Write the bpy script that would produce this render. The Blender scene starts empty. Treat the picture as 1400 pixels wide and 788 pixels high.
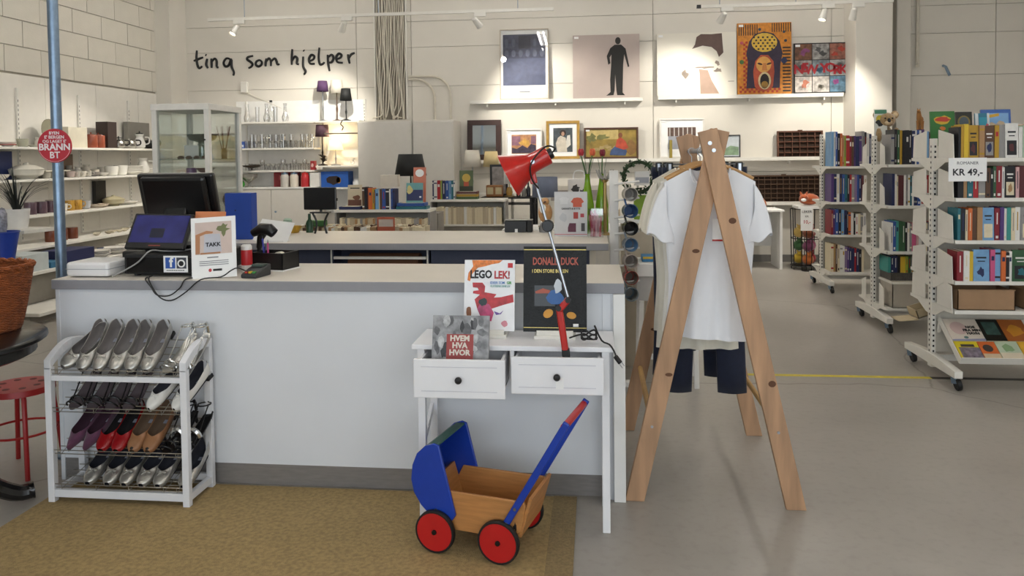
import bpy, bmesh, math, random
from mathutils import Vector, Matrix
random.seed(7)
R = math.radians
sc = bpy.context.scene
col = sc.collection

# ------------------------------------------------------------------ camera
cam_d = bpy.data.cameras.new('camera'); cam = bpy.data.objects.new('camera', cam_d); col.objects.link(cam)
cam_d.sensor_width = 36.0; cam_d.lens = 27.0; cam_d.shift_y = -0.1; cam_d.clip_end = 60
yaw, pitch, roll = R(6.2), R(2.2), R(0.65)
fw = Vector((-math.sin(yaw)*math.cos(pitch), math.cos(yaw)*math.cos(pitch), -math.sin(pitch)))
rt = Vector((math.cos(yaw), math.sin(yaw), 0)); up = rt.cross(fw)
r2 = rt*math.cos(roll) - up*math.sin(roll); u2 = up*math.cos(roll) + rt*math.sin(roll)
cam.matrix_world = Matrix(((r2.x, u2.x, -fw.x, 0), (r2.y, u2.y, -fw.y, 0), (r2.z, u2.z, -fw.z, 1.5), (0, 0, 0, 1)))
sc.camera = cam

# ------------------------------------------------------------------ light and exposure
sc.view_settings.view_transform = 'Standard'; sc.view_settings.look = 'None'
sc.view_settings.gamma = 1.0; sc.view_settings.use_curve_mapping = False
sc.view_settings.exposure = 0.45
world = bpy.data.worlds.new('world'); sc.world = world; world.use_nodes = True
world.node_tree.nodes['Background'].inputs[0].default_value = (0.80, 0.88, 1.0, 1)
world.node_tree.nodes['Background'].inputs[1].default_value = 0.25
def area(name, loc, rot, sx, sy, power, colour):
    l = bpy.data.lights.new(name, 'AREA'); l.shape = 'RECTANGLE'; l.size = sx; l.size_y = sy; l.energy = power; l.color = colour
    o = bpy.data.objects.new(name, l); col.objects.link(o); o.location = loc; o.rotation_euler = rot
    return o
# daylight through the shop window in the front wall, behind the camera
area('shop_window_daylight', (0.3, -2.85, 1.75), (R(90), 0, 0), 9.0, 2.6, 150, (0.86, 0.93, 1.0))
TUBE_POWER = 27.0
SPOT_POWER = 105.0

# ------------------------------------------------------------------ materials
def lin(h):
    if not isinstance(h, str): return tuple(h)
    h = h.lstrip('#'); c = [int(h[i:i+2], 16)/255 for i in (0, 2, 4)]
    return tuple(x/12.92 if x <= .04045 else ((x+.055)/1.055)**2.4 for x in c)
MATS = {}
def M(name, colour='808080', rough=.6, metal=0., var=.06, scale=12., bump=0., bscale=None, stretch=None, spec=None, trans=0., coat=0., emit=0., alpha=1., sheen=0.):
    if name in MATS: return MATS[name]
    m = bpy.data.materials.new(name); m.use_nodes = True; nt = m.node_tree; b = nt.nodes['Principled BSDF']
    c = lin(colour); m.diffuse_color = (*c, 1)
    b.inputs['Roughness'].default_value = rough; b.inputs['Metallic'].default_value = metal
    if spec is not None: b.inputs['Specular IOR Level'].default_value = spec
    b.inputs['Transmission Weight'].default_value = trans; b.inputs['Coat Weight'].default_value = coat
    b.inputs['Sheen Weight'].default_value = sheen; b.inputs['Alpha'].default_value = alpha
    tc = nt.nodes.new('ShaderNodeTexCoord'); mp = nt.nodes.new('ShaderNodeMapping'); nt.links.new(tc.outputs['Object'], mp.inputs[0])
    if stretch: mp.inputs['Scale'].default_value = stretch
    n = nt.nodes.new('ShaderNodeTexNoise'); n.inputs['Scale'].default_value = scale; n.inputs['Detail'].default_value = 4; nt.links.new(mp.outputs[0], n.inputs[0])
    rp = nt.nodes.new('ShaderNodeValToRGB'); nt.links.new(n.outputs[0], rp.inputs[0])
    rp.color_ramp.elements[0].position = .3; rp.color_ramp.elements[1].position = .7
    rp.color_ramp.elements[0].color = (*[x*(1-var) for x in c], 1); rp.color_ramp.elements[1].color = (*[min(1, x*(1+var)) for x in c], 1)
    nt.links.new(rp.outputs[0], b.inputs['Base Color'])
    if emit:
        b.inputs['Emission Color'].default_value = (*c, 1); b.inputs['Emission Strength'].default_value = emit
    if bump:
        n2 = nt.nodes.new('ShaderNodeTexNoise'); n2.inputs['Scale'].default_value = bscale or scale*4; n2.inputs['Detail'].default_value = 3; nt.links.new(mp.outputs[0], n2.inputs[0])
        bp = nt.nodes.new('ShaderNodeBump'); bp.inputs['Strength'].default_value = bump; bp.inputs['Distance'].default_value = .004
        nt.links.new(n2.outputs[0], bp.inputs['Height']); nt.links.new(bp.outputs[0], b.inputs['Normal'])
    MATS[name] = m; return m
def glass(name, tint='f4faf8', rough=.03, alpha=.16):
    if name in MATS: return MATS[name]
    m = bpy.data.materials.new(name); m.use_nodes = True; nt = m.node_tree; nt.nodes.clear()
    o = nt.nodes.new('ShaderNodeOutputMaterial'); mx = nt.nodes.new('ShaderNodeMixShader'); t = nt.nodes.new('ShaderNodeBsdfTransparent'); g = nt.nodes.new('ShaderNodeBsdfGlossy')
    n = nt.nodes.new('ShaderNodeTexNoise'); n.inputs['Scale'].default_value = 3
    rp = nt.nodes.new('ShaderNodeValToRGB'); c = lin(tint); nt.links.new(n.outputs[0], rp.inputs[0])
    rp.color_ramp.elements[0].color = (*[x*.985 for x in c], 1); rp.color_ramp.elements[1].color = (*c, 1)
    nt.links.new(rp.outputs[0], t.inputs[0]); g.inputs['Roughness'].default_value = rough
    lw = nt.nodes.new('ShaderNodeLayerWeight'); lw.inputs[0].default_value = .35
    ma = nt.nodes.new('ShaderNodeMath'); ma.operation = 'MULTIPLY_ADD'; ma.inputs[1].default_value = .4; ma.inputs[2].default_value = alpha*.4
    nt.links.new(lw.outputs['Fresnel'], ma.inputs[0]); nt.links.new(ma.outputs[0], mx.inputs[0]); nt.links.new(t.outputs[0], mx.inputs[1]); nt.links.new(g.outputs[0], mx.inputs[2]); nt.links.new(mx.outputs[0], o.inputs[0])
    m.diffuse_color = (*c, .3); MATS[name] = m; return m

# ------------------------------------------------------------------ mesh helpers
class MB:
    def __init__(s): s.v = []; s.f = []; s.m = []
    def add(s, vs, fs, m=0):
        o = len(s.v); s.v += [tuple(v) for v in vs]; s.f += [tuple(i+o for i in f) for f in fs]; s.m += [m]*len(fs); return s
    def box(s, x0, x1, y0, y1, z0, z1, m=0, X=None):
        vs = [Vector((x, y, z)) for x in (x0, x1) for y in (y0, y1) for z in (z0, z1)]
        if X is not None: vs = [X @ v for v in vs]
        return s.add(vs, [(0, 1, 3, 2), (4, 6, 7, 5), (0, 4, 5, 1), (2, 3, 7, 6), (0, 2, 6, 4), (1, 5, 7, 3)], m)
    def bar(s, p, q, w, t, m=0, upv=(0, 0, 1)):     # rectangular bar from p to q, w wide (sideways), t thick
        p = Vector(p); q = Vector(q); d = (q-p); L = d.length; d.normalize(); u = Vector(upv)
        a = d.cross(u); a = a.normalized() if a.length > 1e-6 else Vector((1, 0, 0)); b = a.cross(d)
        vs = [c + a*i*w/2 + b*j*t/2 for c in (p, q) for i in (-1, 1) for j in (-1, 1)]
        return s.add(vs, [(0, 1, 3, 2), (4, 6, 7, 5), (0, 4, 5, 1), (2, 3, 7, 6), (0, 2, 6, 4), (1, 5, 7, 3)], m)
    def cyl(s, p, q, r0, r1=None, n=12, m=0, caps=True):
        r1 = r0 if r1 is None else r1; p = Vector(p); q = Vector(q); d = (q-p).normalized()
        a = d.orthogonal().normalized(); b = d.cross(a); vs = []
        for c, r in ((p, r0), (q, r1)):
            vs += [c + (a*math.cos(2*math.pi*i/n) + b*math.sin(2*math.pi*i/n))*r for i in range(n)]
        fs = [(i, (i+1) % n, n+(i+1) % n, n+i) for i in range(n)]
        if caps: fs += [tuple(range(n-1, -1, -1)), tuple(range(n, 2*n))]
        return s.add(vs, fs, m)
    def tube(s, pts, r, n=6, m=0, closed=False):
        pts = [Vector(p) for p in pts]; N = len(pts); rs = r if isinstance(r, (list, tuple)) else [r]*N; vs = []; prev = None
        for i, p in enumerate(pts):
            t = (pts[(i+1) % N]-pts[i-1]) if closed else (pts[min(i+1, N-1)]-pts[max(i-1, 0)]); t.normalize()
            if prev is None: a = t.orthogonal().normalized()
            else: a = prev - t*prev.dot(t); a = a.normalized() if a.length > 1e-6 else t.orthogonal().normalized()
            prev = a; b = t.cross(a)
            vs += [p + (a*math.cos(2*math.pi*k/n) + b*math.sin(2*math.pi*k/n))*rs[i] for k in range(n)]
        fs = [(i*n+k, i*n+(k+1) % n, ((i+1) % N)*n+(k+1) % n, ((i+1) % N)*n+k) for i in range(N if closed else N-1) for k in range(n)]
        if not closed: fs += [tuple(range(n-1, -1, -1)), tuple(range((N-1)*n, N*n))]
        return s.add(vs, fs, m)
    def lathe(s, prof, n=16, c=(0, 0, 0), m=0, X=None):
        vs = []; c = Vector(c)
        for r, z in prof: vs += [Vector((max(r, 1e-4)*math.cos(2*math.pi*i/n), max(r, 1e-4)*math.sin(2*math.pi*i/n), z)) for i in range(n)]
        vs = [(X @ v if X is not None else v) + c for v in vs]
        fs = [(j*n+i, j*n+(i+1) % n, (j+1)*n+(i+1) % n, (j+1)*n+i) for j in range(len(prof)-1) for i in range(n)]
        fs += [tuple(range(n-1, -1, -1))]; fs += [tuple(range((len(prof)-1)*n, len(prof)*n))]
        return s.add(vs, fs, m)
    def prism(s, poly, a, b, plane='xz', m=0, X=None):   # polygon extruded along the third axis from a to b
        f = {'xz': lambda u, v, w: Vector((u, w, v)), 'xy': lambda u, v, w: Vector((u, v, w)), 'yz': lambda u, v, w: Vector((w, u, v))}[plane]
        n = len(poly); vs = [f(u, v, w) for w in (a, b) for u, v in poly]
        if X is not None: vs = [X @ v for v in vs]
        return s.add(vs, [tuple(range(n)), tuple(range(2*n-1, n-1, -1))] + [(i, n+i, n+(i+1) % n, (i+1) % n) for i in range(n)], m)
    def grid(s, rows, m=0, closed=False):                # rows of equal length of points
        n = len(rows[0]); vs = [p for r in rows for p in r]; fs = []
        for j in range(len(rows)-1):
            for i in range(n if closed else n-1): fs.append((j*n+i, j*n+(i+1) % n, (j+1)*n+(i+1) % n, (j+1)*n+i))
        return s.add(vs, fs, m)
    def ball(s, c, r, n=12, m=0, X=None):
        rx, ry, rz = r if isinstance(r, (tuple, list)) else (r, r, r); h = n//2; vs = []; c = Vector(c)
        for j in range(h+1):
            t = math.pi*j/h; 
            for i in range(n):
                v = Vector((rx*max(math.sin(t), 1e-4)*math.cos(2*math.pi*i/n), ry*max(math.sin(t), 1e-4)*math.sin(2*math.pi*i/n), -rz*math.cos(t)))
                vs.append((X @ v if X is not None else v) + c)
        fs = [(j*n+i, j*n+(i+1) % n, (j+1)*n+(i+1) % n, (j+1)*n+i) for j in range(h) for i in range(n)]
        return s.add(vs, fs, m)
    def mesh(s, name, mats, smooth=35):
        me = bpy.data.meshes.new(name); me.from_pydata(s.v, [], s.f)
        for m in (mats if isinstance(mats, (list, tuple)) else [mats]): me.materials.append(m)
        me.polygons.foreach_set('material_index', s.m)
        bm = bmesh.new(); bm.from_mesh(me)
        if getattr(s, 'wd', 0): bmesh.ops.remove_doubles(bm, verts=bm.verts, dist=s.wd)
        bmesh.ops.recalc_face_normals(bm, faces=bm.faces); bm.to_mesh(me); bm.free()
        if smooth:
            me.polygons.foreach_set('use_smooth', [True]*len(me.polygons)); me.set_sharp_from_angle(angle=R(smooth))
        me.update(); return me
    def weld(s, d=.0005): s.wd = d; return s
    def build(s, name, mats, parent=None, loc=None, rot=None, bevel=0, smooth=35, solid=0, sub=0):
        o = bpy.data.objects.new(name, s.mesh(name, mats, smooth)); col.objects.link(o)
        if parent: o.parent = parent
        if loc: o.location = loc
        if rot: o.rotation_euler = rot
        if solid:
            md = o.modifiers.new('solidify', 'SOLIDIFY'); md.thickness = solid; md.offset = -1
            if isinstance(mats, (list, tuple)) and len(mats) > 1: md.material_offset = 1; md.material_offset_rim = 0
        if sub: md = o.modifiers.new('subdivision', 'SUBSURF'); md.levels = sub; md.render_levels = sub
        if bevel:
            md = o.modifiers.new('bevel', 'BEVEL'); md.width = bevel; md.segments = 2; md.limit_method = 'ANGLE'; md.angle_limit = R(40)
        return o
def tag(o, label, cat, group=None):
    o['label'] = label; o['category'] = cat
    if group: o['group'] = group
    return o
def thing(name, label, cat, loc=(0, 0, 0), rotz=0., group=None, rot=None):
    o = bpy.data.objects.new(name, None); col.objects.link(o); o.location = loc; o.rotation_euler = rot or (0, 0, rotz); o.empty_display_size = .05
    return tag(o, label, cat, group)
def struct(o): o['kind'] = 'structure'; return o
def sm(pts, k=5):                    # Catmull-Rom smoothing of a path
    P_ = [Vector(p) for p in pts]; out = []
    for i in range(len(P_)-1):
        a, b, c, d = P_[max(i-1, 0)], P_[i], P_[i+1], P_[min(i+2, len(P_)-1)]
        for j in range(k):
            t = j/k; out.append(.5*((2*b) + (c-a)*t + (2*a-5*b+4*c-d)*t*t + (3*b-a-3*c+d)*t*t*t))
    return out + [P_[-1]]
def B(*a, **k): return MB().box(*a, **k)
def copy_tree(o, parent=None):
    c = o.copy(); col.objects.link(c); c.parent = parent
    for ch in list(o.children):
        if ch is not c: copy_tree(ch, c)
    return c
FONT = None
def text(s, size, mat, parent, X, name='lettering', depth=.0008, bold=0., align='CENTER', sx=1.):
    cu = bpy.data.curves.new(name, 'FONT'); cu.body = s; cu.size = size; cu.extrude = depth; cu.align_x = align; cu.align_y = 'CENTER'; cu.offset = bold; cu.resolution_u = 2
    t = bpy.data.objects.new('tmp', cu); col.objects.link(t)
    me = bpy.data.meshes.new_from_object(t, depsgraph=bpy.context.evaluated_depsgraph_get()); bpy.data.objects.remove(t)
    me.transform(X @ Matrix.Diagonal((sx, 1, 1, 1))); me.materials.clear(); me.materials.append(mat); me.name = name
    o = bpy.data.objects.new(name, me); col.objects.link(o)
    if parent: o.parent = parent
    return o
def face(x, y, z):    # text frame standing upright, reading towards -Y
    return Matrix.Translation((x, y, z)) @ Matrix.Rotation(R(90), 4, 'X')
def flat(name, polys, mat, parent, y0, y1, X=None):   # flat printed shapes on an upright face (x,z polygons)
    if 1 < len(polys) <= 4:
        for p in polys: o = flat(name, [p], mat, parent, y0, y1, X)
        return o
    b = MB()
    for p in polys: b.prism(p, y0, y1, 'xz', X=X)
    o = b.build(name, mat, parent, smooth=0)
    if len(polys) > 4: o['kind'] = 'stuff'
    return o
def rect(x0, x1, z0, z1): return [(x0, z0), (x1, z0), (x1, z1), (x0, z1)]
def ell(cx, cz, rx, rz, n=18, a=0.): 
    return [(cx + rx*math.cos(t)*math.cos(a) - rz*math.sin(t)*math.sin(a), cz + rx*math.cos(t)*math.sin(a) + rz*math.sin(t)*math.cos(a)) for t in [2*math.pi*i/n for i in range(n)]]
def blob(cx, cz, rx, rz, n=14, j=.25, seed=0):
    rn = random.Random(seed); return [(cx + rx*(1+rn.uniform(-j, j))*math.cos(2*math.pi*i/n), cz + rz*(1+rn.uniform(-j, j))*math.sin(2*math.pi*i/n)) for i in range(n)]

WHITE = M('white_paint', 'e9e8e4', .5, var=.03)
WMETAL = M('white_powder_coat', 'e2dfd6', .4, var=.03)
CREAM = M('cream_laminate', 'd9d2c6', .45, var=.03)
BLACK = M('black_plastic', '0b0b0c', .35, var=.1)
BLACKM = M('black_matte', '111112', .6, var=.1)
CHROME = M('chrome', 'a9adb3', .28, 1., var=.02)
STEEL = M('galvanised_steel', '7f93a8', .38, .85, var=.12, scale=30)
PAPER = M('white_paper', 'eeeeec', .6, var=.02)
PAGES = M('book_pages', 'd8ccb0', .8, var=.1, scale=80)
INK = M('black_ink', '131313', .6)
RED = M('red_enamel', 'b3180f', .28, var=.05, coat=.3)
# ------------------------------------------------------------------ the room
def concrete():
    m = bpy.data.materials.new('polished_concrete'); m.use_nodes = True; nt = m.node_tree; b = nt.nodes['Principled BSDF']; N = nt.nodes.new; L = nt.links.new
    tc = N('ShaderNodeTexCoord')
    n1 = N('ShaderNodeTexNoise'); n1.inputs['Scale'].default_value = 1.1; n1.inputs['Detail'].default_value = 8; L(tc.outputs['Object'], n1.inputs[0])
    r1 = N('ShaderNodeValToRGB'); L(n1.outputs[0], r1.inputs[0])
    r1.color_ramp.elements[0].position = .3; r1.color_ramp.elements[0].color = (*lin('8f8a82'), 1)
    r1.color_ramp.elements[1].position = .72; r1.color_ramp.elements[1].color = (*lin('a5a098'), 1)
    n2 = N('ShaderNodeTexNoise'); n2.inputs['Scale'].default_value = 2.2; n2.inputs['Detail'].default_value = 5; L(tc.outputs['Object'], n2.inputs[0])
    mix = N('ShaderNodeMix'); mix.data_type = 'VECTOR'; mix.inputs['Factor'].default_value = .16; L(tc.outputs['Object'], mix.inputs[4]); L(n2.outputs['Color'], mix.inputs[5])
    vo = N('ShaderNodeTexVoronoi'); vo.feature = 'DISTANCE_TO_EDGE'; vo.inputs['Scale'].default_value = .4; L(mix.outputs[1], vo.inputs[0])
    r2_ = N('ShaderNodeValToRGB'); r2_.color_ramp.elements[0].color = (.55, .53, .5, 1); r2_.color_ramp.elements[0].position = .0; r2_.color_ramp.elements[1].position = .003; r2_.color_ramp.elements[1].color = (1, 1, 1, 1); L(vo.outputs['Distance'], r2_.inputs[0])
    n3 = N('ShaderNodeTexNoise'); n3.inputs['Scale'].default_value = 26; n3.inputs['Detail'].default_value = 4; L(tc.outputs['Object'], n3.inputs[0])
    r3 = N('ShaderNodeValToRGB'); r3.color_ramp.elements[0].position = .25; r3.color_ramp.elements[0].color = (.9, .895, .89, 1); r3.color_ramp.elements[1].position = .5; r3.color_ramp.elements[1].color = (1, 1, 1, 1); L(n3.outputs[0], r3.inputs[0])
    a = N('ShaderNodeMix'); a.data_type = 'RGBA'; a.blend_type = 'MULTIPLY'; a.inputs[0].default_value = 1; L(r1.outputs[0], a.inputs[6]); L(r2_.outputs[0], a.inputs[7])
    c = N('ShaderNodeMix'); c.data_type = 'RGBA'; c.blend_type = 'MULTIPLY'; c.inputs[0].default_value = 1; L(a.outputs[2], c.inputs[6]); L(r3.outputs[0], c.inputs[7])
    L(c.outputs[2], b.inputs['Base Color'])
    rr = N('ShaderNodeMapRange'); rr.inputs[3].default_value = .22; rr.inputs[4].default_value = .42; L(n1.outputs[0], rr.inputs[0]); L(rr.outputs[0], b.inputs['Roughness'])
    return m
WALLP = M('painted_wall', 'd9d4c9', .85, var=.03, scale=2, bump=.12, bscale=60)
BLOCK = M('painted_block', 'd4cfc2', .85, var=.04, scale=3, bump=.3, bscale=45)
JOINT = M('block_joint', 'a8a294', .9, var=.05)
XL, XR, YF, YB, H = -6.27, 7.0, -3.0, 10.92, 4.2
struct(B(XL-.2, XR+.2, YF-.2, YB+.2, -.1, 0).build('floor', concrete(), smooth=0))
struct(B(XL-.2, XR+.2, YF-.2, YB+.2, H, H+.1).build('ceiling', M('ceiling_paint', 'cfccc4', .9, var=.03, scale=2), smooth=0))
wl = struct(B(XL-.2, XL, YF, YB+.2, 0, H).build('wall_left', JOINT, smooth=0))
bmesh_block = B(0, .02, .004, .546, .004, .284).mesh('block', BLOCK, 0)
for c in range(6):
    z = 2.47 + c*.29; off = (c % 2)*.275
    for k in range(13):
        y = 3.75 + k*.55 + off
        if y + .55 > YB: continue
        o = bpy.data.objects.new('block', bmesh_block); col.objects.link(o); o.parent = wl; o.location = (XL + random.uniform(-.002, .002), y, z)
for k in range(9):                                   # white backing boards under the blocks
    y0 = 2.8 + k*.9
    B(XL, XL+.016, y0+.003, min(y0+.897, YB-.02), .02, 2.45).build('backing_panel', M('white_board', 'e4e0d6', .6, var=.02), wl, smooth=0)
struct(B(XL, -6.03, 10.45, YB, 0, H).build('trim_1', WALLP, smooth=0))
wb = struct(B(XL, XR, YB, YB+.2, 0, H).build('wall_back', M('panel_joint', 'a8a193', .9), smooth=0))
xs = [-6.25, -3.43, -2.62, .81, 3.2, 5.3, 7.0]; zs = [0, 1.25, 2.52, 3.08, 3.45, 4.2]
for i in range(len(xs)-1):
    for j in range(len(zs)-1):
        B(xs[i]+.004, xs[i+1]-.004, YB-.02, YB, zs[j]+.003, zs[j+1]-.003).build('wall_panel', WALLP, wb, smooth=0)
struct(B(3.36, 3.82, 10.42, YB-.02, 0, H).build('trim_2', WALLP, smooth=0, bevel=.01))
struct(B(3.98, 4.16, 10.72, YB-.02, 0, H).build('trim_3', WALLP, smooth=0, bevel=.01))
struct(B(XR, XR+.2, YF, YB+.2, 0, H).build('wall_right', WALLP, smooth=0))
wf = MB(); wf.box(XL, -4.3, YF-.2, YF, 0, H); wf.box(4.9, XR, YF-.2, YF, 0, H); wf.box(-4.3, 4.9, YF-.2, YF, 0, .42); wf.box(-4.3, 4.9, YF-.2, YF, 3.08, H)
struct(wf.build('wall_front', WALLP, smooth=0))
win = MB()
for k in range(5): win.box(-4.3+k*2.29, -4.24+k*2.29, YF-.14, YF-.06, .42, 3.08)
win.box(-4.3, 4.9, YF-.14, YF-.06, .42, .48); win.box(-4.3, 4.9, YF-.14, YF-.06, 3.02, 3.08)
wn = struct(win.build('window_1', WMETAL, smooth=0))
for k in range(4): B(-4.24+k*2.29, -2.01+k*2.29, YF-.11, YF-.1, .48, 3.02).build('pane', glass('window_glass'), wn, smooth=0)
struct(B(-6.0, 3.34, YB-.04, YB-.021, 0, .1).build('baseboard_back', M('grey_skirting', '6c6a66', .6), smooth=0))

# woven entrance mat
def coir():
    m = M('coir', '9a8358', .95, var=.22, scale=60, bump=.9, bscale=240); return m
mat_o = thing('entrance_mat', 'brown woven coir entrance mat on the concrete floor before the counter', 'mat', (-1.25, 2.0, 0))
B(-1.17, 1.06, -1.3, 1.30, 0, .012).build('woven_field', coir(), mat_o, smooth=0)
B(1.06, 1.16, -1.3, 1.30, 0, .014).build('edge_binding', M('mat_binding', '85724f', .9, var=.2, scale=90, bump=.6, bscale=200), mat_o, smooth=0)
tape = B(1.0, 2.2, 5.28, 5.325, 0, .0012).build('floor_tape', M('yellow_tape', 'c9b62c', .5, var=.12, scale=20), smooth=0)
tag(tape, 'worn yellow tape line stuck across the concrete floor', 'tape')
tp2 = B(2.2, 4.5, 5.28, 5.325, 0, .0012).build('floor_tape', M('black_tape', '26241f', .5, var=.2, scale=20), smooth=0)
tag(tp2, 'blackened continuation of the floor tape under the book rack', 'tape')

# fluorescent fittings on the ceiling
TUBE = M('lit_tube', 'fdf9f6', .5, emit=TUBE_POWER, var=0)
fix0 = None
for i, (x, y) in enumerate([(x, y) for y in (0.2, 3.4, 6.6, 9.4) for x in (-4.2, -1.0, 2.2, 5.2) if not (x > 5 and y > 9)]):
    if fix0 is None:
        fix0 = thing('ceiling_light', 'twin tube fluorescent fitting under the ceiling', 'ceiling light', (x, y, H), group='fluorescent ceiling fittings')
        B(-.09, .09, -.75, .75, -.06, 0).build('housing', WMETAL, fix0, smooth=0, bevel=.01)
        for s in (-.05, .05): MB().cyl((s, -.72, -.082), (s, .72, -.082), .014, n=10).build('tube', TUBE, fix0)
    else:
        c = copy_tree(fix0); c.location = (x, y, H)

# lighting tracks with spotlights
def track(x0, x1, y, z, label):
    t = thing('lighting_track', label, 'track', ((x0+x1)/2, y, z)); L_ = (x1-x0)/2
    B(-L_, L_, -.018, .018, -.018, .018).build('rail', WMETAL, t, smooth=0)
    B(-L_-.05, -L_, -.02, .02, -.02, .02).build('end_cap', BLACK if x0 > 0 else WMETAL, t, smooth=0)
    for f in (-.8, 0, .8): MB().cyl((f*L_, 0, .018), (f*L_, 0, H-z), .004, n=6).build('hanger_rod', STEEL, t)
    return t
track(-4.95, -.5, 9.6, 3.32, 'white lighting track hanging above the handwritten wall lettering')
track(1.29, 3.52, 9.6, 3.29, 'shorter white lighting track with black end above the canvases')
LAMPON = M('lit_lamp_face', 'fff0d4', .4, emit=9, var=0)
def spot(x, z, aim, label, lit=1.):
    y = 9.6; t = thing('track_spotlight', label, 'spotlight', (x, y, z-.018), group='track spotlights')
    B(-.075, .075, -.02, .02, -.05, 0).build('adapter', WMETAL, t, smooth=0, bevel=.006)
    MB().cyl((-.05, 0, -.05), (-.05, 0, -.1), .008, n=8).build('arm', WMETAL, t)
    p = Vector((-.05, 0, -.11)); d = (Vector(aim)-Vector((x-.05, y, z-.13))).normalized(); q = d.to_track_quat('Z', 'Y').to_matrix().to_4x4()
    MB().lathe([(.02, -.06), (.032, -.05), (.036, -.01), (.046, .085), (.042, .085), (.036, .07), (0, .068)], 14, p, X=q).build('lamp_can', WMETAL, t)
    MB().lathe([(.0, .071), (.035, .0715), (.0, .072)], 14, p, X=q).build('lamp_face', LAMPON, t)
    l = bpy.data.lights.new('spot_beam', 'SPOT'); l.energy = SPOT_POWER*lit; l.color = (1, .94, .84); l.spot_size = R(82); l.spot_blend = .75; l.shadow_soft_size = .04
    o = bpy.data.objects.new('spot_beam', l); col.objects.link(o); pw = Vector((x-.05, y, z-.13)) + d*.12
    o.matrix_world = Matrix.Translation(pw) @ d.to_track_quat('-Z', 'Y').to_matrix().to_4x4()
spot(-4.58, 3.32, (-5.4, 8.6, 1.2), 'white track spotlight above the word ting, tipped towards the crockery', 1.3)
spot(-3.14, 3.32, (-4.4, 10.9, 1.5), 'white track spotlight above the end of the word hjelper')
spot(-1.42, 3.32, (-.5, 10.9, 1.9), 'white track spotlight just left of the framed blue print', 1.1)
spot(1.6, 3.29, (1.0, 10.9, 2.0), 'white track spotlight over the brown and white portrait canvas', .72)
spot(2.78, 3.29, (2.0, 9.2, 1.0), 'white lit track spotlight above the orange screaming face painting', 1.1)
spot(3.12, 3.29, (3.0, 10.6, 1.5), 'white lit track spotlight above the nine photo city canvas')

# cables and conduits on the back wall
cb = thing('cable_bundle', 'bundle of many cream painted cables running up the back wall', 'cables', (-2.92, YB-.02, 2.05))
CABLE = M('painted_cable', 'cfc8b8', .6, var=.06)
rn = random.Random(3)
for k in range(17):
    x = -.2 + k*.4/16; r = rn.uniform(.007, .0105); pts = []
    for j in range(12):
        z = 2.15*j/11; am = .018*(1 if z < .9 else .35)
        pts.append((x + am*math.sin(z*rn.uniform(3, 6)+k), -r-.008-rn.uniform(0, .016), z))
    if k in (2, 3, 6, 7, 11, 13): pts = [(x + rn.uniform(-.12, .12), -.09, .02), (x + rn.uniform(-.06, .06), -.06, .06)] + pts[1:]
    MB().tube(sm(pts, 3), r, 6).build('cable', CABLE, cb)
B(-.215, .215, -.006, 0, .0, 2.15).build('gap_shade_sheet', M('gap_shade_tone', '857e70', .8), cb, smooth=0)  # added dark sheet, its colour paints the shade in the gaps between cables
for s in (-.235, .225): B(s, s+.015, -.05, 0, .0, 2.15).build('cable_channel', WMETAL, cb, smooth=0)
for i, (x0, x1, zt) in enumerate([(-2.66, -2.28, 2.62), (-2.66, -2.05, 2.66)]):
    pts = [(x0, YB-.05, zt)]; r = x1-x0
    pts += [(x1-.28+.28*math.sin(a), YB-.05, zt-.28+.28*math.cos(a)) for a in [math.pi/2*j/8 for j in range(9)]] + [(x1, YB-.05, 2.04)]
    tag(MB().tube(pts, .016, 8).build('conduit', CABLE), ['inner', 'outer'][i] + ' curved cream conduit arching down to the tall white cupboards', 'conduit')
tag(MB().tube([(4.3, YB-.05, H-.02), (4.3, YB-.05, 2.72), (4.29, YB-.08, 2.66), (4.28, YB-.12, 2.64)], .025, 8).build('conduit', CABLE), 'straight grey conduit ending halfway down the wall beside the column', 'conduit')
tag(MB().tube([(4.62, 10.85, 2.64), (4.62, 10.78, 2.62), (4.66, 10.75, 2.5)], .018, 8).build('wall_hook', STEEL), 'small grey bracket on the wall under the conduit', 'bracket')
sw = thing('junction_box', 'small cream junction box with loose wire on the back wall', 'box', (-5.13, YB-.02, 2.56))
B(-.05, .05, -.05, 0, -.08, .08).build('box', WMETAL, sw, smooth=0, bevel=.008); MB().tube([(.03, -.03, -.08), (.25, -.02, -.18), (.6, -.012, -.34)], .005, 6).build('wire', CABLE, sw)
# ------------------------------------------------------------------ front counter
LAM = M('counter_laminate', 'dcd5c9', .4, var=.03, scale=4); EDGE = M('counter_edge', '8f8f93', .5, var=.04)
FRONTW = M('counter_white', 'd9dce0', .45, var=.02, scale=3, bump=.03, bscale=8); PLINTH = M('brushed_plinth', '85817e', .45, .3, var=.08, scale=14, stretch=(1, 1, 6))
ct = thing('sales_counter', 'long white front sales counter with grey edged top and grey plinth', 'counter', (-1.2, 3.3, 0))
B(-1.32, 1.32, 0, .57, .905, .949).build('worktop', EDGE, ct, smooth=0, bevel=.003)
B(-1.318, 1.318, .002, .568, .949, .9505).build('worktop_surface', LAM, ct, smooth=0)
B(-1.29, 1.225, .016, .034, .106, .905).build('front_panel', FRONTW, ct, smooth=0)
B(-1.31, -1.29, .012, .56, 0, .905).build('end_panel', FRONTW, ct, smooth=0, bevel=.002)
B(-1.29, 1.225, .018, .034, .012, .106).build('plinth', PLINTH, ct, smooth=0)
B(1.225, 1.262, .012, .56, 0, .905).build('end_panel', FRONTW, ct, smooth=0, bevel=.002)
B(1.272, 1.322, -.012, .012, 0, .904).build('cover_strip', WHITE, ct, smooth=0, bevel=.002)
B(1.262, 1.318, .012, .55, 0, .905).build('end_panel', FRONTW, ct, smooth=0)
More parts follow.
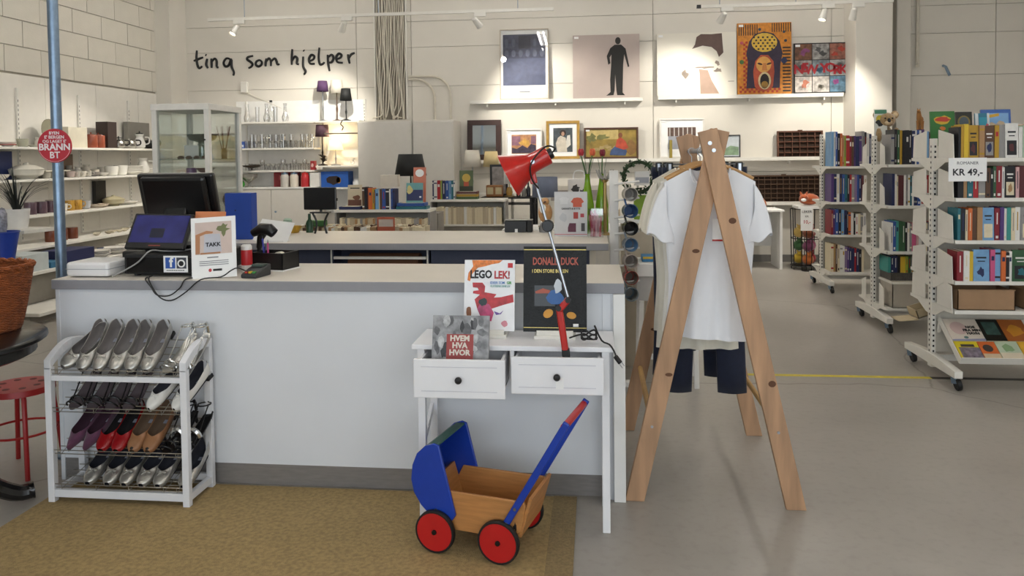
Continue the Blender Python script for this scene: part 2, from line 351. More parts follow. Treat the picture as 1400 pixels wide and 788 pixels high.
B(-1.29, 1.225, .30, .315, .3, .32).build('inner_shelf', FRONTW, ct, smooth=0)

# second counter behind it
NAVY = M('dark_navy_panel', '3d4358', .6, var=.05)
c2 = thing('sales_counter', 'second counter with dark navy front standing behind the white one', 'counter', (-1.2, 4.8, 0))
B(-1.33, 1.28, 0, .82, .905, .948).build('worktop', EDGE, c2, smooth=0, bevel=.003)
B(-1.328, 1.278, .002, .818, .948, .9495).build('worktop_surface', LAM, c2, smooth=0)
B(-1.30, -.52, .06, .08, .0, .905).build('front_panel', NAVY, c2, smooth=0); B(.13, 1.16, .06, .08, 0, .905).build('front_panel', NAVY, c2, smooth=0)
B(-.52, .13, .22, .24, 0, .905).build('recess_back', NAVY, c2, smooth=0)
for x in (-.53, .12): B(x, x+.02, .06, .24, 0, .905).build('recess_side', NAVY, c2, smooth=0)
B(1.16, 1.2, .03, .8, 0, .905).build('end_panel', M('cream_side', 'c4bdad', .6), c2, smooth=0)
B(-1.32, -1.30, .03, .8, 0, .905).build('end_panel', NAVY, c2, smooth=0)
B(-.5, .11, .03, .06, .842, .858).build('white_rail', WMETAL, c2, smooth=0)
for x in (-.52, .12): MB().cyl((x, .045, .70), (x, .045, .905), .006, n=8).build('rail_rod', WMETAL, c2)
MB().cyl((-.42, .14, .80), (.05, .14, .80), .07, n=18).build('paper_roll', M('kraft_paper', '7a5238', .8, var=.1), c2)['label'] = 'brown roll of wrapping paper'

# ------------------------------------------------------------------ till equipment
ZC = .9507
td = thing('cash_drawer', 'black cash drawer box with social media sticker on the white counter', 'cash drawer', (-1.985, 3.40, ZC))
B(-.235, .19, 0, .38, .012, .105).build('body', BLACKM, td, smooth=0, bevel=.005)
B(-.22, .18, -.004, 0, .02, .09).build('drawer_front', M('black_gloss', '0d0d0e', .25), td, smooth=0)
B(-.36, -.235, .17, .38, .0, .10).build('side_unit', BLACK, td, smooth=0, bevel=.012)
for x in (-.2, .15): 
    for y in (.05, .33): MB().cyl((x, y, 0), (x, y, .012), .015, n=10).build('foot', BLACK, td)
stk = B(-.035, .085, -.0055, -.004, .022, .1).build('sticker', PAPER, td, smooth=0)
B(-.025, .023, -.0065, -.0055, .04, .092).build('blue_icon', M('social_blue', '2f57a8', .5), stk, smooth=0)
text('f', .065, PAPER, stk, face(.003, -.0067, .068), bold=.002)
B(.03, .078, -.0065, -.0055, .04, .092).build('camera_icon', M('icon_grey', '3b3f4a', .5), stk, smooth=0)
for nm, ra, rb, mt in (('camera_ring', .019, .0, PAPER), ('camera_lens', .012, 0, INK)):
    flat(nm, [ell(.054, .064, ra, ra)], mt, stk, -.0075 if mt is PAPER else -.0085, -.0065)
flat('sticker_lettering', [rect(-.02+i*.009, -.014+i*.009, .029, .033) for i in range(10)], INK, stk, -.0065, -.0055)
def panel_slab(b, c, w, h, t, X, m=0): b.box(c[0]-w/2, c[0]+w/2, c[1], c[1]+t, c[2]-h/2, c[2]+h/2, m, X)
pt = thing('till_terminal', 'large black till screen seen from behind above the customer display', 'till', (-2.10, 3.64, ZC+.105))
Xm = Matrix.Translation((-.035, .11, .245)) @ Matrix.Rotation(R(16), 4, 'X')
mb = MB(); mb.box(-.205, .205, -.012, .025, -.135, .135, X=Xm)
mb.build('screen_shell', M('till_black', '0a0a0b', .32, coat=.2), pt, smooth=0, bevel=.012)
MB().box(-.175, .175, -.045, -.01, -.1, .128, X=Xm).build('rear_cover', M('till_black2', '101011', .28), pt, smooth=0, bevel=.02)
MB().box(-.2, .2, .025, .027, -.12, .12, X=Xm).build('screen', M('dark_screen', '0c1018', .15), pt, smooth=0)
MB().bar((-.04, .1, .2), (-.04, .06, .02), .12, .05).build('neck', BLACK, pt, bevel=.01)
B(-.17, .1, -.04, .13, 0, .022).build('base', BLACK, pt, smooth=0, bevel=.008)
dp = thing('customer_display', 'small customer screen with blue picture tilted on the cash drawer', 'screen', (-2.1, 3.44, ZC+.105))
Xd = Matrix.Translation((0, .06, .105)) @ Matrix.Rotation(R(-32), 4, 'X') @ Matrix.Rotation(R(1), 4, 'Y')
MB().box(-.152, .152, 0, .022, -.098, .092, X=Xd).build('bezel', BLACK, dp, smooth=0, bevel=.006)
MB().box(-.138, .138, -.0012, 0, -.066, .080, X=Xd).build('screen', M('blue_screen', '23255e', .25, emit=.28, var=.45, scale=9), dp, smooth=0)
MB().box(-.04, .03, -.0018, -.0012, -.04, .01, X=Xd).build('dark_picture', M('screen_dark', '141730', .3), dp, smooth=0)
MB().box(-.03, .03, -.0018, -.0005, -.084, -.079, X=Xd).build('brand_strip', M('screen_red', '8a3a34', .4), dp, smooth=0)
MB().bar((0, .075, .09), (0, .12, .005), .1, .02).build('stand', BLACK, dp); B(-.08, .08, .07, .15, 0, .01).build('foot', BLACK, dp, smooth=0)
rb = thing('router', 'white plastic router box at the left end of the counter', 'router', (-2.36, 3.36, ZC))
B(-.13, .085, 0, .2, .004, .072).build('case', M('white_plastic', 'e6e6e6', .35, var=.01), rb, smooth=0, bevel=.014)
B(-.131, .086, -.001, .201, .038, .041).build('seam', M('grey_seam', '9aa0a6', .5), rb, smooth=0)
tag(MB().tube(sm([(-2.262, 3.37, .958), (-2.22, 3.37, .975), (-2.14, 3.378, 1.02), (-2.08, 3.385, 1.075), (-2.05, 3.45, 1.066), (-1.99, 3.5, 1.062), (-1.93, 3.52, 1.07), (-1.9, 3.56, 1.062)]), .0035, 6).build('power_cable', M('grey_cable', '9a9a98', .5)), 'pale grey cable rising from the router across the cash drawer', 'cable')
CAB = M('black_cable', '0c0c0c', .45)
tag(MB().tube(sm([(-2.08, 3.36, .9545), (-2.05, 3.294, .9545), (-2.02, 3.288, .92), (-1.99, 3.286, .885), (-1.93, 3.286, .884), (-1.88, 3.288, .92), (-1.86, 3.294, .9545), (-1.85, 3.36, .9545)]), .003, 6).build('cable_loop', CAB), 'short black cable loop drooping over the counter edge', 'cable')
tag(MB().tube(sm([(-2.06, 3.365, .961), (-2.03, 3.288, .955), (-1.98, 3.281, .88), (-1.92, 3.279, .862), (-1.85, 3.28, .90), (-1.78, 3.288, .957), (-1.70, 3.32, .965), (-1.665, 3.345, .99), (-1.64, 3.36, 1.0), (-1.61, 3.375, .985), (-1.585, 3.385, .972)]), .003, 6).build('terminal_cable', CAB), 'long black cable drooping from the drawer to the card terminal', 'cable')
# leaflet holder, sign, card reader, tray
lf = thing('leaflet_holder', 'orange card leaflet holder with white leaflets behind the thank-you sign', 'leaflets', (-1.915, 3.575, ZC+.1052), -.1)
Xl = Matrix.Rotation(R(-9), 4, 'X')
MB().box(-.06, .10, .0, .012, .0, .19, X=Xl).build('card_back', M('orange_card', 'd98a5c', .6), lf, smooth=0)
MB().box(-.05, .05, -.022, -.001, .0, .14, X=Xl).build('leaflets', PAPER, lf, smooth=0)
sg = thing('counter_sign', 'white upright photo sign with word TAKK leaning on the counter', 'sign', (-1.755, 3.365, ZC+.0016), R(13))
Xs = Matrix.Rotation(R(-12), 4, 'X') @ Matrix.Rotation(R(-3), 4, 'Y')
MB().box(-.1, .1, 0, .006, 0, .285, X=Xs).build('board', PAPER, sg, smooth=0)
def ssh(nm, polys, mt, d): return flat(nm, polys, mt, sg, -d, 0, Xs)
ssh('photo', [rect(-.082, .082, .112, .262)], M('photo_pink', 'c9b6ac', .5), .001)
ssh('arm_print', [[(-.08, .205), (-.03, .222), (.0, .216), (-.005, .208), (-.035, .207), (-.06, .198), (-.062, .115), (-.082, .115)], rect(-.06, .03, .112, .12)], M('skin_print', 'b0794f', .5), .0016)
ssh('bag_print', [[(-.045, .12), (.035, .12), (.03, .205), (-.04, .205)]], M('bag_grey', 'b9bac2', .5), .0022)
ssh('plant_print', [blob(.045, .225, .022, .026, 16, .5, 2)], M('leaf_print', '6e7344', .5), .0016)
tk = text('TAKK', .026, INK, sg, Xs @ face(-.002, -.0025, .155), bold=.0008)
ssh('small_print', [rect(-.03, .02, .094, .099)] + [rect(-.065, .065, .078-i*.009, .081-i*.009) for i in range(3)], M('grey_ink', '77777a', .6), .0012)
ssh('logo_print', [rect(-.005, .035, .032, .042)], INK, .0012); ssh('logo_mark', [ell(-.018, .037, .007, .008)], M('logo_red', 'b3323a', .5), .0012)
MB().box(-.04, .04, .006, .05, 0, .004).build('easel_foot', PAPER, sg, smooth=0)
cr = thing('card_terminal', 'dark grey card terminal with coloured keys beside the sign', 'card terminal', (-1.59, 3.36, ZC), R(-8))
MB().prism([(0, 0), (.13, 0), (.13, .055), (.06, .04), (0, .018)], -.04, .04, 'yz').build('body', M('terminal_grey', '2b2d2f', .45), cr, smooth=0, bevel=.006)
for i, cc in enumerate(('c23a2c', 'd0b234', '3d8d4a')): B(-.025+i*.019, -.012+i*.019, .012, .03, .02, .0305).build('key', M('key'+cc, cc, .5), cr, smooth=0)
B(-.028, .028, .072, .118, .046, .0555).build('display', M('terminal_lcd', '4a5750', .3), cr, smooth=0)
cn = thing('drink_can', 'tall red and white can standing behind the card terminal', 'can', (-1.675, 3.53, ZC))
MB().lathe([(.022, 0), (.026, .006), (.026, .13), (.02, .138), (0, .138)], 16).build('can_body', M('can_white', 'e0dedb', .35, .2), cn)
MB().lathe([(.0262, .04), (.0264, .041), (.0264, .112), (.0262, .113)], 16).build('red_wrap', M('can_red', 'b8262c', .35), cn)
tr = thing('desk_tray', 'black angular pen tray with white base beside the red can', 'tray', (-1.595, 3.66, ZC), R(-12))
B(-.085, .10, -.07, .08, 0, .006).build('white_base', PAPER, tr, smooth=0)
t_ = MB(); t_.box(-.08, .095, -.065, -.058, .006, .088); t_.box(-.08, .095, .068, .075, .006, .088); t_.box(-.08, -.073, -.065, .075, .006, .088); t_.box(.088, .095, -.065, .075, .006, .088); t_.box(-.08, .095, -.065, .075, .006, .012)
t_.build('tray_walls', BLACK, tr, smooth=0)
tp = thing('tape_roll', 'white roll of sticky tape standing in the black tray', 'tape roll', (-1.57, 3.675, ZC+.068), R(-20))
MB().lathe([(.028, -.012), (.036, -.012), (.036, .012), (.028, .012), (.028, -.012)], 20, (0, 0, 0), X=Matrix.Rotation(R(90), 4, 'X')).build('tape_ring', M('tape_cream', 'd6d3bf', .4), tp); tp.location.z = ZC+.05
for i, (x, cc, nm) in enumerate([(-1.64, '2a2d9a', 'blue'), (-1.625, 'c0407c', 'pink'), (-1.651, '1c1c60', 'dark blue')]):
    pn = thing('pen', f'{nm} pen standing upright in the black counter tray', 'pen', (x, 3.66, ZC+.0121), 0, 'pens in the tray')
    MB().cyl((0, 0, 0), (.012*(i-1), .0, .14-.02*i), .0045, n=8).build('barrel', M('pen'+cc, cc, .4), pn); MB().cyl((.012*(i-1), 0, .14-.02*i), (.0135*(i-1), 0, .155-.02*i), .003, .001, n=8).build('tip', BLACK, pn)
hs = thing('barcode_scanner', 'black handheld barcode scanner hooked on its stand behind the tray', 'scanner', (-1.735, 3.80, ZC), R(10))
MB().lathe([(.05, 0), (.05, .008), (.012, .02), (.01, .1), (0, .1)], 16).build('stand', BLACK, hs)
MB().tube([(0, .0, .09), (.01, -.005, .14), (.03, -.01, .175)], [.014, .018, .022], 10).build('grip', BLACK, hs)
MB().tube([(-.03, -.0, .165), (.02, -.012, .19), (.06, -.02, .185), (.085, -.025, .165)], [.02, .03, .032, .026], 12).build('scan_head', M('scanner_black', '151516', .3), hs)
pp = thing('paper_sheet', 'white paper with orange print lying propped behind the scanner', 'paper', (-1.50, 4.72, .9505), 0)
pp.location = (-2.13, 4.84, .9503)
Xp = Matrix.Rotation(R(-38), 4, 'X') @ Matrix.Rotation(R(8), 4, 'Y')
MB().box(-.13, .11, 0, .002, .0, .17, X=Xp).build('sheet', PAPER, pp, smooth=0); flat('orange_print', [blob(-.07, .11, .03, .02, 10, .3, 4)], M('orange_print', 'd07a3a', .5), pp, -.001, 0, Xp)
B(-.1, .09, .0, .1, -.0003, .012).build('pad_under', PAPER, pp, smooth=0)
# ------------------------------------------------------------------ white console desk with open drawers
DW = M('desk_white', 'e8e8ea', .38, var=.015)
dk = thing('console_desk', 'narrow white console desk with two pulled out drawers before the counter', 'desk', (-.335, 3.0, 0))
B(-.405, .405, 0, .285, .727, .747).build('desk_top', DW, dk, smooth=0, bevel=.003)
for x in (-.385, .355):
    for y in (.012, .245): B(x, x+.03, y, y+.03, .0125 if x < 0 else 0, .727).build('leg', DW, dk, smooth=0, bevel=.002)
B(-.355, .355, .25, .268, .60, .727).build('back_rail', DW, dk, smooth=0)
for x in (-.385, .37): B(x, x+.015, .042, .245, .60, .727).build('side_rail', DW, dk, smooth=0)
B(-.008, .008, .014, .25, .60, .727).build('divider', DW, dk, smooth=0)
for x in (-.378, .363): MB().bar((x, .04, .30), (x, .25, .42), .03, .014, upv=(1, 0, 0)).build('side_brace', DW, dk)
def drawer(x0, x1, y, z0, z1, lab):
    fr = B(x0, x1, y, y+.016, z0, z1).build('drawer', DW, dk, smooth=0, bevel=.003); fr['label'] = lab
    for za in (z0+.028, z1-.028): B(x0+.03, x1-.03, y-.0012, y+.001, za-.002, za+.002).build('groove_bead', M('bead_shadow', 'cfcfd4', .5), fr, smooth=0)
    xm = (x0+x1)/2; zm = (z0+z1)/2
    MB().lathe([(.006, 0), (.006, .01), (.0135, .013), (.0135, .021), (.009, .026), (0, .027)], 16, (xm, y, zm), X=Matrix.Rotation(R(90), 4, 'X')).build('knob', BLACK, fr)
    b = MB(); xa, xb = x0+.012, x1-.012; b.box(xa, xa+.01, y+.016, y+.24, z0+.015, z1-.012); b.box(xb-.01, xb, y+.016, y+.24, z0+.015, z1-.012); b.box(xa, xb, y+.23, y+.24, z0+.015, z1-.012); b.box(xa, xb, y+.016, y+.24, z0+.015, z0+.022)
    b.build('drawer_box', DW, fr, smooth=0)
drawer(-.368, -.012, -.128, .572, .722, 'left drawer pulled further out'); drawer(.004, .362, -.072, .578, .722, 'right drawer part open')
B(.178, .208, -.0735, -.0725, .60, .645).build('price_tag', PAPER, dk, smooth=0)

def cover_book(name, label, loc, w, h, t, tilt, cover, rotz=0.):
    th = thing(name, label, 'book', loc, rotz); X = Matrix.Rotation(R(-tilt), 4, 'X')
    MB().box(-w/2, w/2, 0, .003, 0, h, X=X).build('front_cover', cover, th, smooth=0)
    MB().box(-w/2, w/2, t-.003, t, 0, h, X=X).build('back_cover', cover, th, smooth=0)
    MB().box(-w/2, -w/2+.003, .003, t-.003, 0, h, X=X).build('spine', cover, th, smooth=0)
    MB().box(-w/2+.003, w/2-.003, .003, t-.003, .003, h-.004, X=X).build('page_block', PAGES, th, smooth=0)
    return th, X, (lambda nm, polys, mt, d=.0006: flat(nm, polys, mt, th, -d, 0, X))
def book_prop(loc, w, label):
    p = thing('book_stand', label, 'stand', loc)
    B(-w/2, w/2, -.06, .05, .0, .014).build('foot_plate', WMETAL, p, smooth=0, bevel=.002); B(-w/2+.01, w/2-.01, -.05, -.044, .014, .034).build('lip', WMETAL, p, smooth=0)
    MB().box(-w/2+.02, w/2-.02, .012, .016, .0, .16, X=Matrix.Translation((0, 0, .014)) @ Matrix.Rotation(R(-12), 4, 'X')).build('back_rest', WMETAL, p, smooth=0)
    B(-w/2+.01, w/2-.01, -.044, .012, .014, .026).build('ledge', WMETAL, p, smooth=0)
ZD = .7473
book_prop((-.445, 3.175, ZD), .15, 'white stand under the white dragon picture book'); book_prop((-.17, 3.175, ZD), .17, 'white stand under the tall black picture book')
bk, X, pr = cover_book('picture_book', 'white picture book titled LEGO LEK! with red dragon on the cover', (-.445, 3.140, ZD+.0265), .213, .295, .012, 11, M('cover_white', 'e9e9ea', .3))
fl = M('flame_orange', 'd9792a', .4, var=.35, scale=60); rd = M('dragon_red', 'b3222a', .4, var=.3, scale=40)
pr('flame_print', [[(-.075, .294), (.055, .294), (.04, .282), (.01, .277), (-.02, .268), (-.05, .262), (-.075, .235), (-.083, .205), (-.094, .21), (-.09, .24), (-.07, .268)]], fl)
text('LEGO', .046, INK, bk, X @ face(-.036, -.001, .233), bold=.0016, sx=.8); text('LEK!', .044, rd, bk, X @ face(.053, -.001, .231), bold=.0016, sx=.8)
text('IDEER SOM', .0155, M('print_blue', '3574b8', .5), bk, X @ face(.034, -.001, .199), bold=.0002, sx=.8); text('GIR', .0155, M('print_green', '4c9a4a', .5), bk, X @ face(.083, -.001, .199), bold=.0006, sx=.8)
text('KLOSSENE DINE LIV', .0125, M('print_teal', '2f8f86', .5), bk, X @ face(.046, -.001, .185), bold=.0001, sx=.75)
pr('dragon_print', [[(-.072, .2), (-.03, .2), (-.018, .185), (-.02, .16), (.03, .152), (.02, .138), (.05, .14), (.1, .152), (.103, .12), (.06, .108), (.03, .098), (.005, .09), (-.01, .1), (.01, .04), (-.03, .045), (-.05, .09), (-.062, .13), (-.04, .15), (-.07, .155), (-.068, .165), (-.045, .168), (-.05, .178), (-.07, .18)]], rd)
pr('dragon_belly', [[(-.03, .045), (.01, .04), (.02, .075), (0, .11), (-.035, .12), (-.05, .09)]], M('dragon_pink', 'b5406c', .4, var=.3, scale=50), .0010)
pr('dragon_tail', [[(.02, .082), (.045, .073), (.06, .085), (.05, .07), (.03, .066)]], M('dragon_violet', '6a4a9a', .4), .0010); pr('saddle_print', [blob(-.026, .118, .016, .016, 10, .3, 5)], M('saddle_dark', '2c3a3c', .5), .0014)
lg = pr('logo_square', [rect(.077, .098, .262, .282)], M('logo_red2', 'c3161c', .4)); pr('badge_print', [blob(.065, .03, .014, .014, 8, .3, 9)], M('badge', 'd18a96', .5)); pr('figure_print', [blob(-.085, .075, .012, .03, 10, .3, 8)], M('figure_brown', '8b5a3a', .5)); pr('figure_shirt', [blob(-.072, .045, .01, .012, 9, .3, 3)], M('figure_blue', '2f4f9a', .5))
bk, X, pr = cover_book('picture_book', 'tall black embossed picture book with red title behind the red lamp arm', (-.17, 3.138, ZD+.0265), .262, .352, .012, 10, M('cover_black', '080908', .38, spec=.3, var=.2, scale=70, bump=.7, bscale=110))
gold = M('gold_foil', 'c9b36a', .3, .6)
pr('gold_line', [rect(-.13, .13, .337, .340)], gold); pr('gold_line', [rect(-.13, .13, .016, .018)], gold)
text('DONALD DUCK', .043, M('title_orange', 'a94a34', .4), bk, X @ face(.002, -.001, .289), bold=.0012, sx=.6); text('I DEN STORE BOKEN', .0205, gold, bk, X @ face(-.02, -.001, .249), bold=.0001, sx=.78)
pr('picture_panel', [rect(-.085, .0, .105, .19)], M('panel_dark', '1b2024', .3)); pr('car_print', [[(-.082, .165), (-.05, .178), (-.02, .17), (-.018, .158), (-.08, .157)]], M('car_orange', 'a3482c', .4), .001)
pr('coat_print', [blob(-.0, .14, .034, .03, 12, .2, 6)], M('coat_blue', '3563a0', .5), .0012); pr('glow_print', [blob(.012, .188, .017, .03, 12, .2, 7)], M('pale_print', 'c9d0d6', .5), .0014)
pr('shoe_print', [ell(-.028, .075, .022, .017, 14, .6), ell(.068, .068, .02, .014, 14, -.2)], M('print_amber', 'c98e2e', .5), .0014)
pr('price_sticker', [rect(.075, .097, .022, .034)], PAPER, .0012)
bk, X, pr = cover_book('yearbook', 'grey photo covered yearbook titled HVEM HVA HVOR standing in the drawer', (-.533, 2.915, .5942), .225, .285, .02, 14, M('cover_grey', '8d8d8e', .4, var=.5, scale=28))
rn = random.Random(5); G = [M('photo_'+c, c, .5, var=.3, scale=60) for c in ('5a5a5c', 'b4b4b4', '6f7072', '2f3032')]
for k in range(22): pr('cover_photo', [blob(rn.uniform(-.095, .095), rn.uniform(.13, .27), rn.uniform(.008, .02), rn.uniform(.012, .025), 9, .3, k)], G[k % 4], .0006+k*.00001)
pr('red_panel', [rect(-.055, .052, .1, .212)], M('panel_red', '9c3c38', .5), .0012)
for i, s in enumerate(('HVEM', 'HVA', 'HVOR')): text(s, .03, M('cream_print', 'ded6c8', .5), bk, X @ face(-.002, -.002, .195-i*.0275), bold=.0012)

# red architect lamp standing in the right drawer
lp = thing('desk_lamp', 'red adjustable desk lamp with chrome rod rising from the open drawer', 'lamp', (-.112, 2.966, .6002))
MB().lathe([(.021, 0), (.021, .012), (.018, .02), (.014, .06), (0, .06)], 18).build('base', BLACK, lp)
MB().bar((0, 0, .05), (-.008, 0, .15), .03, .03, upv=(0, 1, 0)).build('socket', BLACK, lp, bevel=.004)
la = MB().bar((-.008, 0, .14), (-.032, 0, .315), .026, .03, upv=(0, 1, 0)).bar((-.032, -.005, .30), (.006, -.005, .345), .024, .03, upv=(0, 1, 0)).build('lower_arm', RED, lp, bevel=.005)
for p in ((-.033, .31), (.004, .342)): MB().cyl((p[0], -.024, p[1]), (p[0], .016, p[1]), .011, n=12).build('pivot_bolt', BLACK, la)
MB().tube([(.006, -.002, .34), (-.075, .045, .62), (-.13, .062, .815)], .0058, 10).build('chrome_rod', CHROME, lp)
MB().lathe([(.02, -.02), (.024, -.014), (.024, .014), (.02, .02), (0, .02)], 16, (-.075, .045, .625), X=Matrix.Rotation(R(90), 4, 'X')).build('clamp_knob', BLACK, lp)
yk = MB().bar((-.128, .064, .79), (-.15, .066, .885), .028, .028, upv=(0, 1, 0)).build('yoke', RED, lp, bevel=.004)
ax = Vector((-.88, -.05, -.45)).normalized(); Q = ax.to_track_quat('Z', 'Y').to_matrix().to_4x4(); hd = Vector((-.135, .068, .872))
sh = MB().lathe([(.0, -.072), (.034, -.072), (.038, -.068), (.039, 0), (.043, .01), (.088, .108), (.091, .109), (.089, .105), (.041, .014), (.028, .0)], 28, hd, X=Q).build('shade', [RED, M('shade_inside', 'd8d4cc', .5)], lp)
MB().lathe([(.018, -.09), (.022, -.085), (.022, -.072), (0, -.072)], 14, hd, X=Q).build('rear_cap', BLACK, sh)
MB().cyl(hd + Vector((.005, -.055, .005)), hd + Vector((.005, -.04, .005)), .008, n=10).build('side_screw', CHROME, sh)
MB().tube(sm([hd - ax*.088, hd - ax*.1 + Vector((0, 0, .012)), hd - ax*.06 + Vector((0, -.045, .035)), hd + Vector((.0, -.055, .0)), hd + Vector((-.0, -.045, -.06)), hd + Vector((.025, -.02, -.1))]), .0035, 6).build('lamp_flex', CAB, lp)
st_ = Matrix.Translation(hd) @ Q @ Matrix.Rotation(R(0), 4, 'Z')
lb = MB()
for a0 in range(4):
    a = -2.62+a0*.14
    for s0, s1 in ((.075, .1),):
        vs = []
        for s_ in (s0, s1):
            r_ = .043+(s_-.01)*(.045/.098)+.0012
            for aa in (a, a+.14): vs.append(st_ @ Vector((r_*math.cos(aa), r_*math.sin(aa), s_)))
        lb.add(vs, [(0, 1, 3, 2)])
lb.build('label_sticker', [PAPER], sh)
cd = thing('coiled_cable', 'black coiled lamp cord with plug lying on the white desk', 'cord', (0, 0, 0))
cp = [(-.035, 3.05, ZD+.11), (-.06, 3.08, ZD+.06), (-.06, 3.06, ZD+.02)]
MB().tube(sm([(-.105, 2.97, .79), (-.06, 2.99, .80), (-.052, 3.01, .78)] + [(-.03+.03*math.cos(a), 3.05+.02*math.sin(a*1.0), ZD+.02+.014*math.sin(a*2)+.002*i) for i, a in enumerate([k*.7 for k in range(20)])] + [(.02, 3.04, ZD+.018), (.05, 3.0, ZD+.012), (.068, 2.98, ZD-.01), (.075, 2.972, ZD-.03)], 3), .0035, 6).build('cable', CAB, cd)
MB().bar((.071, 2.974, ZD-.026), (.092, 2.966, ZD-.052), .02, .014).build('plug', BLACK, cd, bevel=.003)
for s in (-.004, .004): MB().cyl((.092+s, 2.966, ZD-.052+s), (.103+s, 2.962, ZD-.066+s), .0018, n=6).build('plug_pin', CHROME, cd)
# ------------------------------------------------------------------ wooden doll's pram
BLUE = M('pram_blue', '173a9c', .35, var=.06); PRED = M('pram_red', 'b51a1c', .35, var=.05); BEECH = M('beech_ply', 'b07a45', .45, var=.14, scale=8, stretch=(1, 1, 10)); GREEN = M('pram_green', '1c5348', .4); TYRE = M('rubber_tyre', '0d0d0d', .6)
pm = thing('doll_pram', 'wooden toy pram with blue hood, red wheels and blue push handle', 'toy pram', (-.605, 2.80, .0125), R(-14))
WR = .08
for x in (0, .255):
    MB().cyl((x, -.01, WR), (x, .285, WR), .006, n=8).build('axle', CHROME, pm)
    for y in (-.012, .272):
        w = MB().lathe([(.02, -.009), (WR-.008, -.009), (WR-.008, .009), (.02, .009), (.0, .009)], 28, (x, y, WR), X=Matrix.Rotation(R(90), 4, 'X')).build('wheel', PRED, pm)
        MB().lathe([(WR-.008, -.011), (WR-.002, -.011), (WR, -.008), (WR, .008), (WR-.002, .011), (WR-.008, .011), (WR-.008, -.011)], 28, (x, y, WR), X=Matrix.Rotation(R(90), 4, 'X')).build('tyre', TYRE, w)
        MB().lathe([(.011, -.013), (.011, .0), (.009, .015), (0, .016)], 12, (x, y, WR), X=Matrix.Rotation(R(90), 4, 'X')).build('hub_cap', BLACK, w)
side = [(-.005, .085), (.29, .085), (.335, .12), (.352, .215), (.345, .23), (.0, .23), (-.03, .17)]
for y in (.012, .25): MB().prism(side, y, y+.012, 'xz').build('side_board', BEECH, pm, smooth=0, bevel=.003)
B(-.02, .31, .024, .25, .087, .097).build('floor_board', BEECH, pm, smooth=0)
MB().bar((.325, .137, .095), (.37, .137, .245), .012, .236, upv=(0, 1, 0)).build('end_board', BEECH, pm); MB().bar((-.0, .137, .095), (-.045, .137, .24), .012, .236, upv=(0, 1, 0)).build('end_board', BEECH, pm)
flat('maker_mark', [blob(.312, .135, .006, .014, 10, .5, 3)], INK, pm, .011, .012)
hood = [(.03, .118), (.065, .125), (.078, .145), (.012, .402), (-.01, .408), (-.045, .395), (-.08, .362), (-.1, .315), (-.106, .26), (-.095, .21), (-.065, .165), (-.025, .13)]
for y in (.0, .262):
    h = MB().prism(hood, y, y+.012, 'xz').build('hood_side', BLUE, pm, smooth=30, bevel=.003)
    MB().cyl((-.002, y-.002 if y < .1 else y+.014, .155), (-.002, y+.002 if y < .1 else y+.01, .155), .007, n=10).build('screw_head', CHROME, h)
arc = [(.004, .400), (-.03, .396), (-.062, .374), (-.085, .34), (-.099, .3), (-.1, .26), (-.088, .215)]
for k in range(len(arc)-1):
    (xa, za), (xb, zb) = arc[k], arc[k+1]
    MB().bar((xa, .137, za), (xb, .137, zb), .008, .25, upv=(0, 1, 0)).build('hood_slat', GREEN if k < 2 else BLUE, pm)
for y in (-.004, .268):
    h = MB().bar((.268, y+.004, .125), (.515, y+.004, .545), .026, .014, upv=(0, 1, 0)).build('push_arm', BLUE, pm, bevel=.004)
    for f in (.06, .2): MB().cyl((.268+.247*f, y-.006, .125+.42*f), (.268+.247*f, y+.014, .125+.42*f), .006, n=10).build('screw_head', CHROME, h)
MB().cyl((.505, -.006, .53), (.505, .278, .53), .013, n=14).build('grip_bar', PRED, pm)
# ------------------------------------------------------------------ shoe rack and shoes
RX0, RX1, RY0, RY1 = -2.385, -1.735, 3.06, 3.29
RW = M('rack_white', 'dfe0e3', .4, var=.02); WIRE = M('rack_wire', 'a8a49a', .3, .8)
rk = thing('shoe_rack', 'white four tier shoe rack with wire shelves beside the counter', 'shoe rack', (RX0, RY0, .0125))
W_, D_ = RX1-RX0, RY1-RY0
for sx in (0, W_-.03):
    arch = [(0, .0), (.028, .0), (.028, .60), (.05, .62), (.09, .645), (.14, .655), (.19, .652), (D_-.028, .645), (D_-.028, 0), (D_, 0), (D_, .668), (.2, .692), (.14, .695), (.08, .685), (.03, .655), (0, .63)]
    b = MB(); b.box(sx, sx+.03, 0, .028, 0, .592); b.box(sx, sx+.03, D_-.028, D_, 0, .645)
    for k in range(8):
        t0, t1 = k/8, (k+1)/8; f = lambda t: (.0+D_*t, .615+.075*math.sin(min(1, t*1.35)*math.pi/2) - .02*t*t)
        (ya, za), (yb, zb) = f(t0), f(t1); b.add([(sx+i*.03, y, z+h) for i in (0, 1) for y, z in ((ya, za), (yb, zb)) for h in (-.03, .01)], [(0, 1, 3, 2), (4, 6, 7, 5), (0, 4, 5, 1), (2, 3, 7, 6), (0, 2, 6, 4), (1, 5, 7, 3)])
    b.build('side_frame', RW, rk, smooth=0, bevel=.002)
    B(sx+.004, sx+.026, .028, D_-.028, .02, .05).build('side_rail', RW, rk, smooth=0)
B(.03, W_-.03, .003, .025, .022, .055).build('front_rail', RW, rk, smooth=0, bevel=.002); B(.03, W_-.03, .003, .025, .535, .558).build('front_rail', RW, rk, smooth=0, bevel=.002); B(.03, W_-.03, D_-.022, D_-.004, .03, .06).build('back_rail', RW, rk, smooth=0)
TIERS = [(.565, .105), (.398, .10), (.212, .10), (.062, .05)]
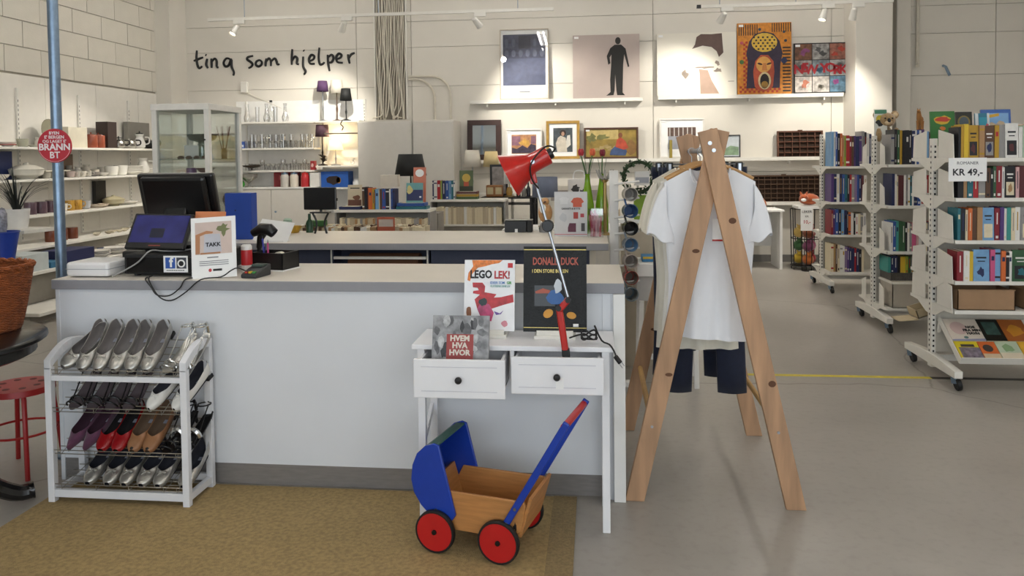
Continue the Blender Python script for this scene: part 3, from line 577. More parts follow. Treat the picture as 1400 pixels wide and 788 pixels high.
for z, dz in TIERS:
    b = MB(); ys = [.012, .05, .09, .13, .17, D_-.014]
    for i, y in enumerate(ys): b.cyl((.03, y, z + dz*(y-.012)/(D_-.026)), (W_-.03, y, z + dz*(y-.012)/(D_-.026)), .0022, n=6)
    b.cyl((.03, .006, z+.018), (W_-.03, .006, z+.018), .0022, n=6)
    for x in (.06, .22, .37, .53, W_-.06): b.cyl((x, .006, z+.018), (x, .008, z-.003), .0016, n=5); b.cyl((x, .008, z-.003), (x, D_-.014, z+dz-.003), .0016, n=5)
    b.build('wire_shelf', WIRE, rk)
SILVER = M('silver_leather', 'b4b2ac', .3, .75, var=.15, scale=40, bump=.15); LIN = M('grey_lining', '6f6a68', .7); DLIN = M('dark_lining', '2e2f38', .7)
def flat_shoe_mesh(upper, lining, pointed=0., heel=.0):
    L, K = .245, 16; rows = []
    S = [0, .015, .05, .1, .17, .24, .27, .31, .4, .5, .6, .7, .8, .9, .96, 1.0]
    for s in S:                                        # s = 0 toe, 1 heel
        w = .037*(math.sin(min(1, (s+.006)/(.2+.2*pointed))*math.pi/2)**(.4+pointed*.6))*(1-.22*max(0, (s-.4))/.6) if s < .9 else .037*.87*math.sqrt(max(.03, 1-((s-.9)/.102)**2))
        h = .02 + .024*min(1, (s+.01)/.2)**.6 + (.02*((s-.55)/.45)**1.5 if s > .55 else 0) - (.004 if .3 < s < .6 else 0)
        if s > .25: h = h + (.036 + .012*max(0, s-.6)/.4)*min(1, (s-.25)/.1)
        tm = math.pi*.99999 if s < .25 else math.pi*(.97-.42*min(1, (s-.25)/.1)); row = []
        for k in range(K+1):
            th = -tm + 2*tm*k/K; sx = math.sin(th); cz = -math.cos(th)
            x = w*math.copysign(abs(sx)**.7, sx); z = h*.5*(1+math.copysign(abs(cz)**.75, cz))
            row.append((x, s*L, z + heel*max(0, (s-.35)/.65)**1.3))
        rows.append(row)
    return MB().grid(rows).weld()
def shoe(name, label, x, tier, upper, lining, kind='flat', bow=True, lift=0., y0=.016, roll=0., yawz=0., group=None, pointed=0., extra_tilt=0.):
    z, dz = TIERS[tier]; ang = math.atan2(dz, D_-.026) + R(extra_tilt)
    t = thing(name, label, 'shoe', (x, RY0+y0+.004, z+.0125+.006+lift), group=group); t.rotation_euler = (ang, roll, yawz)
    if kind == 'flat':
        m = flat_shoe_mesh(upper, lining, pointed, .018).build('upper', [upper, lining], t, solid=.0022, sub=1, smooth=80)
        rows = []
        for s in [.24, .4, .6, .75, .9, .97]:
            w = .031*(1-.22*max(0, s-.4)/.6)*(1 if s < .9 else .75); rows.append([(u*w, s*.245, .0055+.018*max(0, (s-.35)/.65)**1.3) for u in (-1, 0, 1)])
        MB().grid(rows).build('insole', lining, t)
        B(-.008, .008, .16, .18, .014+.018*.3, .0148+.018*.4).build('insole_label', M('label_grey', '8a8c96', .6), t, smooth=0)
        B(-.024, .024, .2, .238, -.004, .016).build('heel_block', BLACKM, t, smooth=0, bevel=.004)
        if bow:
            b = MB()
            for s in (-1, 1): b.ball((s*.011, .052, .045), (.011, .0045, .006), 8, X=Matrix.Rotation(R(18*s), 3, 'Y')); b.tube([(0, .05, .045), (s*.01, .042, .043), (s*.016, .036, .038)], .002, 5)
            b.ball((0, .051, .046), .0045, 8); b.build('bow', upper, t)
    elif kind == 'sandal':
        sole = []
        for s in [0, .03, .1, .2, .32, .45, .6, .75, .9, .98, 1]:
            w = .034*(math.sin(min(1, (s+.01)/.25)*math.pi/2)**.6)*(1-.35*max(0, s-.3)/.7)*(1 if s < .95 else .7); zz = .006+.055*max(0, (s-.3)/.7)**1.2
            sole.append([(-w, s*.23, zz), (w, s*.23, zz), (w, s*.23, zz-.006), (-w, s*.23, zz-.006)])
        MB().grid(sole, closed=True).build('sole', lining, t)
        MB().tube([(0, .21, .055), (0, .222, .0)], [.014, .006], 8).build('heel', upper, t)
        hz = lambda s: .006+.055*max(0, (s-.3)/.7)**1.2
        for i, s in enumerate((.1, .17, .25)):
            w = .033; a = [(w*math.cos(q), s*.23+.012*math.sin(q)*(1 if i % 2 else -1), hz(s)+.032*math.sin(q)) for q in [math.pi*k/8 for k in range(9)]]
            MB().tube(a, .0038, 6).build('toe_strap', upper, t)
        MB().tube([(.026*math.cos(q)*1.05, .205+.03*math.sin(q), .115-.01*math.sin(q)) for q in [2*math.pi*k/14 for k in range(14)]], .0035, 6, closed=True).build('ankle_strap', upper, t)
        MB().tube([(.0, .235, .06), (0, .238, .09), (0, .236, .112)], .007, 6).build('heel_counter', upper, t)
        for s_ in (-1, 1): MB().tube(sm([(s_*.03, .06, .012), (s_*.03, .12, .05), (s_*.027, .18, .1), (s_*.026, .2, .113)], 3), .003, 5).build('side_strap', upper, t)
    return t
G1, G2, G3, G4 = 'shoes on the top tier', 'shoes on the second tier', 'shoes on the third tier', 'shoes on the bottom tier'
XS = lambda px: -2.385 + (px-60)*.00338
shoe('ballet_flat', 'silver ballet flat tipped sideways at the end of top tier', -2.312, 0, SILVER, LIN, roll=R(26), group=G1, lift=.012, yawz=R(-6))
for i, px in enumerate((112, 134, 156, 178, 200)):
    shoe('ballet_flat', ['second', 'third', 'fourth', 'fifth', 'sixth'][i] + ' silver ballet flat with bow and grey insole along the top tier', XS(px)-.012, 0, SILVER, LIN, group=G1, roll=R(random.uniform(-4, 4)), extra_tilt=6)
BS = M('bright_silver', 'd3d2ce', .2, .9, var=.1, scale=50)
for i, px in enumerate((222, 241)): shoe('strappy_sandal', ['silver strappy sandal next to the silver flats on top tier', 'silver strappy sandal against the end frame of top tier'][i], XS(px)-.006, 0, BS, SILVER, 'sandal', group=G1, yawz=R(-10), extra_tilt=-8)
BLK = M('black_leather', '0b0b0d', .35); NUDE = M('sandal_insole', '564c50', .6)
for i, px in enumerate((92, 117, 142, 166)): shoe('strappy_sandal', ['first', 'second', 'third', 'fourth'][i] + ' black strappy high heel sandal on the second tier', XS(px), 1, BLK, NUDE, 'sandal', group=G2, extra_tilt=-6)
WL = M('white_leather', 'dbd9d3', .4, var=.05)
for i, px in enumerate((199, 233)): shoe('ballet_flat', ['white leather flat with dark lining beside the black sandals', 'white leather flat beside the end frame on second tier'][i], XS(px), 1, WL, DLIN, group=G2, bow=True, yawz=R(-14), pointed=.2)
PUR = M('purple_suede', '532a44', .85, sheen=.4, var=.15); RDL = M('red_patent', '8e1318', .25); TAN = M('tan_leather', '8f6442', .45)
for i, px in enumerate((86, 108)): shoe('pointed_pump', ['purple suede pointed pump beside the rack side', 'purple suede pointed pump next to the red flats'][i], XS(px), 2, PUR, M('purple_lining', '3c2030', .8), group=G3, bow=False, pointed=1., yawz=R(-8))
for i, px in enumerate((131, 152)): shoe('ballet_flat', ['red ballet flat with black lining next to purple pump', 'red ballet flat with black lining next to tan shoe'][i], XS(px), 2, RDL, M('black_lining', '120d10', .8), group=G3, bow=False)
for i, px in enumerate((174, 195)):
    s_ = shoe('peep_toe_shoe', ['tan peep toe shoe next to red flat', 'tan peep toe shoe next to black sandal'][i], XS(px), 2, TAN, M('tan_lining', '6b5644', .7), group=G3, bow=False)
    MB().ball((0, .012, .022), (.014, .012, .009), 10).build('toe_opening', BLK, s_)
for i, px in enumerate((217, 238)):
    s_ = shoe('wedge_sandal', ['black sandal with silver strap next to tan shoe', 'black sandal with silver strap against the end frame'][i], XS(px)-.002, 2, BLK, BLK, 'sandal', group=G3, yawz=R(-12), extra_tilt=-8)
    MB().tube([(.033*math.cos(q), .1, .022+.036*math.sin(q)) for q in [math.pi*k/8 for k in range(9)]], .011, 6).build('silver_strap', BS, s_)
for i, px in enumerate((113, 140, 163, 186, 209, 243)): shoe('ballet_flat', ['first', 'second', 'third', 'fourth', 'fifth', 'sixth'][i] + ' silver toe ballet flat with navy insole along the bottom tier', XS(px)-.006, 3, SILVER, DLIN, group=G4, roll=R(random.uniform(-4, 4)), extra_tilt=5)
# ------------------------------------------------------------------ wooden A-frame clothes rail
PINE = M('pine', 'b08b6a', .6, var=.22, scale=22, stretch=(1, 1, .12), bump=.15, bscale=40); DOWEL = M('dowel_birch', 'c39a5f', .55, var=.1)
KNOT = M('pine_knot', '5c3a22', .7)
af = thing('clothes_rail', 'wooden A-frame clothes rail of pine planks in front of the aisle', 'clothes rail', (.495, 3.72, 0))
for y, fy in ((-.43, -1), (.43, 1)):
    for s, dy in ((1, -.0), (-1, .031)):
        foot = Vector((s*.335, y+dy*(1), .0)); top = Vector((-s*.028, y+dy, 1.60)); d = (top-foot).normalized()
        b = MB(); ux = Vector((d.z, 0, -d.x))*.04
        vs = [p + ux*i + Vector((0, j, 0)) for p in (foot, top) for i in (-1, 1) for j in (-.015, .015)]
        for k in (0, 1, 2, 3): vs[k] = vs[k] + d*(0-vs[k].z)/d.z
        b.add(vs, [(0, 1, 3, 2), (4, 6, 7, 5), (0, 4, 5, 1), (2, 3, 7, 6), (0, 2, 6, 4), (1, 5, 7, 3)])
        lg = b.build('leg', PINE, af, smooth=0, bevel=.003)
        for f in (.26,): MB().cyl(foot + d*f*1.3 + Vector((0, -.019, 0)), foot + d*f*1.3 + Vector((0, -.014, 0)), .006, n=10).build('screw_head', CHROME, lg)
        for f, w in (((.34, .014), (.78, .013)) if s > 0 else ((.36, .008), (.7, .009))):
            MB().prism(ell(0, 0, .016, w, 10), -.0158, -.0148, 'xz', X=Matrix.Translation(foot + d*f*1.6 + ux*(.35 if f > .5 else .5))).build('knot', KNOT, lg, smooth=0)
for p in ((-.02, 1.545), (-.004, 1.515)): MB().cyl((p[0], -.452, p[1]), (p[0], -.444, p[1]), .0085, n=10).build('bolt_head', CHROME, af)
MB().cyl((-.0, -.43, 1.515), (0, .46, 1.515), .0125, n=12).build('hanging_rod', CHROME, af)
for s in (-1, 1): MB().cyl((s*.262, -.43+.035, .35), (s*.262, .43, .35), .013, n=10).build('side_dowel', DOWEL, af)

HW = M('hanger_wood', 'b58a56', .5, var=.1)
def hanger(y, label, drop=0., clips=False):
    t = thing('hanger', label, 'hanger', (.495, y, 1.515), group='hangers on the rail')
    MB().tube([(.0165*math.cos(a), 0, .0165*math.sin(a)) for a in [R(-20+25*k) for k in range(10)]] + [(-.012, 0, -.012), (0, 0, -.028), (0, 0, -.06)], .0019, 6).build('hook', CHROME, t)
    if clips:
        MB().cyl((-.19, 0, -.065), (.19, 0, -.065), .003, n=6).build('bar', CHROME, t)
        for s in (-1, 1):
            c = B(s*.165-.016, s*.165+.016, -.016, .016, -.105, -.055).build('clip', BLACK, t, smooth=0, bevel=.004)
            B(s*.165-.006, s*.165+.006, -.0185, -.016, -.098, -.062).build('clip_spring', CHROME, c, smooth=0)
    else:
        MB().tube(sm([(-.185, 0, -.125), (-.1, 0, -.083), (0, 0, -.055), (.1, 0, -.083), (.185, 0, -.125)], 4), .0085, 8).build('wooden_bow', HW, t)
    return t
def tshirt(y, label, colour, seed=0, w=.20, hem=.69, dx=0., shoulder=1.375, tag_=False, dh=0.):
    rn = random.Random(seed); t = thing('t_shirt', label, 'shirt', (.495+dx, y, 0), group='shirts on the rail'); ph = [rn.uniform(0, 6.3) for _ in range(6)]
    N, V = 27, 22; rows = []
    for j in range(V+1):
        v = j/V; row = []
        for side in (-1, 1):
            for i in range(N):
                u = (-1 + 2*i/N) if side < 0 else (1 - 2*i/N)
                x0 = u*w; ax_ = abs(x0); nk = .085
                zt = shoulder+.062 - max(0, ax_-nk)/(w-nk)*.062
                if ax_ < nk: zt = (shoulder-.03 if side < 0 else shoulder+.045) + (ax_/nk)**2.2*(.092 if side < 0 else .017)
                z = hem + dh*u + v*(zt-hem-dh*u); low = max(0, 1-v)
                W = w*(1 + .0*v) - .018*math.exp(-((v-.35)/.25)**2) + .0*low
                d = (.016 + .014*low**.7 + .010*math.exp(-((v-.72)/.18)**2))*(max(0, 1-abs(u)**2.4))**.5
                fold = (.010*math.sin(9*u+ph[0]+1.2*v)*low + .007*math.sin(17*u+ph[1]-2*v)*low**1.3 + .005*math.sin(5*u+ph[2]+5*v)*(1-abs(u)) + .004*math.sin(12*(abs(u)-v)+ph[3])*v*(1-v)*3)*(1-abs(u)**6)
                row.append((u*W, side*d + fold, z))
        rows.append(row)
    MB().grid(rows, closed=True).build('body', colour, t, smooth=80, sub=1)
    for s in (-1, 1):
        rows = []; K = 18
        for j in range(9):
            q = j/8; c = Vector((s*(w-.014+.022*q), 0, shoulder-.085-.165*q)); a = R(90-66*q**.8); mj = .086-.022*q; mn = .024+.012*q
            e1 = Vector((s*math.cos(a), 0, math.sin(a))); row = []
            for k in range(K):
                th = 2*math.pi*k/K; rp = 1+.14*q*math.sin(3*th+ph[4]+s)+.1*q*math.sin(5*th+ph[5])
                p = c + e1*math.cos(th)*mj*rp + Vector((0, math.sin(th)*mn*rp, 0)) + Vector((0, 0, -.012*q*math.sin(4*th+ph[3])))
                row.append(tuple(p))
            rows.append(row)
        MB().grid(rows, closed=True).build('sleeve', colour, t, smooth=80, sub=1, solid=.0012)
    a = [(.085*math.cos(q), -.012-.012*math.sin(q)*1.0, shoulder+.062-.093*math.sin(q)**.9) for q in [math.pi*k/16 for k in range(17)]]
    MB().tube(a, .005, 6).build('neckband', colour, t)
    if tag_:
        MB().tube([(.02, -.026, shoulder+.03), (.022, -.034, shoulder-.08), (.028, -.038, shoulder-.16)], .0015, 5).build('tag_string', RED, t)
        g = B(.005, .05, -.042, -.0405, shoulder-.25, shoulder-.155).build('price_tag', PAPER, t, smooth=0); B(.005, .05, -.0427, -.042, shoulder-.252, shoulder-.244).build('tag_stripe', RED, g, smooth=0)
        B(-.03, .03, .006, .009, shoulder-.035, shoulder+.035).build('size_label', M('label_red', 'a3302a', .6), t, smooth=0)
    return t
CW = M('cotton_white', 'e6e7ea', .85, sheen=.3, var=.02); CC = M('cotton_cream', 'd9d4c5', .85, sheen=.3, var=.03); CO = M('cotton_offwhite', 'e2dfd5', .85, sheen=.3, var=.02)
hanger(3.42, 'wooden hanger inside the front white t-shirt'); tshirt(3.42, 'white short sleeved t-shirt with red price tag at the rail front', CW, 1, tag_=True, dh=-.012)
for i, (y, c, dx, hem, l) in enumerate([(3.515, CO, -.012, .70, 'off white t-shirt just behind the tagged white one'), (3.61, CC, -.03, .60, 'cream t-shirt between the off white and the rearmost shirt'), (3.70, CC, -.035, .66, 'cream t-shirt hanging nearest the navy trousers')]):
    hanger(y, 'wooden hanger inside the ' + ['off white', 'middle cream', 'rear cream'][i] + ' t-shirt').location.x += dx*.0; tshirt(y, l, c, i+4, dx=dx, hem=hem, w=.195)
DEN = M('navy_cloth', '0f1830', .8, var=.15, scale=40, sheen=.15)
def trousers(y, label, zb, dx=0., seed=0, legw=.075, gap=.0, hw=.2):
    t = thing('trousers', label, 'trousers', (.495+dx, y, 0), group='trousers on clip hangers'); rn = random.Random(seed); ph = rn.uniform(0, 6)
    zt, zc = 1.435, 1.13; K = 20
    def ring(cx, hw_, hd, z, lob): return [(cx + hw_*math.cos(q), hd*math.sin(q)*(1+.25*math.sin(3*q+ph+z*3)*lob), z) for q in [2*math.pi*k/K for k in range(K)]]
    MB().grid([ring(0, hw-.003*k, .018+.004*k, zt-(zt-zc+.06)*k/6, .4) for k in range(7)], closed=True).build('hip', DEN, t, smooth=80, solid=.002)
    MB().grid([ring(0, hw+.003, .022, zt+.002, .2), ring(0, hw+.003, .023, zt-.045, .2)], closed=True).build('waistband', DEN, t, smooth=80, solid=.002)
    for s in (-1, 1):
        rows = []
        for k in range(9):
            q = k/8; z = zc - (zc-zb)*q; cx = s*(hw-.1+.02*q+gap*q); rows.append(ring(cx, .098-(.098-legw)*min(1, q*1.6), .03-.006*q, z, .8))
        MB().grid(rows, closed=True).build('leg', DEN, t, smooth=80, solid=.002)
    return t
for i, (y, zb, dx, g, l) in enumerate([(3.80, .335, .03, .012, 'navy trousers hanging lowest on the rail behind the shirts'), (3.88, .52, .02, -.03, 'shorter navy trousers between two longer pairs'), (3.96, .37, -.01, .01, 'navy trousers nearest the rear legs of the rail')]):
    hanger(y, ['first', 'middle', 'rear'][i] + ' clip hanger holding navy trousers', clips=True).location.x += dx; trousers(y, l, zb, dx, i, .07, g)

# ------------------------------------------------------------------ black round table, basket, red stool, pole with sign
BW = M('black_lacquer', '0d0c0d', .25, var=.1, coat=.2)
tb = thing('pedestal_table', 'black round pedestal table with curved feet beside the shoe rack', 'table', (-2.77, 2.84, 0))
MB().lathe([(.0, .665), (.36, .67), (.40, .68), (.42, .69), (.42, .735), (.45, .737), (.462, .745), (.462, .757), (.45, .765), (0, .765)], 40).build('table_top', BW, tb)
MB().lathe([(.07, .16), (.085, .18), (.09, .24), (.06, .28), (.045, .3), (.06, .33), (.072, .4), (.06, .5), (.045, .58), (.06, .62), (.1, .66), (0, .665)], 20).build('pedestal', BW, tb)
for k in range(4):
    a = R(45+90*k); d = Vector((math.cos(a), math.sin(a), 0))
    MB().tube(sm([d*.05+Vector((0, 0, .2)), d*.14+Vector((0, 0, .19)), d*.25+Vector((0, 0, .09)), d*.33+Vector((0, 0, .042)), d*.39+Vector((0, 0, .04))], 4), [.045]*4+[.042]*4+[.036]*4+[.034]*4+[.038], 10).build('foot', BW, tb)
def wicker(name, c, sc_=40):
    m = M(name, c, .7, var=.3, scale=30); nt = m.node_tree; b = nt.nodes['Principled BSDF']; tc = nt.nodes.new('ShaderNodeTexCoord')
    w = nt.nodes.new('ShaderNodeTexWave'); w.bands_direction = 'Z'; w.inputs['Scale'].default_value = sc_; w.inputs['Distortion'].default_value = 3; w.inputs['Detail Scale'].default_value = 4; nt.links.new(tc.outputs['Object'], w.inputs[0])
    bp = nt.nodes.new('ShaderNodeBump'); bp.inputs['Strength'].default_value = .7; bp.inputs['Distance'].default_value = .006; nt.links.new(w.outputs[0], bp.inputs['Height']); nt.links.new(bp.outputs[0], b.inputs['Normal']); return m
bs = thing('wicker_basket', 'round orange brown wicker basket on the black table', 'basket', (-2.685, 3.05, .766)); WK = wicker('wicker_orange', '8f4a1c')
n = 44; rows = []
for j in range(23):
    z = .275*j/22; r = .155+.055*(z/.275)**.8; rows.append([((r+.0045*(1 if (i+j) % 2 else -1))*math.cos(2*math.pi*i/n), (r+.0045*(1 if (i+j) % 2 else -1))*math.sin(2*math.pi*i/n), z) for i in range(n)])
bb = MB().grid(rows, closed=True); bb.build('woven_wall', WK, bs, solid=.008, smooth=80)
MB().lathe([(0, .001), (.15, .001), (.15, .008), (0, .008)], 24).build('base', WK, bs)
rim = MB()
for s in (0, math.pi): rim.tube([((.214+.008*math.sin(16*a+s))*math.cos(a), (.214+.008*math.sin(16*a+s))*math.sin(a), .279+.006*math.cos(16*a+s)) for a in [2*math.pi*k/96 for k in range(96)]], .0085, 6, closed=True)
rim.build('braided_rim', WK, bs)
RS = M('stool_red', 'a11c1c', .4)
so = thing('metal_stool', 'red metal stool with holes in the seat behind the shoe rack', 'stool', (-2.785, 3.41, 0))
MB().lathe([(0, .405), (.135, .405), (.148, .40), (.152, .39), (.148, .418), (.135, .42), (0, .42)], 28).build('seat', RS, so)
for k in range(8):
    a = 2*math.pi*k/8; MB().lathe([(0, .4203), (.016, .4205), (.016, .4215), (0, .4215)], 12, (.09*math.cos(a), .09*math.sin(a), 0)).build('seat_hole', M('stool_hole', '5a1012', .6), so)
for k in range(4):
    a = R(45+90*k); d = Vector((math.cos(a), math.sin(a), 0)); MB().tube([d*.11+Vector((0, 0, .40)), d*.135+Vector((0, 0, .37)), d*.155+Vector((0, 0, .2)), d*.175], .011, 8).build('leg', RS, so)
MB().tube([(.155*math.cos(q), .155*math.sin(q), .2) for q in [2*math.pi*k/24 for k in range(24)]], .006, 6, closed=True).build('foot_ring', RS, so)
po = thing('steel_pole', 'blue grey steel pole rising from behind the counter end', 'pole', (-2.69, 3.60, 0))
MB().cyl((0, 0, 0), (0, 0, H), .0255, n=20).build('tube', STEEL, po); MB().lathe([(.06, 0), (.06, .01), (.03, .02), (0, .02)], 20).build('flange', STEEL, po)
sn = thing('round_sign', 'round red sign with white words ending BRANN on the steel pole', 'sign', (-2.676, 3.567, 1.578), R(8))
MB().lathe([(0, 0), (.083, 0), (.085, .003), (.083, .006), (0, .006)], 40, (0, 0, 0), X=Matrix.Rotation(R(90), 4, 'X')).build('disc', M('sign_red', 'b01a2c', .4), sn)
SW = M('sign_white', 'e6e0e0', .5)
for s, z, sz, bo in (('BYEN', .062, .022, .0003), ("E' BERGEN", .042, .022, .0003), ("OG LAGET E'", .021, .021, .0003), ('BRANN', -.008, .046, .0012), ('BT', -.048, .046, .0008)): text(s, sz, SW, sn, face(0, -.0068, z), bold=bo, sx=.95 if s != 'BRANN' else 1.0)
MB().tube([(.079*math.cos(q), -.0062, .079*math.sin(q)) for q in [R(200+7*k) for k in range(21)]], .0008, 4).build('edge_line', SW, sn)
# ------------------------------------------------------------------ rolling book racks with books
PAL = dict(black='15141a', navy='1b2550', blue='2a4f94', teal='1f6470', green='2c5434', lime='8aa02e', red='a32028', crimson='7e1a26', maroon='521e22', orange='c4622a', ochre='b08a24', yellow='cfae2c', tan='a58058', brown='543824', cream='d6c9aa', white='dcdad4', grey='8c8a88', pink='c0527c', rose='c9a0a0', purple='4d3370', mauve='7d6a8c', sky='6f9cc4', beige='b8a88c', seagreen='3b8f86', peach='cc9070', mint='a8bda4')
def bmat(c): return M('cloth_'+c, PAL[c], .5, var=.1, scale=25)
def unit_book(k):
    b = MB(); t = .09
    b.box(0, t, 0, 1, 0, 1, 0); b.box(1-t, 1, 0, 1, 0, 1, 0); b.box(t, 1-t, 0, .02, 0, 1, 0); b.box(t, 1-t, .02, .975, .01, .985, 1)
    if k == 0: b.box(.2, .8, -.006, 0, .66, .8, 2)
    elif k == 1: b.box(.4, .6, -.006, 0, .3, .86, 2); 
    elif k == 2: b.box(.02, .98, -.006, 0, .84, .9, 2); b.box(.02, .98, -.006, 0, .1, .16, 2)
    elif k == 3: b.box(.4, .6, -.006, 0, .5, .86, 2); b.box(.25, .75, -.006, 0, .06, .14, 2)
    return b.mesh('book', [PAPER, PAGES, PAPER], 0)
UB = [unit_book(k) for k in range(5)]
ORD = ['first', 'second', 'third', 'fourth', 'fifth', 'sixth', 'seventh', 'eighth', 'ninth', 'tenth', 'eleventh', 'twelfth', 'thirteenth', 'fourteenth', 'fifteenth', 'sixteenth', 'seventeenth', 'eighteenth', 'nineteenth', 'twentieth']
brn = random.Random(11)
def book(loc, t, d, h, c, label, group, k=None, band=None, rz=0., ry=0., name='book', rx=0.):
    o = bpy.data.objects.new(name, UB[brn.randrange(5) if k is None else k]); col.objects.link(o); o.location = loc; o.scale = (t, d, h); o.rotation_euler = (rx, ry, rz)
    band = band or ('white' if c in ('black', 'navy', 'blue', 'green', 'maroon', 'purple', 'brown', 'crimson', 'red', 'teal') and brn.random() < .6 else brn.choice(['black', 'ochre', 'cream', 'navy', 'red', 'grey']))
    for i, m in enumerate((bmat(c), PAGES, bmat(band))): o.material_slots[i].link = 'OBJECT'; o.material_slots[i].material = m
    return tag(o, label, 'book', group)
def album(x0, x1, y, z, h, label, base, shapes, tilt=6, d=.014):
    th, X, pr = cover_book('album', label, ((x0+x1)/2, y, z), x1-x0, h, d, tilt, base)
    for i, (nm, polys, mt) in enumerate(shapes): pr(nm, polys, mt, .0006+.0003*i)
    th['group'] = 'albums on top of the racks'; return th
def row(x0, y, z, spec, place, group, depth=.14, end=None, facing=1):
    x = x0
    for i, s in enumerate(spec):
        c, t, h = s[0], s[1]/1000, s[2]/1000
        if end and x + t > end: break
        t2 = t*.97
        if t >= .06:
            cv = album(x+.001, x+t2, y+.004, z, h, f'{c} cover facing out, {ORD[i]} book along the {place}', bmat(c), [('cover_picture', [rect(-t*.36, t*.36, h*.08, h*.5)], bmat(brn.choice(['grey', 'sky', 'brown', 'cream', 'black']))), ('cover_motif', [blob(0, h*.3, t*.2, h*.14, 10, .4, i)], bmat(brn.choice(['tan', 'maroon', 'teal', 'cream', 'navy']))), ('cover_title', [rect(-t*.3, t*.3, h*.72, h*.77), rect(-t*.22, t*.22, h*.62, h*.65)], bmat('white' if c in ('green', 'brown', 'black') else 'black'))], 2); cv['group'] = group; x += t + .0005; continue
        book((x, y + brn.uniform(0, .008), z), t2, depth*(1 if t < .06 else .16), h, c, f'{c} {"cover" if t >= .06 else "spined book"}, {ORD[i]} book along the {place}', group, k=(3 if t >= .06 else None))
        x += t + .0005
    return x
def rack(name, label, x0, yc, width, top, shelves, hd, plate=None):
    t = thing(name, label, 'book rack', (x0, yc, 0), 0)
    for ux in (0, width):
        u = B(ux-.015, ux+.015, -.028, .028, .06, top).build('upright', WMETAL, t, smooth=0, bevel=.002)
        sl = MB(); z = .16
        while z < top-.03: sl.box(ux-.016, ux+.016, -.006, .006, z, z+.014); z += .035
        for fy in (-1, 1):
            z = .16
            while z < top-.03: sl.box(ux-.0055, ux+.0055, fy*.0281-.0004, fy*.0281+.0004, z, z+.014); z += .035
        sl.build('slot_row', BLACKM, u, smooth=0)['kind'] = 'stuff'
        bb = MB().prism([(-.39, .085), (.39, .085), (.39, .13), (.1, .155), (-.1, .155), (-.39, .13)], ux-.025, ux+.025, 'yz').build('base_foot', WMETAL, t, smooth=0, bevel=.003)
        for sy in (-.34, .34):
            w = MB().lathe([(.01, -.014), (.036, -.014), (.04, -.01), (.04, .01), (.036, .014), (0, .014)], 18, (ux+.012, sy-.012, .0405), X=Matrix.Rotation(R(80), 4, 'Y')).build('caster_wheel', BLACKM, t)
            MB().bar((ux, sy, .085), (ux+.004, sy-.006, .045), .04, .035).build('caster_fork', STEEL, w)
    B(0, width, -.012, .012, .10, .14).build('base_beam', WMETAL, t, smooth=0); B(0, width, -.006, .006, .16, top-.05).build('back_panel', M('rack_back', 'cfcabd', .6), t, smooth=0)
    for k, (z, sides) in enumerate(shelves):
        for s in sides:
            y0, y1 = (-hd-.03, -.03) if s < 0 else (.03, hd+.03)
            sh_ = B(.0, width, y0, y1, z-.024, z).build('shelf', WMETAL, t, smooth=0, bevel=.002)
            for ux in (0, width):
                MB().prism([(s*.03, z), (s*(hd+.03), z), (s*(hd+.03), z-.02), (s*.2, z-.026), (s*.07, z-.08), (s*.03, z-.085)], ux-.012, ux-.009, 'yz').build('bracket', WMETAL, sh_, smooth=0)
            if plate: MB().prism([(s*plate[0], z+.001), (s*plate[1], z+.001), (s*(plate[1]-.012), z+.15), (s*plate[0], z+.185)], -.008, -.0045, 'yz').build('bookend_plate', WMETAL, sh_, smooth=0)
    return t
# nearest rack, with the price sign
r1 = rack('book_rack', 'white rolling book rack with the KR 49 price sign', 2.235, 5.38, .92, 1.585, [(1.455, (-1, 1)), (1.207, (-1, 1)), (.942, (-1, 1)), (.685, (-1, 1)), (.50, (-1, 1))], .295, (.09, .31))
PS = 'price sign rack'
g = 'novels on the price sign rack'
y1 = 5.38-.325
F = [('black', 14, 195), ('ochre', 16, 205), ('yellow', 26, 212), ('ochre', 62, 205), ('tan', 32, 203), ('brown', 60, 200), ('ochre', 26, 202), ('grey', 34, 206), ('white', 78, 214), ('white', 22, 190), ('mint', 24, 200), ('peach', 34, 205), ('red', 20, 207), ('navy', 26, 200), ('cream', 24, 196), ('blue', 30, 210), ('white', 22, 200), ('maroon', 28, 204), ('black', 30, 205)]
row(2.25, y1, 1.4555, F, 'top shelf of the '+PS, g, end=3.1)
F = [('black', 34, 190), ('tan', 20, 185), ('teal', 34, 192), ('red', 30, 188), ('grey', 40, 190), ('brown', 28, 186), ('black', 16, 182), ('green', 18, 196), ('crimson', 34, 198), ('white', 16, 190), ('black', 62, 196), ('rose', 20, 190), ('maroon', 36, 198), ('black', 28, 192), ('blue', 26, 190), ('cream', 26, 188), ('orange', 24, 192), ('white', 30, 196), ('navy', 30, 190)]
row(2.25, y1, 1.2075, F, 'second shelf of the '+PS, g, end=3.1)
F = [('teal', 18, 200), ('black', 28, 198), ('cream', 14, 190), ('orange', 24, 200), ('brown', 28, 198), ('tan', 32, 206), ('sky', 70, 204), ('crimson', 30, 200), ('purple', 24, 206), ('white', 16, 198), ('seagreen', 24, 204), ('cream', 24, 200), ('white', 30, 206), ('grey', 110, 206), ('navy', 28, 200), ('red', 24, 200), ('black', 30, 198), ('cream', 26, 200)]
row(2.25, y1, .9425, F, 'third shelf of the '+PS, g, end=3.1)
F = [('crimson', 36, 186), ('white', 36, 190), ('yellow', 22, 186), ('sky', 98, 198), ('pink', 28, 198), ('sky', 34, 200), ('orange', 28, 190), ('black', 20, 180), ('white', 18, 188), ('green', 106, 196), ('rose', 26, 190), ('cream', 24, 188), ('navy', 28, 192), ('red', 30, 194), ('white', 26, 190), ('teal', 30, 188)]
row(2.25, y1, .6855, F, 'fourth shelf of the '+PS, g, end=3.1)
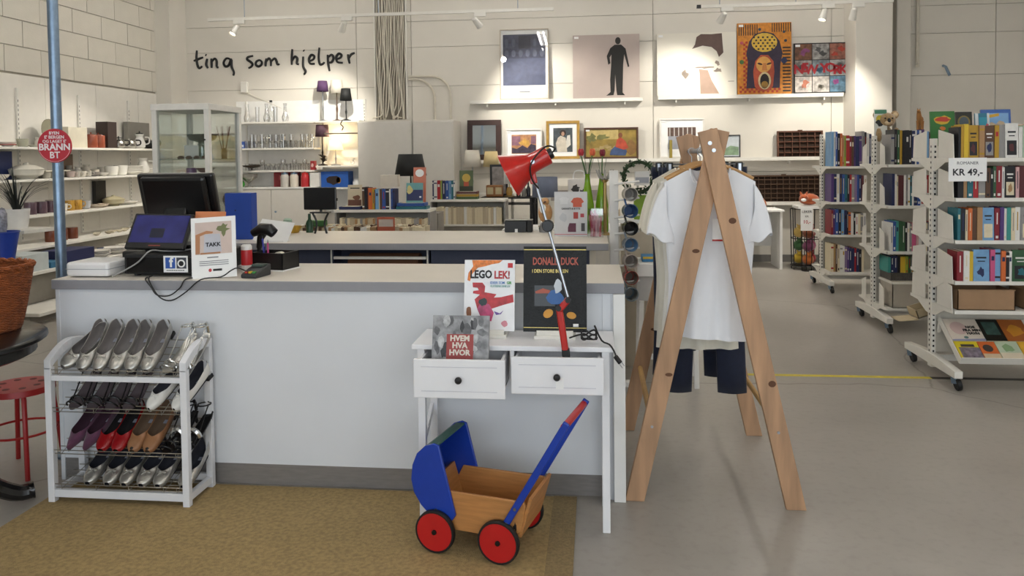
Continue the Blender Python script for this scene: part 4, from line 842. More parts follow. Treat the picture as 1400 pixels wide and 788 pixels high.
# face prints on the books that stand cover outwards
ps = thing('price_sign', 'white paper price sign reading KR 49 hung on the rack shelf', 'sign', (2.296, 5.042, 1.385))
B(-.112, .112, -.002, 0, -.073, .073).build('paper', PAPER, ps, smooth=0)
text('KR 49,-', .058, M('sign_ink', '2c2c30', .6), ps, face(0, -.0025, -.018), bold=.0012); text('ROMANER', .027, M('sign_grey', '6d6d70', .6), ps, face(0, -.0025, .04))
# albums standing on the far side of the top shelf
album(2.245, 2.40, 5.43, 1.4555, .315, 'green comic album with red and yellow title on top of the rack', M('alb_green', '2a6a2c', .35), [('title_print', [blob(0, .255, .055, .03, 14, .2, 1)], M('alb_yellow', 'c9a72c', .4)), ('title_core', [blob(0, .26, .045, .018, 14, .2, 2)], M('alb_red', 'b03422', .4)), ('picture', [blob(0, .2, .02, .012, 10, .3, 4)], M('alb_orange', 'c66e2c', .4))])
album(2.415, 2.52, 5.45, 1.4555, .31, 'dark album with round golden picture between the comics', M('alb_dark', '23241c', .35), [('ring_print', [ell(0, .24, .04, .045)], M('alb_brass', '7a6a34', .4)), ('disc_print', [ell(0, .24, .03, .036)], M('alb_slate', '46525a', .4))])
album(2.53, 2.62, 5.43, 1.4555, .298, 'turquoise comic album with small figure on top of the rack', M('alb_teal', '2b6f86', .35), [('border_print', [rect(-.045, -.025, .18, .298), rect(.03, .045, .18, .298)], M('alb_white', 'c9cfd0', .4)), ('sea_print', [rect(-.02, .028, .2, .27)], M('alb_aqua', '2e8fa6', .4)), ('figure_print', [blob(.03, .21, .012, .02, 9, .3, 3)], M('alb_pink', 'b34a58', .4))])
album(2.60, 2.79, 5.50, 1.4555, .325, 'large blue album with pale castle picture behind the comics', M('alb_blue', '3a62a8', .35), [('sky_print', [rect(-.075, .08, .17, .3)], M('alb_sky', '7aa4cf', .4)), ('castle_print', [[(-.07, .19), (-.07, .215), (-.03, .24), (0, .225), (.02, .25), (.05, .24), (.06, .21), (.06, .19)]], M('alb_stone', 'b9a58a', .4)), ('title_print', [[(-.065, .285), (.02, .3), (.02, .28), (-.06, .265)]], M('alb_gold', 'c79c34', .4))])
# cartons on the low shelf and magazines on the sloping tray
def carton(x0, x1, y0, y1, z, h, label, c):
    t = thing('storage_carton', label, 'carton', ((x0+x1)/2, (y0+y1)/2, z)); w = (x1-x0)/2; d = (y1-y0)/2; m = M('carton_'+c, c, .8, var=.08)
    b = MB(); b.box(-w, w, -d, -d+.005, 0, h); b.box(-w, w, d-.005, d, 0, h); b.box(-w, -w+.005, -d, d, 0, h); b.box(w-.005, w, -d, d, 0, h); b.box(-w, w, -d, d, 0, .005); b.build('walls', m, t, smooth=0)
    MB().box(-w, w, -d-.002, -d+.03, h-.002, h+.004).build('front_flap', m, t, smooth=0); B(-w+.01, w-.01, -d+.01, d-.01, .005, h-.03).build('contents', PAGES, t, smooth=0); return t
carton(2.26, 2.60, 5.07, 5.30, .5005, .125, 'brown cardboard carton on low shelf under the novels', '97785a'); carton(2.68, 2.88, 5.08, 5.30, .5005, .12, 'second brown carton further along the low shelf', 'a07f5c')
ty = thing('magazine_tray', 'white sloping tray at the foot of the price sign rack', 'tray', (2.235, 5.35, .0)); 
Xt = Matrix.Translation((0, -.33, .185)) @ Matrix.Rotation(R(34), 4, 'X')
MB().box(.02, .9, 0, .37, -.012, 0, X=Xt).build('tray_bottom', WMETAL, ty, smooth=0); MB().box(.02, .9, -.004, 0, -.014, .04, X=Xt).build('tray_lip', WMETAL, ty, smooth=0); MB().box(.016, .02, 0, .37, -.014, .03, X=Xt).build('tray_side', WMETAL, ty, smooth=0)
for ux in (.03, .88): MB().bar((ux, -.03, .37), (ux, .0, .30), .02, .02).build('tray_arm', WMETAL, ty)
def magazine(x, v, w, h, base, label, shapes, txt=None, thick=.02):
    o = thing('magazine', label, 'magazine', (2.235, 5.35, 0), group='magazines on the sloping tray'); X = Xt @ Matrix.Translation((x, v, .0005)); 
    MB().box(0, w, 0, h, 0, thick, X=X).build('pages', PAGES, o, smooth=0); MB().box(0, w, 0, h, thick, thick+.002, X=X).build('cover', base, o, smooth=0); MB().box(-.002, 0, 0, h, 0, thick+.002, X=X).build('spine', base, o, smooth=0)
    for i, (nm, poly, mt) in enumerate(shapes):
        b = MB(); b.prism(poly, thick+.002, thick+.0026+.0004*i, 'xy', X=X); b.build(nm, mt, o, smooth=0)
    if txt: 
        for i, s in enumerate(txt): text(s, .028, INK, o, X @ Matrix.Translation((w*.72, h*.62-i*.027, thick+.003)), bold=.0012)
magazine(.03, .155, .20, .19, M('mag_cream', 'd8cdbf', .35), 'cream magazine with heavy black headline on the sloping tray', [('ring', ell(.07, .11, .05, .055), M('mag_rose', 'cbb0aa', .4)), ('dot', ell(.09, .03, .014, .01), M('mag_teal', '5c7a74', .4)), ('band', [(.0, .0), (.2, .0), (.2, .02), (0, .012)], M('mag_lilac', '8d8fa8', .4))], ['NOE', 'FRA MIN', 'HAVN'])
magazine(.03, .01, .135, .14, M('mag_yellow', 'c9b524', .35), 'yellow edged magazine lowest at the end of the tray', [('photo', rect(.012, .135, .0, .09), M('mag_greyv', '6d6570', .4, var=.5, scale=40)), ('headline', rect(.03, .11, .095, .115), M('mag_dark', '3b3430', .4))])
magazine(.235, .16, .125, .185, M('mag_black', '151816', .3), 'black magazine with dim green picture beside the cream one', [('photo', rect(.02, .105, .05, .16), M('mag_green', '3a5650', .4, var=.4, scale=20))])
magazine(.17, .01, .10, .14, M('mag_orange', 'c2602c', .35), 'orange food magazine between the yellow and green ones', [('dish', ell(.045, .085, .03, .03), M('mag_plate', '3b3431', .4)), ('base', rect(0, .1, 0, .04), M('mag_sand', 'b8a488', .4))])
magazine(.275, .01, .13, .145, M('mag_mint', 'aab8a0', .35), 'pale green magazine in the lower row of the tray', [('leaf', blob(.06, .09, .035, .03, 12, .3, 4), M('mag_leaf', '7c9a70', .4)), ('foot', rect(0, .13, 0, .05), M('mag_pale', 'cbbfa8', .4))])
magazine(.365, .16, .15, .185, M('mag_rust', 'a8602a', .35), 'rust coloured cookery magazine beside the black one', [('dish', blob(.07, .09, .05, .05, 12, .3, 7), M('mag_amber', 'c98a2c', .4))]); magazine(.41, .01, .13, .145, M('mag_gold', 'c79a2c', .35), 'golden yellow magazine below the rust coloured one', [('picture', blob(.06, .06, .04, .05, 12, .3, 8), M('mag_red', 'a13a24', .4))])
bx = thing('open_box', 'small cream open box on the rear low tray of the rack', 'box', (2.16, 5.62, .0)); 
Xo = Matrix.Translation((.0, .0, .30)) @ Matrix.Rotation(R(-18), 4, 'Y')
bx_b = MB(); bx_b.box(.09, .26, .0, .16, 0, .006, X=Xo); bx_b.box(.09, .26, .0, .006, 0, .06, X=Xo); bx_b.box(.09, .26, .154, .16, 0, .06, X=Xo); bx_b.box(.09, .096, 0, .16, 0, .06, X=Xo); bx_b.build('box_walls', M('box_cream', 'b8a888', .7), bx, smooth=0)
MB().box(-.04, .09, .0, .16, .01, .014, X=Matrix.Translation((0, 0, .30)) @ Matrix.Rotation(R(-6), 4, 'Y')).build('open_lid', M('box_cream'), bx, smooth=0)
# middle rack, with the plush toys on top
r2_ = rack('book_rack', 'white rolling book rack with koala toy and toy horse on top', 2.40, 6.95, .92, 1.64, [(1.395, (-1, 1)), (1.054, (-1, 1)), (.675, (-1, 1)), (.205, (-1, 1))], .295, (.16, .27))
g = 'books on the plush toy rack'; PS = 'koala topped rack'; y2 = 6.95-.325
row(2.43, y2+.02, 1.3955, [('grey', 26, 250), ('black', 22, 290), ('green', 20, 286), ('ochre', 18, 282), ('black', 26, 280), ('black', 24, 282), ('black', 24, 280), ('navy', 24, 276), ('white', 14, 282), ('blue', 18, 280), ('white', 16, 278), ('purple', 22, 286), ('white', 18, 268), ('sky', 18, 270), ('maroon', 20, 262), ('rose', 22, 264), ('black', 20, 260), ('cream', 20, 262), ('navy', 26, 270)], 'top shelf of the '+PS, g, .2, 3.2)
row(2.44, y2+.02, 1.0545, [('navy', 22, 264), ('white', 14, 258), ('cream', 12, 246), ('maroon', 44, 250), ('white', 16, 254), ('grey', 14, 250), ('white', 16, 256), ('teal', 16, 244), ('white', 14, 246), ('navy', 28, 244), ('blue', 22, 246), ('white', 36, 240), ('red', 28, 250), ('cream', 24, 240), ('black', 30, 246)], 'second shelf of the '+PS, g, .2, 3.2)
row(2.43, y2+.02, .6755, [('white', 20, 236), ('blue', 24, 246), ('seagreen', 20, 250), ('green', 26, 250), ('green', 24, 244), ('black', 18, 240), ('white', 18, 236), ('grey', 16, 230), ('pink', 34, 226), ('rose', 18, 230), ('white', 24, 232), ('grey', 20, 230), ('cream', 26, 232), ('navy', 30, 236), ('red', 26, 240)], 'third shelf of the '+PS, g, .2, 3.2)
row(2.43, y2+.06, .4905, [('seagreen', 20, 130), ('navy', 24, 140), ('navy', 28, 142), ('black', 22, 136), ('yellow', 40, 136), ('lime', 20, 138), ('green', 22, 136), ('grey', 22, 130), ('white', 22, 132), ('mauve', 24, 134), ('maroon', 24, 134)], 'crate top of the '+PS, g, .2, 3.2)
cr_ = thing('plastic_crate', 'clear plastic crate of dvds on the bottom shelf of the koala rack', 'crate', (2.44, y2, .2055)); CP = M('clear_crate', 'b0a89a', .3, var=.05)
b = MB(); b.box(0, .72, 0, .006, 0, .2); b.box(0, .72, .27, .276, 0, .2); b.box(0, .006, 0, .276, 0, .2); b.box(.714, .72, 0, .276, 0, .2); b.box(0, .72, 0, .276, 0, .006); b.build('crate_walls', CP, cr_, smooth=0); B(-.01, .73, -.012, .288, .2, .215).build('crate_rim', WMETAL, cr_, smooth=0)
B(.0, .72, .0, .276, .215, .222).build('lid', M('crate_lid', 'c9c0b2', .3), cr_, smooth=0); B(-.0, .72, .04, .276, .222, .2845).build('dvd_layer', M('dvd_cases', '4b4742', .4, var=.5, scale=60, stretch=(8, 1, 1)), cr_, smooth=0)
# farthest rack
r3 = rack('book_rack', 'white rolling book rack standing nearest the wooden type cases', 2.485, 8.80, .92, 1.70, [(1.352, (-1, 1)), (.972, (-1, 1)), (.622, (-1, 1)), (.223, (-1, 1))], .295)
g = 'books on the rack nearest the type cases'; PS = 'rack by the type cases'; y3 = 8.8-.325
row(2.50, y3+.02, 1.3525, [('sky', 24, 370), ('white', 18, 360), ('blue', 20, 368), ('black', 26, 350), ('orange', 22, 350), ('tan', 18, 330), ('lime', 18, 322), ('red', 36, 328), ('crimson', 20, 320), ('brown', 22, 318), ('purple', 18, 322), ('navy', 36, 316), ('purple', 26, 318), ('grey', 26, 370), ('black', 20, 360), ('white', 26, 350), ('navy', 24, 340)], 'top shelf of the '+PS, g, .22, 3.3)
row(2.50, y3+.02, .9725, [('purple', 28, 300), ('navy', 26, 298), ('white', 30, 300), ('navy', 28, 296), ('blue', 26, 292), ('teal', 24, 294), ('black', 24, 290), ('red', 20, 292), ('grey', 28, 290), ('mauve', 24, 286), ('blue', 20, 290), ('navy', 24, 286), ('maroon', 24, 280), ('white', 30, 282)], 'second shelf of the '+PS, g, .22, 3.3)
row(2.50, y3+.02, .6225, [('crimson', 22, 262), ('purple', 20, 266), ('blue', 32, 270), ('black', 28, 268), ('sky', 30, 266), ('navy', 28, 258), ('black', 14, 250), ('orange', 26, 240), ('white', 28, 230), ('black', 16, 226), ('white', 28, 220), ('cream', 24, 224), ('grey', 28, 230), ('white', 28, 228)], 'third shelf of the '+PS, g, .22, 3.3)
row(2.50, y3+.02, .2235, [('cream', 26, 300), ('tan', 22, 296), ('brown', 18, 292), ('cream', 24, 290), ('white', 28, 286), ('white', 22, 276), ('mauve', 22, 270), ('purple', 22, 262), ('navy', 26, 256), ('navy', 26, 250), ('red', 20, 254), ('navy', 26, 246), ('black', 26, 240), ('cream', 24, 236)], 'bottom shelf of the '+PS, g, .22, 3.3)
# toys on top of the middle rack
KO = M('koala_fur', '9c8058', .95, sheen=.6, var=.25, scale=60, bump=.6); DKF = M('fur_dark', '2b211a', .8); LTF = M('fur_light', 'c4ae8c', .95)
ko = thing('plush_koala', 'sandy brown plush koala with round ears on top of the rack', 'plush toy', (2.56, 6.98, 1.6405)); ko.location = (2.545, 7.10, 1.3955)
b = MB(); b.ball((0, 0, .17), (.085, .07, .17), 14); b.ball((0, -.02, .385), (.078, .066, .066), 16); b.build('body', KO, ko)
for s in (-1, 1):
    e = MB().ball((s*.075, -.01, .43), (.036, .016, .036), 12).build('ear', KO, ko); MB().ball((s*.075, -.022, .43), (.022, .008, .022), 10).build('inner_ear', LTF, e)
    MB().ball((s*.03, -.082, .398), .008, 8).build('eye', BLACK, ko); MB().ball((s*.075, -.05, .25), (.03, .035, .07), 10).build('arm', KO, ko)
MB().ball((0, -.088, .378), (.015, .012, .022), 10).build('nose', BLACK, ko); MB().ball((0, -.072, .36), (.034, .024, .022), 12).build('muzzle', LTF, ko)
ho = thing('toy_horse', 'small tan toy horse standing on books beside the koala', 'toy', (2.715, 6.86, 1.682)); HF = M('horse_tan', '9a6a38', .8, var=.2)
ho.rotation_euler = (0, 0, R(60)); hb = MB(); hb.ball((0, 0, .085), (.055, .026, .03), 12); hb.tube([(-.04, 0, .09), (-.062, 0, .125), (-.07, 0, .15)], [.022, .018, .015], 10); hb.ball((-.085, 0, .152), (.026, .013, .014), 10); hb.build('body', HF, ho)
for x in (-.038, .038):
    for y in (-.014, .014): MB().tube([(x, y, .075), (x+.003, y, .035), (x-.002, y, .0)], [.011, .008, .008], 8).build('leg', HF, ho)
MB().tube([(.052, 0, .095), (.068, 0, .075), (.072, 0, .035)], [.006, .009, .005], 6).build('tail', DKF, ho); MB().tube([(-.05, 0, .165), (-.048, 0, .13), (-.03, 0, .108)], [.006, .009, .007], 6).build('mane', DKF, ho)
for s in (-1, 1): MB().cyl((-.07, s*.008, .16), (-.068, s*.01, .178), .005, .001, n=6).build('ear', HF, ho)
ho.location = (2.70, 6.76, 1.6825)
cm = album(2.345+.09, 2.45+.09, 7.02, 1.3955, .48, 'comic annual with yellow and black picture beside the koala', M('ann_white', 'cfd0c8', .35), [('sky_print', [rect(-.05, .05, .44, .475)], M('ann_green', '3d7a5c', .4)), ('yellow_print', [blob(0, .4, .04, .03, 12, .3, 2)], M('ann_yellow', 'c4b02e', .4)), ('black_print', [blob(-.01, .36, .035, .025, 10, .4, 4)], M('ann_black', '1a1c1a', .4))], tilt=4)
# ------------------------------------------------------------------ handwriting on the wall
wt = thing('wall_lettering', 'black handwritten lettering ting som hjelper on the back wall', 'lettering', (-5.914, 10.895, 2.80)); IB = M('letter_black', '0a0a0a', .5)
def c_(pts): return [((x-105)*.002545, 0, (425-y)*.00247 - (x-105)*.00002) for x, y in pts]
LET = [[[(125, 295), (121, 340), (127, 385), (138, 401), (155, 390)], [(105, 357), (130, 348), (162, 337)]], [[(187, 345), (180, 380), (190, 402)], [(178, 322), (182, 325)]], [[(212, 345), (213, 375), (212, 401)], [(213, 366), (232, 346), (244, 360), (244, 392), (254, 400)]],
 [[(330, 352), (305, 345), (287, 370), (297, 393), (318, 386), (333, 352), (335, 395), (348, 430), (343, 448)]], [[(466, 333), (436, 340), (430, 354), (452, 370), (462, 384), (452, 399), (437, 405)]], [[(505, 358), (487, 366), (481, 384), (496, 397), (514, 388), (518, 370), (505, 358)]],
 [[(546, 350), (541, 375), (540, 397)], [(542, 372), (560, 350), (572, 364), (572, 396)], [(573, 370), (595, 351), (607, 368), (612, 386), (624, 384)]], [[(702, 298), (698, 345), (697, 391)], [(698, 372), (716, 342), (731, 354), (728, 382), (740, 388)]], [[(766, 343), (765, 400), (779, 430), (769, 449)], [(769, 306), (773, 310)]],
 [[(801, 372), (826, 360), (832, 342), (815, 334), (801, 356), (806, 384), (834, 386)]], [[(863, 292), (858, 350), (864, 388), (880, 389), (892, 378)]], [[(911, 335), (914, 390), (921, 431)], [(913, 352), (934, 335), (946, 354), (934, 378), (916, 380)]], [[(961, 362), (986, 354), (993, 338), (977, 329), (962, 350), (968, 378), (1000, 383)]], [[(1030, 335), (1034, 362), (1040, 389)], [(1036, 358), (1050, 336), (1071, 327)]]]
for strokes in LET:
    b = MB()
    for s in strokes: p = sm(c_(s), 4); b.tube(p, [.0175*(.8+.3*math.sin(math.pi*k/(len(p)-1))) for k in range(len(p))], 7)
    b.build('letter', IB, wt)
# ------------------------------------------------------------------ picture ledges and pictures
YW = YB-.021
def ledge(x0, x1, z, d, label):
    t = thing('picture_ledge', label, 'shelf', ((x0+x1)/2, YW, z)); w = (x1-x0)/2
    B(-w, w, -d, 0, -.03, 0).build('board', WMETAL, t, smooth=0, bevel=.003); B(-w, w, -d, -d+.012, 0, .02).build('front_lip', WMETAL, t, smooth=0)
    for x in (-w*.8, 0, w*.8): B(x-.01, x+.01, -d*.8, 0, -.07, -.03).build('bracket', WMETAL, t, smooth=0)
ledge(-1.76, .66, 2.275, .11, 'white picture ledge carrying the framed blue print'); ledge(.87, 3.33, 2.285, .11, 'white picture ledge carrying the orange face painting')
ledge(-1.82, 3.12, 1.43, .14, 'long white lower ledge carrying framed pictures and type case'); ledge(1.72, 3.12, .822, .16, 'short white ledge below carrying the second type case')
def pic(name, label, x0, x1, z0, z1, border, inner, bw=.03, mount=None, mw=0., tilt=2.5, d=.022, glaze=False, yoff=.0, cat='picture'):
    h = z1-z0; t = thing(name, label, cat, ((x0+x1)/2, YW-.035-h*math.sin(R(tilt))*.9-yoff, z0)); X = Matrix.Rotation(R(-tilt), 4, 'X'); w = (x1-x0)/2
    if bw:
        for a in ((-w, w, 0, bw), (-w, w, h-bw, h), (-w, -w+bw, bw, h-bw), (w-bw, w, bw, h-bw)): MB().box(a[0], a[1], -d, 0, a[2], a[3], X=X).build('frame_rail', border, t, smooth=0, bevel=.003)
    y0 = -.006 if bw else -d
    m_ = mount or inner; MB().box(-w+bw*.9, w-bw*.9, y0, 0, bw*.9, h-bw*.9, X=X).build('mount' if mount else 'canvas', m_, t, smooth=0)
    i = bw+mw
    if mount: MB().box(-w+i, w-i, y0-.001, y0, i, h-i, X=X).build('print', inner, t, smooth=0)
    def pr(nm, polys, mt, k=1): return flat(nm, polys, mt, t, y0-.001-.0012*k, y0-.0005, X)
    pr('price_sticker', [rect(-w+.02, -w+.08, h-.05, h-.02)], PAPER, 6)
    if glaze: MB().box(-w+bw*.5, w-bw*.5, -d*.75, -d*.7, bw*.5, h-bw*.5, X=X).build('glazing', glass('frame_glass', 'ffffff', .02, .1), t, smooth=0)
    return t, pr, w, h, X
A = lambda c, v=.2, s=14: M('art_'+c, c, .6, var=v, scale=s)
WF = M('frame_white', 'dedad2', .4)
# blue print in thin pale frame
t, pr, w, h, X = pic('framed_print', 'framed dark blue print with white lower margin on the ledge', -1.33, -.64, 2.296, 3.29, M('frame_pale', 'b5aa98', .4), PAPER, .014, glaze=True)
pr('blue_field', [rect(-.30, .30, .2, .92)], A('4f5672', .2), 1); pr('arcade_band', [rect(-.30, .30, .58, .92)], A('3b4058', .35, 22), 2)
pr('arch_print', [ell(-.25+i*.1, .65, .03, .05) for i in range(6)], A('5f6478', .2), 3); pr('upper_arches', [ell(-.25+i*.1, .8, .025, .06) for i in (0, 1, 4, 5)], A('555a70', .2), 3); pr('dark_recess', [rect(-.08, .09, .72, .9)], A('23263a', .2), 3); pr('caption', [rect(-.07, .08, .1, .115)], A('8a8a8c', .1), 1)
t, pr, w, h, X = pic('canvas', 'beige canvas with a black standing figure in plain silhouette', -.30, .62, 2.296, 3.175, WF, A('b0a29a', .05, 3), 0, tilt=2, d=.03)
pr('figure_print', [[(.0, .03), (.1, .035), (.115, .1), (.125, .33), (.14, .1), (.15, .035), (.26, .03), (.225, .07), (.235, .45), (.25, .6), (.3, .42), (.32, .43), (.27, .68), (.21, .735), (.12, .735), (.06, .69), (.01, .58), (.03, .46), (.06, .48), (.05, .56), (.075, .6), (.07, .45), (.055, .25), (.06, .08)]], A('15130f', .1), 1)
pr('head_print', [ell(.165, .79, .038, .05)], A('25211c', .1), 1)
t, pr, w, h, X = pic('canvas', 'large white canvas with brown hair and neck shapes', .86, 1.93, 2.306, 3.165, WF, A('e2ddcf', .03, 3), 0, tilt=2, d=.03)
pr('hair_print', [[(-.06, .64), (-.02, .70), (0, .8), (.06, .84), (.2, .835), (.34, .845), (.35, .7), (.36, .58), (.3, .52), (.27, .6), (.2, .66), (.08, .68)]], A('5f4a42', .1), 1); pr('neck_print', [[(.05, .02), (.04, .3), (.03, .36), (.15, .34), (.2, .2), (.3, .02)]], A('ab907e', .05), 1)
pr('shade_spots', [blob(-.16, .3, .04, .05, 9, .5, 2), blob(.29, .34, .05, .03, 9, .5, 3), blob(.28, .44, .03, .03, 9, .5, 4), blob(.1, .38, .12, .012, 12, .5, 5)], A('8b7d70', .2), 1); pr('corner_box', [[(.42, .18), (.5, .18), (.5, .19), (.42, .19)]], A('a89e90', .1), 1)
t, pr, w, h, X = pic('canvas', 'orange and purple painting of a screaming face on canvas', 1.94, 2.655, 2.306, 3.275, WF, A('c07a22', .25, 20), 0, tilt=2, d=.035)
cx = .0; sh_ = w/.357
pr('stripe', [rect(-.34+i*.03, -.328+i*.03, .80, .95) for i in range(9)] + [rect(.1+i*.03, .112+i*.03, .84, .96) for i in range(9)] + [rect(.24, .345, .03+i*.045, .05+i*.045) for i in range(14)], A('2c2218', .2), 1)
pr('checker', [rect(-.33+.06*i+(j % 2)*.03, -.30+.06*i+(j % 2)*.03, .02+.03*j, .05+.03*j) for i in range(9) for j in range(3)] + [rect(-.28+(j % 2)*.03, -.25+(j % 2)*.03, .12+.03*j, .15+.03*j) for j in range(20)], A('a3341e', .2), 1)
pr('hair_print', [[(-.24, .08), (-.22, .45), (-.24, .55), (-.2, .72), (-.12, .82), (0, .85), (.12, .82), (.2, .72), (.24, .55), (.21, .4), (.2, .08)]], A('2b2136', .25), 2)
pr('crown_print', [ell(0, .7, .17, .13)], A('c9a53c', .2), 3); pr('crown_tiles', [rect(-.15+.06*i+(j % 2)*.03, -.125+.06*i+(j % 2)*.03, .6+.04*j, .622+.04*j) for i in range(5) for j in range(5)], A('1c1720', .2), 4)
pr('face_print', [[(-.13, .1), (-.15, .3), (-.12, .45), (-.05, .53), (.05, .53), (.12, .44), (.13, .3), (.11, .1), (.05, .04), (-.06, .04)]], A('a8482c', .25), 3); pr('face_light', [ell(-.01, .4, .1, .11)], A('d09a4c', .15), 4); pr('eye_shade', [ell(-.06, .41, .035, .014, 12, -.3), ell(.06, .41, .035, .014, 12, .3)], A('3a1c18', .2), 5); pr('nose_print', [[(-.02, .42), (.02, .42), (.035, .32), (-.035, .32)]], A('b8763c', .2), 5)
pr('lips_print', [ell(-.0, .18, .085, .12)], A('c4b48a', .2), 5); pr('mouth_print', [ell(0, .175, .06, .1)], A('1b1214', .2), 6); pr('tongue_print', [ell(0, .13, .045, .045)], A('94702c', .3), 7)
[pr('round_dot', [e_], A('2d3c4c', .2), 2) for e_ in (ell(-.06, .88, .02, .02), ell(.28, .72, .02, .02), ell(.26, .84, .018, .018))]; pr('big_dots', [ell(-.3, .44, .03, .03)], A('3d6a34', .2), 2); pr('blue_dot', [ell(.26, .45, .04, .04)], A('1f2c50', .2), 3); pr('pink_dot', [ell(-.3, .7, .025, .02)], A('b0485c', .2), 2)
t, pr, w, h, X = pic('canvas', 'nine photo canvas with red letters NEW YORK', 2.69, 3.39, 2.306, 2.985, WF, A('1a1817', .1), 0, tilt=2, d=.03)
tc = ['6a4630', '8f8d8a', '8c5a4a', '94908a', '7c8a90', '9a9a98', 'b3aaa2', 'a9a39c', '4c6c80']; q = (w*2-.05)/3; hq = (h-.05)/3
for k in range(9):
    cx, cz = -w+.015+(k % 3)*(q+.01), .015+(2-k//3)*(hq+.01); pr('photo_tile', [rect(cx, cx+q, cz, cz+hq)], A(tc[k], .6, 16), 1)
    rn = random.Random(k); pr('photo_detail', [blob(cx+q*rn.uniform(.3, .7), cz+hq*rn.uniform(.3, .7), q*.2, hq*.15, 9, .5, k+m) for m in range(2)], A(['7a3f6a', '4a4a4a', 'a33a2a', '5c5a58', '3b5a70', '6c6c6c', 'b06a50', '7a7468', '8a3f7c'][k], .4), 2)
for i, ch in enumerate('NEW YORK'):
    if ch != ' ': text(ch, .17, A('a8202a', .1), t, X @ face(-.29+i*.083, -.038, .32+.02*math.sin(i*1.7)), bold=.006)
# lower row
t, pr, w, h, X = pic('wall_mirror', 'mirror in wide dark wood frame standing on the lower ledge', -1.81, -1.325, 1.451, 2.02, M('dark_frame', '33190f', .4, var=.2), M('mirror_glass', 'c9ced0', .04, 1., var=0), .075, tilt=5, cat='mirror')
GOLD = M('gold_frame', 'b08a44', .35, .5, var=.15)
t, pr, w, h, X = pic('framed_print', 'white framed print of orange and violet city shapes', -1.26, -.745, 1.451, 1.885, WF, A('b4825a', .4, 12), .022, PAPER, .06)
pr('skyline', [[(-.17, .09), (-.17, .17), (-.1, .15), (-.02, .2), (.05, .16), (.1, .22), (.17, .2), (.17, .09)]], A('3a3042', .5, 20), 2); [pr('violet_patch', [e_], A('8a6272', .3), 2) for e_ in (rect(-.17, -.05, .2, .33), rect(.1, .17, .22, .33))]; pr('sun_patch', [blob(.02, .24, .07, .05, 10, .4, 3)], A('c99c4a', .3), 3)
t, pr, w, h, X = pic('framed_print', 'gold framed print of a figure in white on dark ground', -.685, -.215, 1.451, 1.99, GOLD, A('454d52', .4, 10), .04, PAPER, .06)
pr('white_figure', [[(-.08, .1), (-.1, .22), (-.07, .3), (-.03, .33), (.04, .3), (.05, .2), (.06, .1)]], A('c9c0b0', .15), 2); pr('hair', [ell(0, .37, .045, .045)], A('33221c', .2), 2); pr('face', [ell(0, .355, .022, .03)], A('b08a74', .1), 3); pr('pale_dress', [[(.05, .15), (.11, .2), (.1, .34), (.06, .33), (.045, .25)]], A('d6d2c8', .1), 2)
t, pr, w, h, X = pic('framed_painting', 'wide wood framed painting of a seated red robed figure in landscape', -.155, .60, 1.451, 1.885, M('wood_frame', '4a2c18', .4, var=.2), A('8a7434', .35, 8), .025)
pr('sky', [rect(-.34, .1, .27, .405)], A('b9a468', .2), 1); pr('trees', [blob(-.27, .29, .06, .06, 12, .4, 1), blob(-.12, .3, .08, .04, 12, .4, 2)], A('6b6a3a', .3), 2); pr('stones', [blob(-.2+.07*i, .13+.02*(i % 3), .05, .025, 9, .4, i) for i in range(5)], A('a08c5c', .3), 2); pr('rocks', [blob(.28, .15, .07, .1, 10, .3, 6)], A('7d5c30', .3), 2)
pr('blue_robe', [[(-.02, .05), (.0, .12), (.06, .18), (.17, .18), (.22, .1), (.2, .04)]], A('3b4f78', .3), 3); pr('red_robe', [[(.06, .16), (.08, .26), (.13, .3), (.2, .24), (.24, .15), (.18, .12)]], A('a8432c', .3), 4); pr('head', [ell(.13, .325, .03, .036)], A('7a4a2c', .2), 4)
t, pr, w, h, X = pic('framed_print', 'white framed print of birch trees behind the clothes rail', .89, 1.50, 1.451, 1.995, WF, A('9a9da6', .1), .02, PAPER, .1)
pr('birches', [rect(-.19, .19, .3, .42)], A('5c463c', .3, 20), 2); pr('trunks', [rect(-.17+.06*i, -.155+.06*i, .3, .42) for i in range(6)], A('b9b4ac', .2), 3)
t, pr, w, h, X = pic('framed_print', 'small black framed print of a pale green landscape', 1.62, 1.985, 1.451, 1.76, M('thin_black', '1c1a1a', .4), A('b9c0c4', .1), .012); pr('meadow', [[(-.16, .03), (-.16, .12), (-.05, .1), (.05, .16), (.16, .14), (.16, .03)]], A('7c9478', .3), 1)
tag(B(1.02, 1.06, YW-.12, YW-.08, 1.431, 1.70).build('wooden_post', M('olive_wood', '8c7c34', .6), smooth=0, bevel=.01), 'short olive coloured wooden post on the lower ledge', 'post')
def type_case(x0, x1, z0, z1, label, rows, cols, col_):
    t = thing('type_case', label, 'tray', ((x0+x1)/2, YW-.06, z0)); X = Matrix.Rotation(R(-3), 4, 'X'); w = (x1-x0)/2; h = z1-z0; m = M('case_'+col_, col_, .6, var=.2); dk_ = M('case_back', '33200f', .8, var=.2)
    MB().box(-w, w, -.004, 0, 0, h, X=X).build('back_board', dk_, t, smooth=0)
    for a in ((-w, w, 0, .02), (-w, w, h-.02, h), (-w, -w+.02, .02, h-.02), (w-.02, w, .02, h-.02)): MB().box(a[0], a[1], -.04, -.004, a[2], a[3], X=X).build('rim', m, t, smooth=0)
    for i in range(1, rows): z = h*i/rows; MB().box(-w+.02, w-.02, -.034, -.004, z-.005, z+.005, X=X).build('row_divider', m, t, smooth=0)
    for i in range(1, cols):
        x = -w + 2*w*i/cols; MB().box(x-.004, x+.004, -.03, -.004, .02, h-.02, X=X).build('divider', m, t, smooth=0)
    MB().box(-.03, .03, -.05, -.03, h, h+.012, X=X).build('pull', m, t, smooth=0)
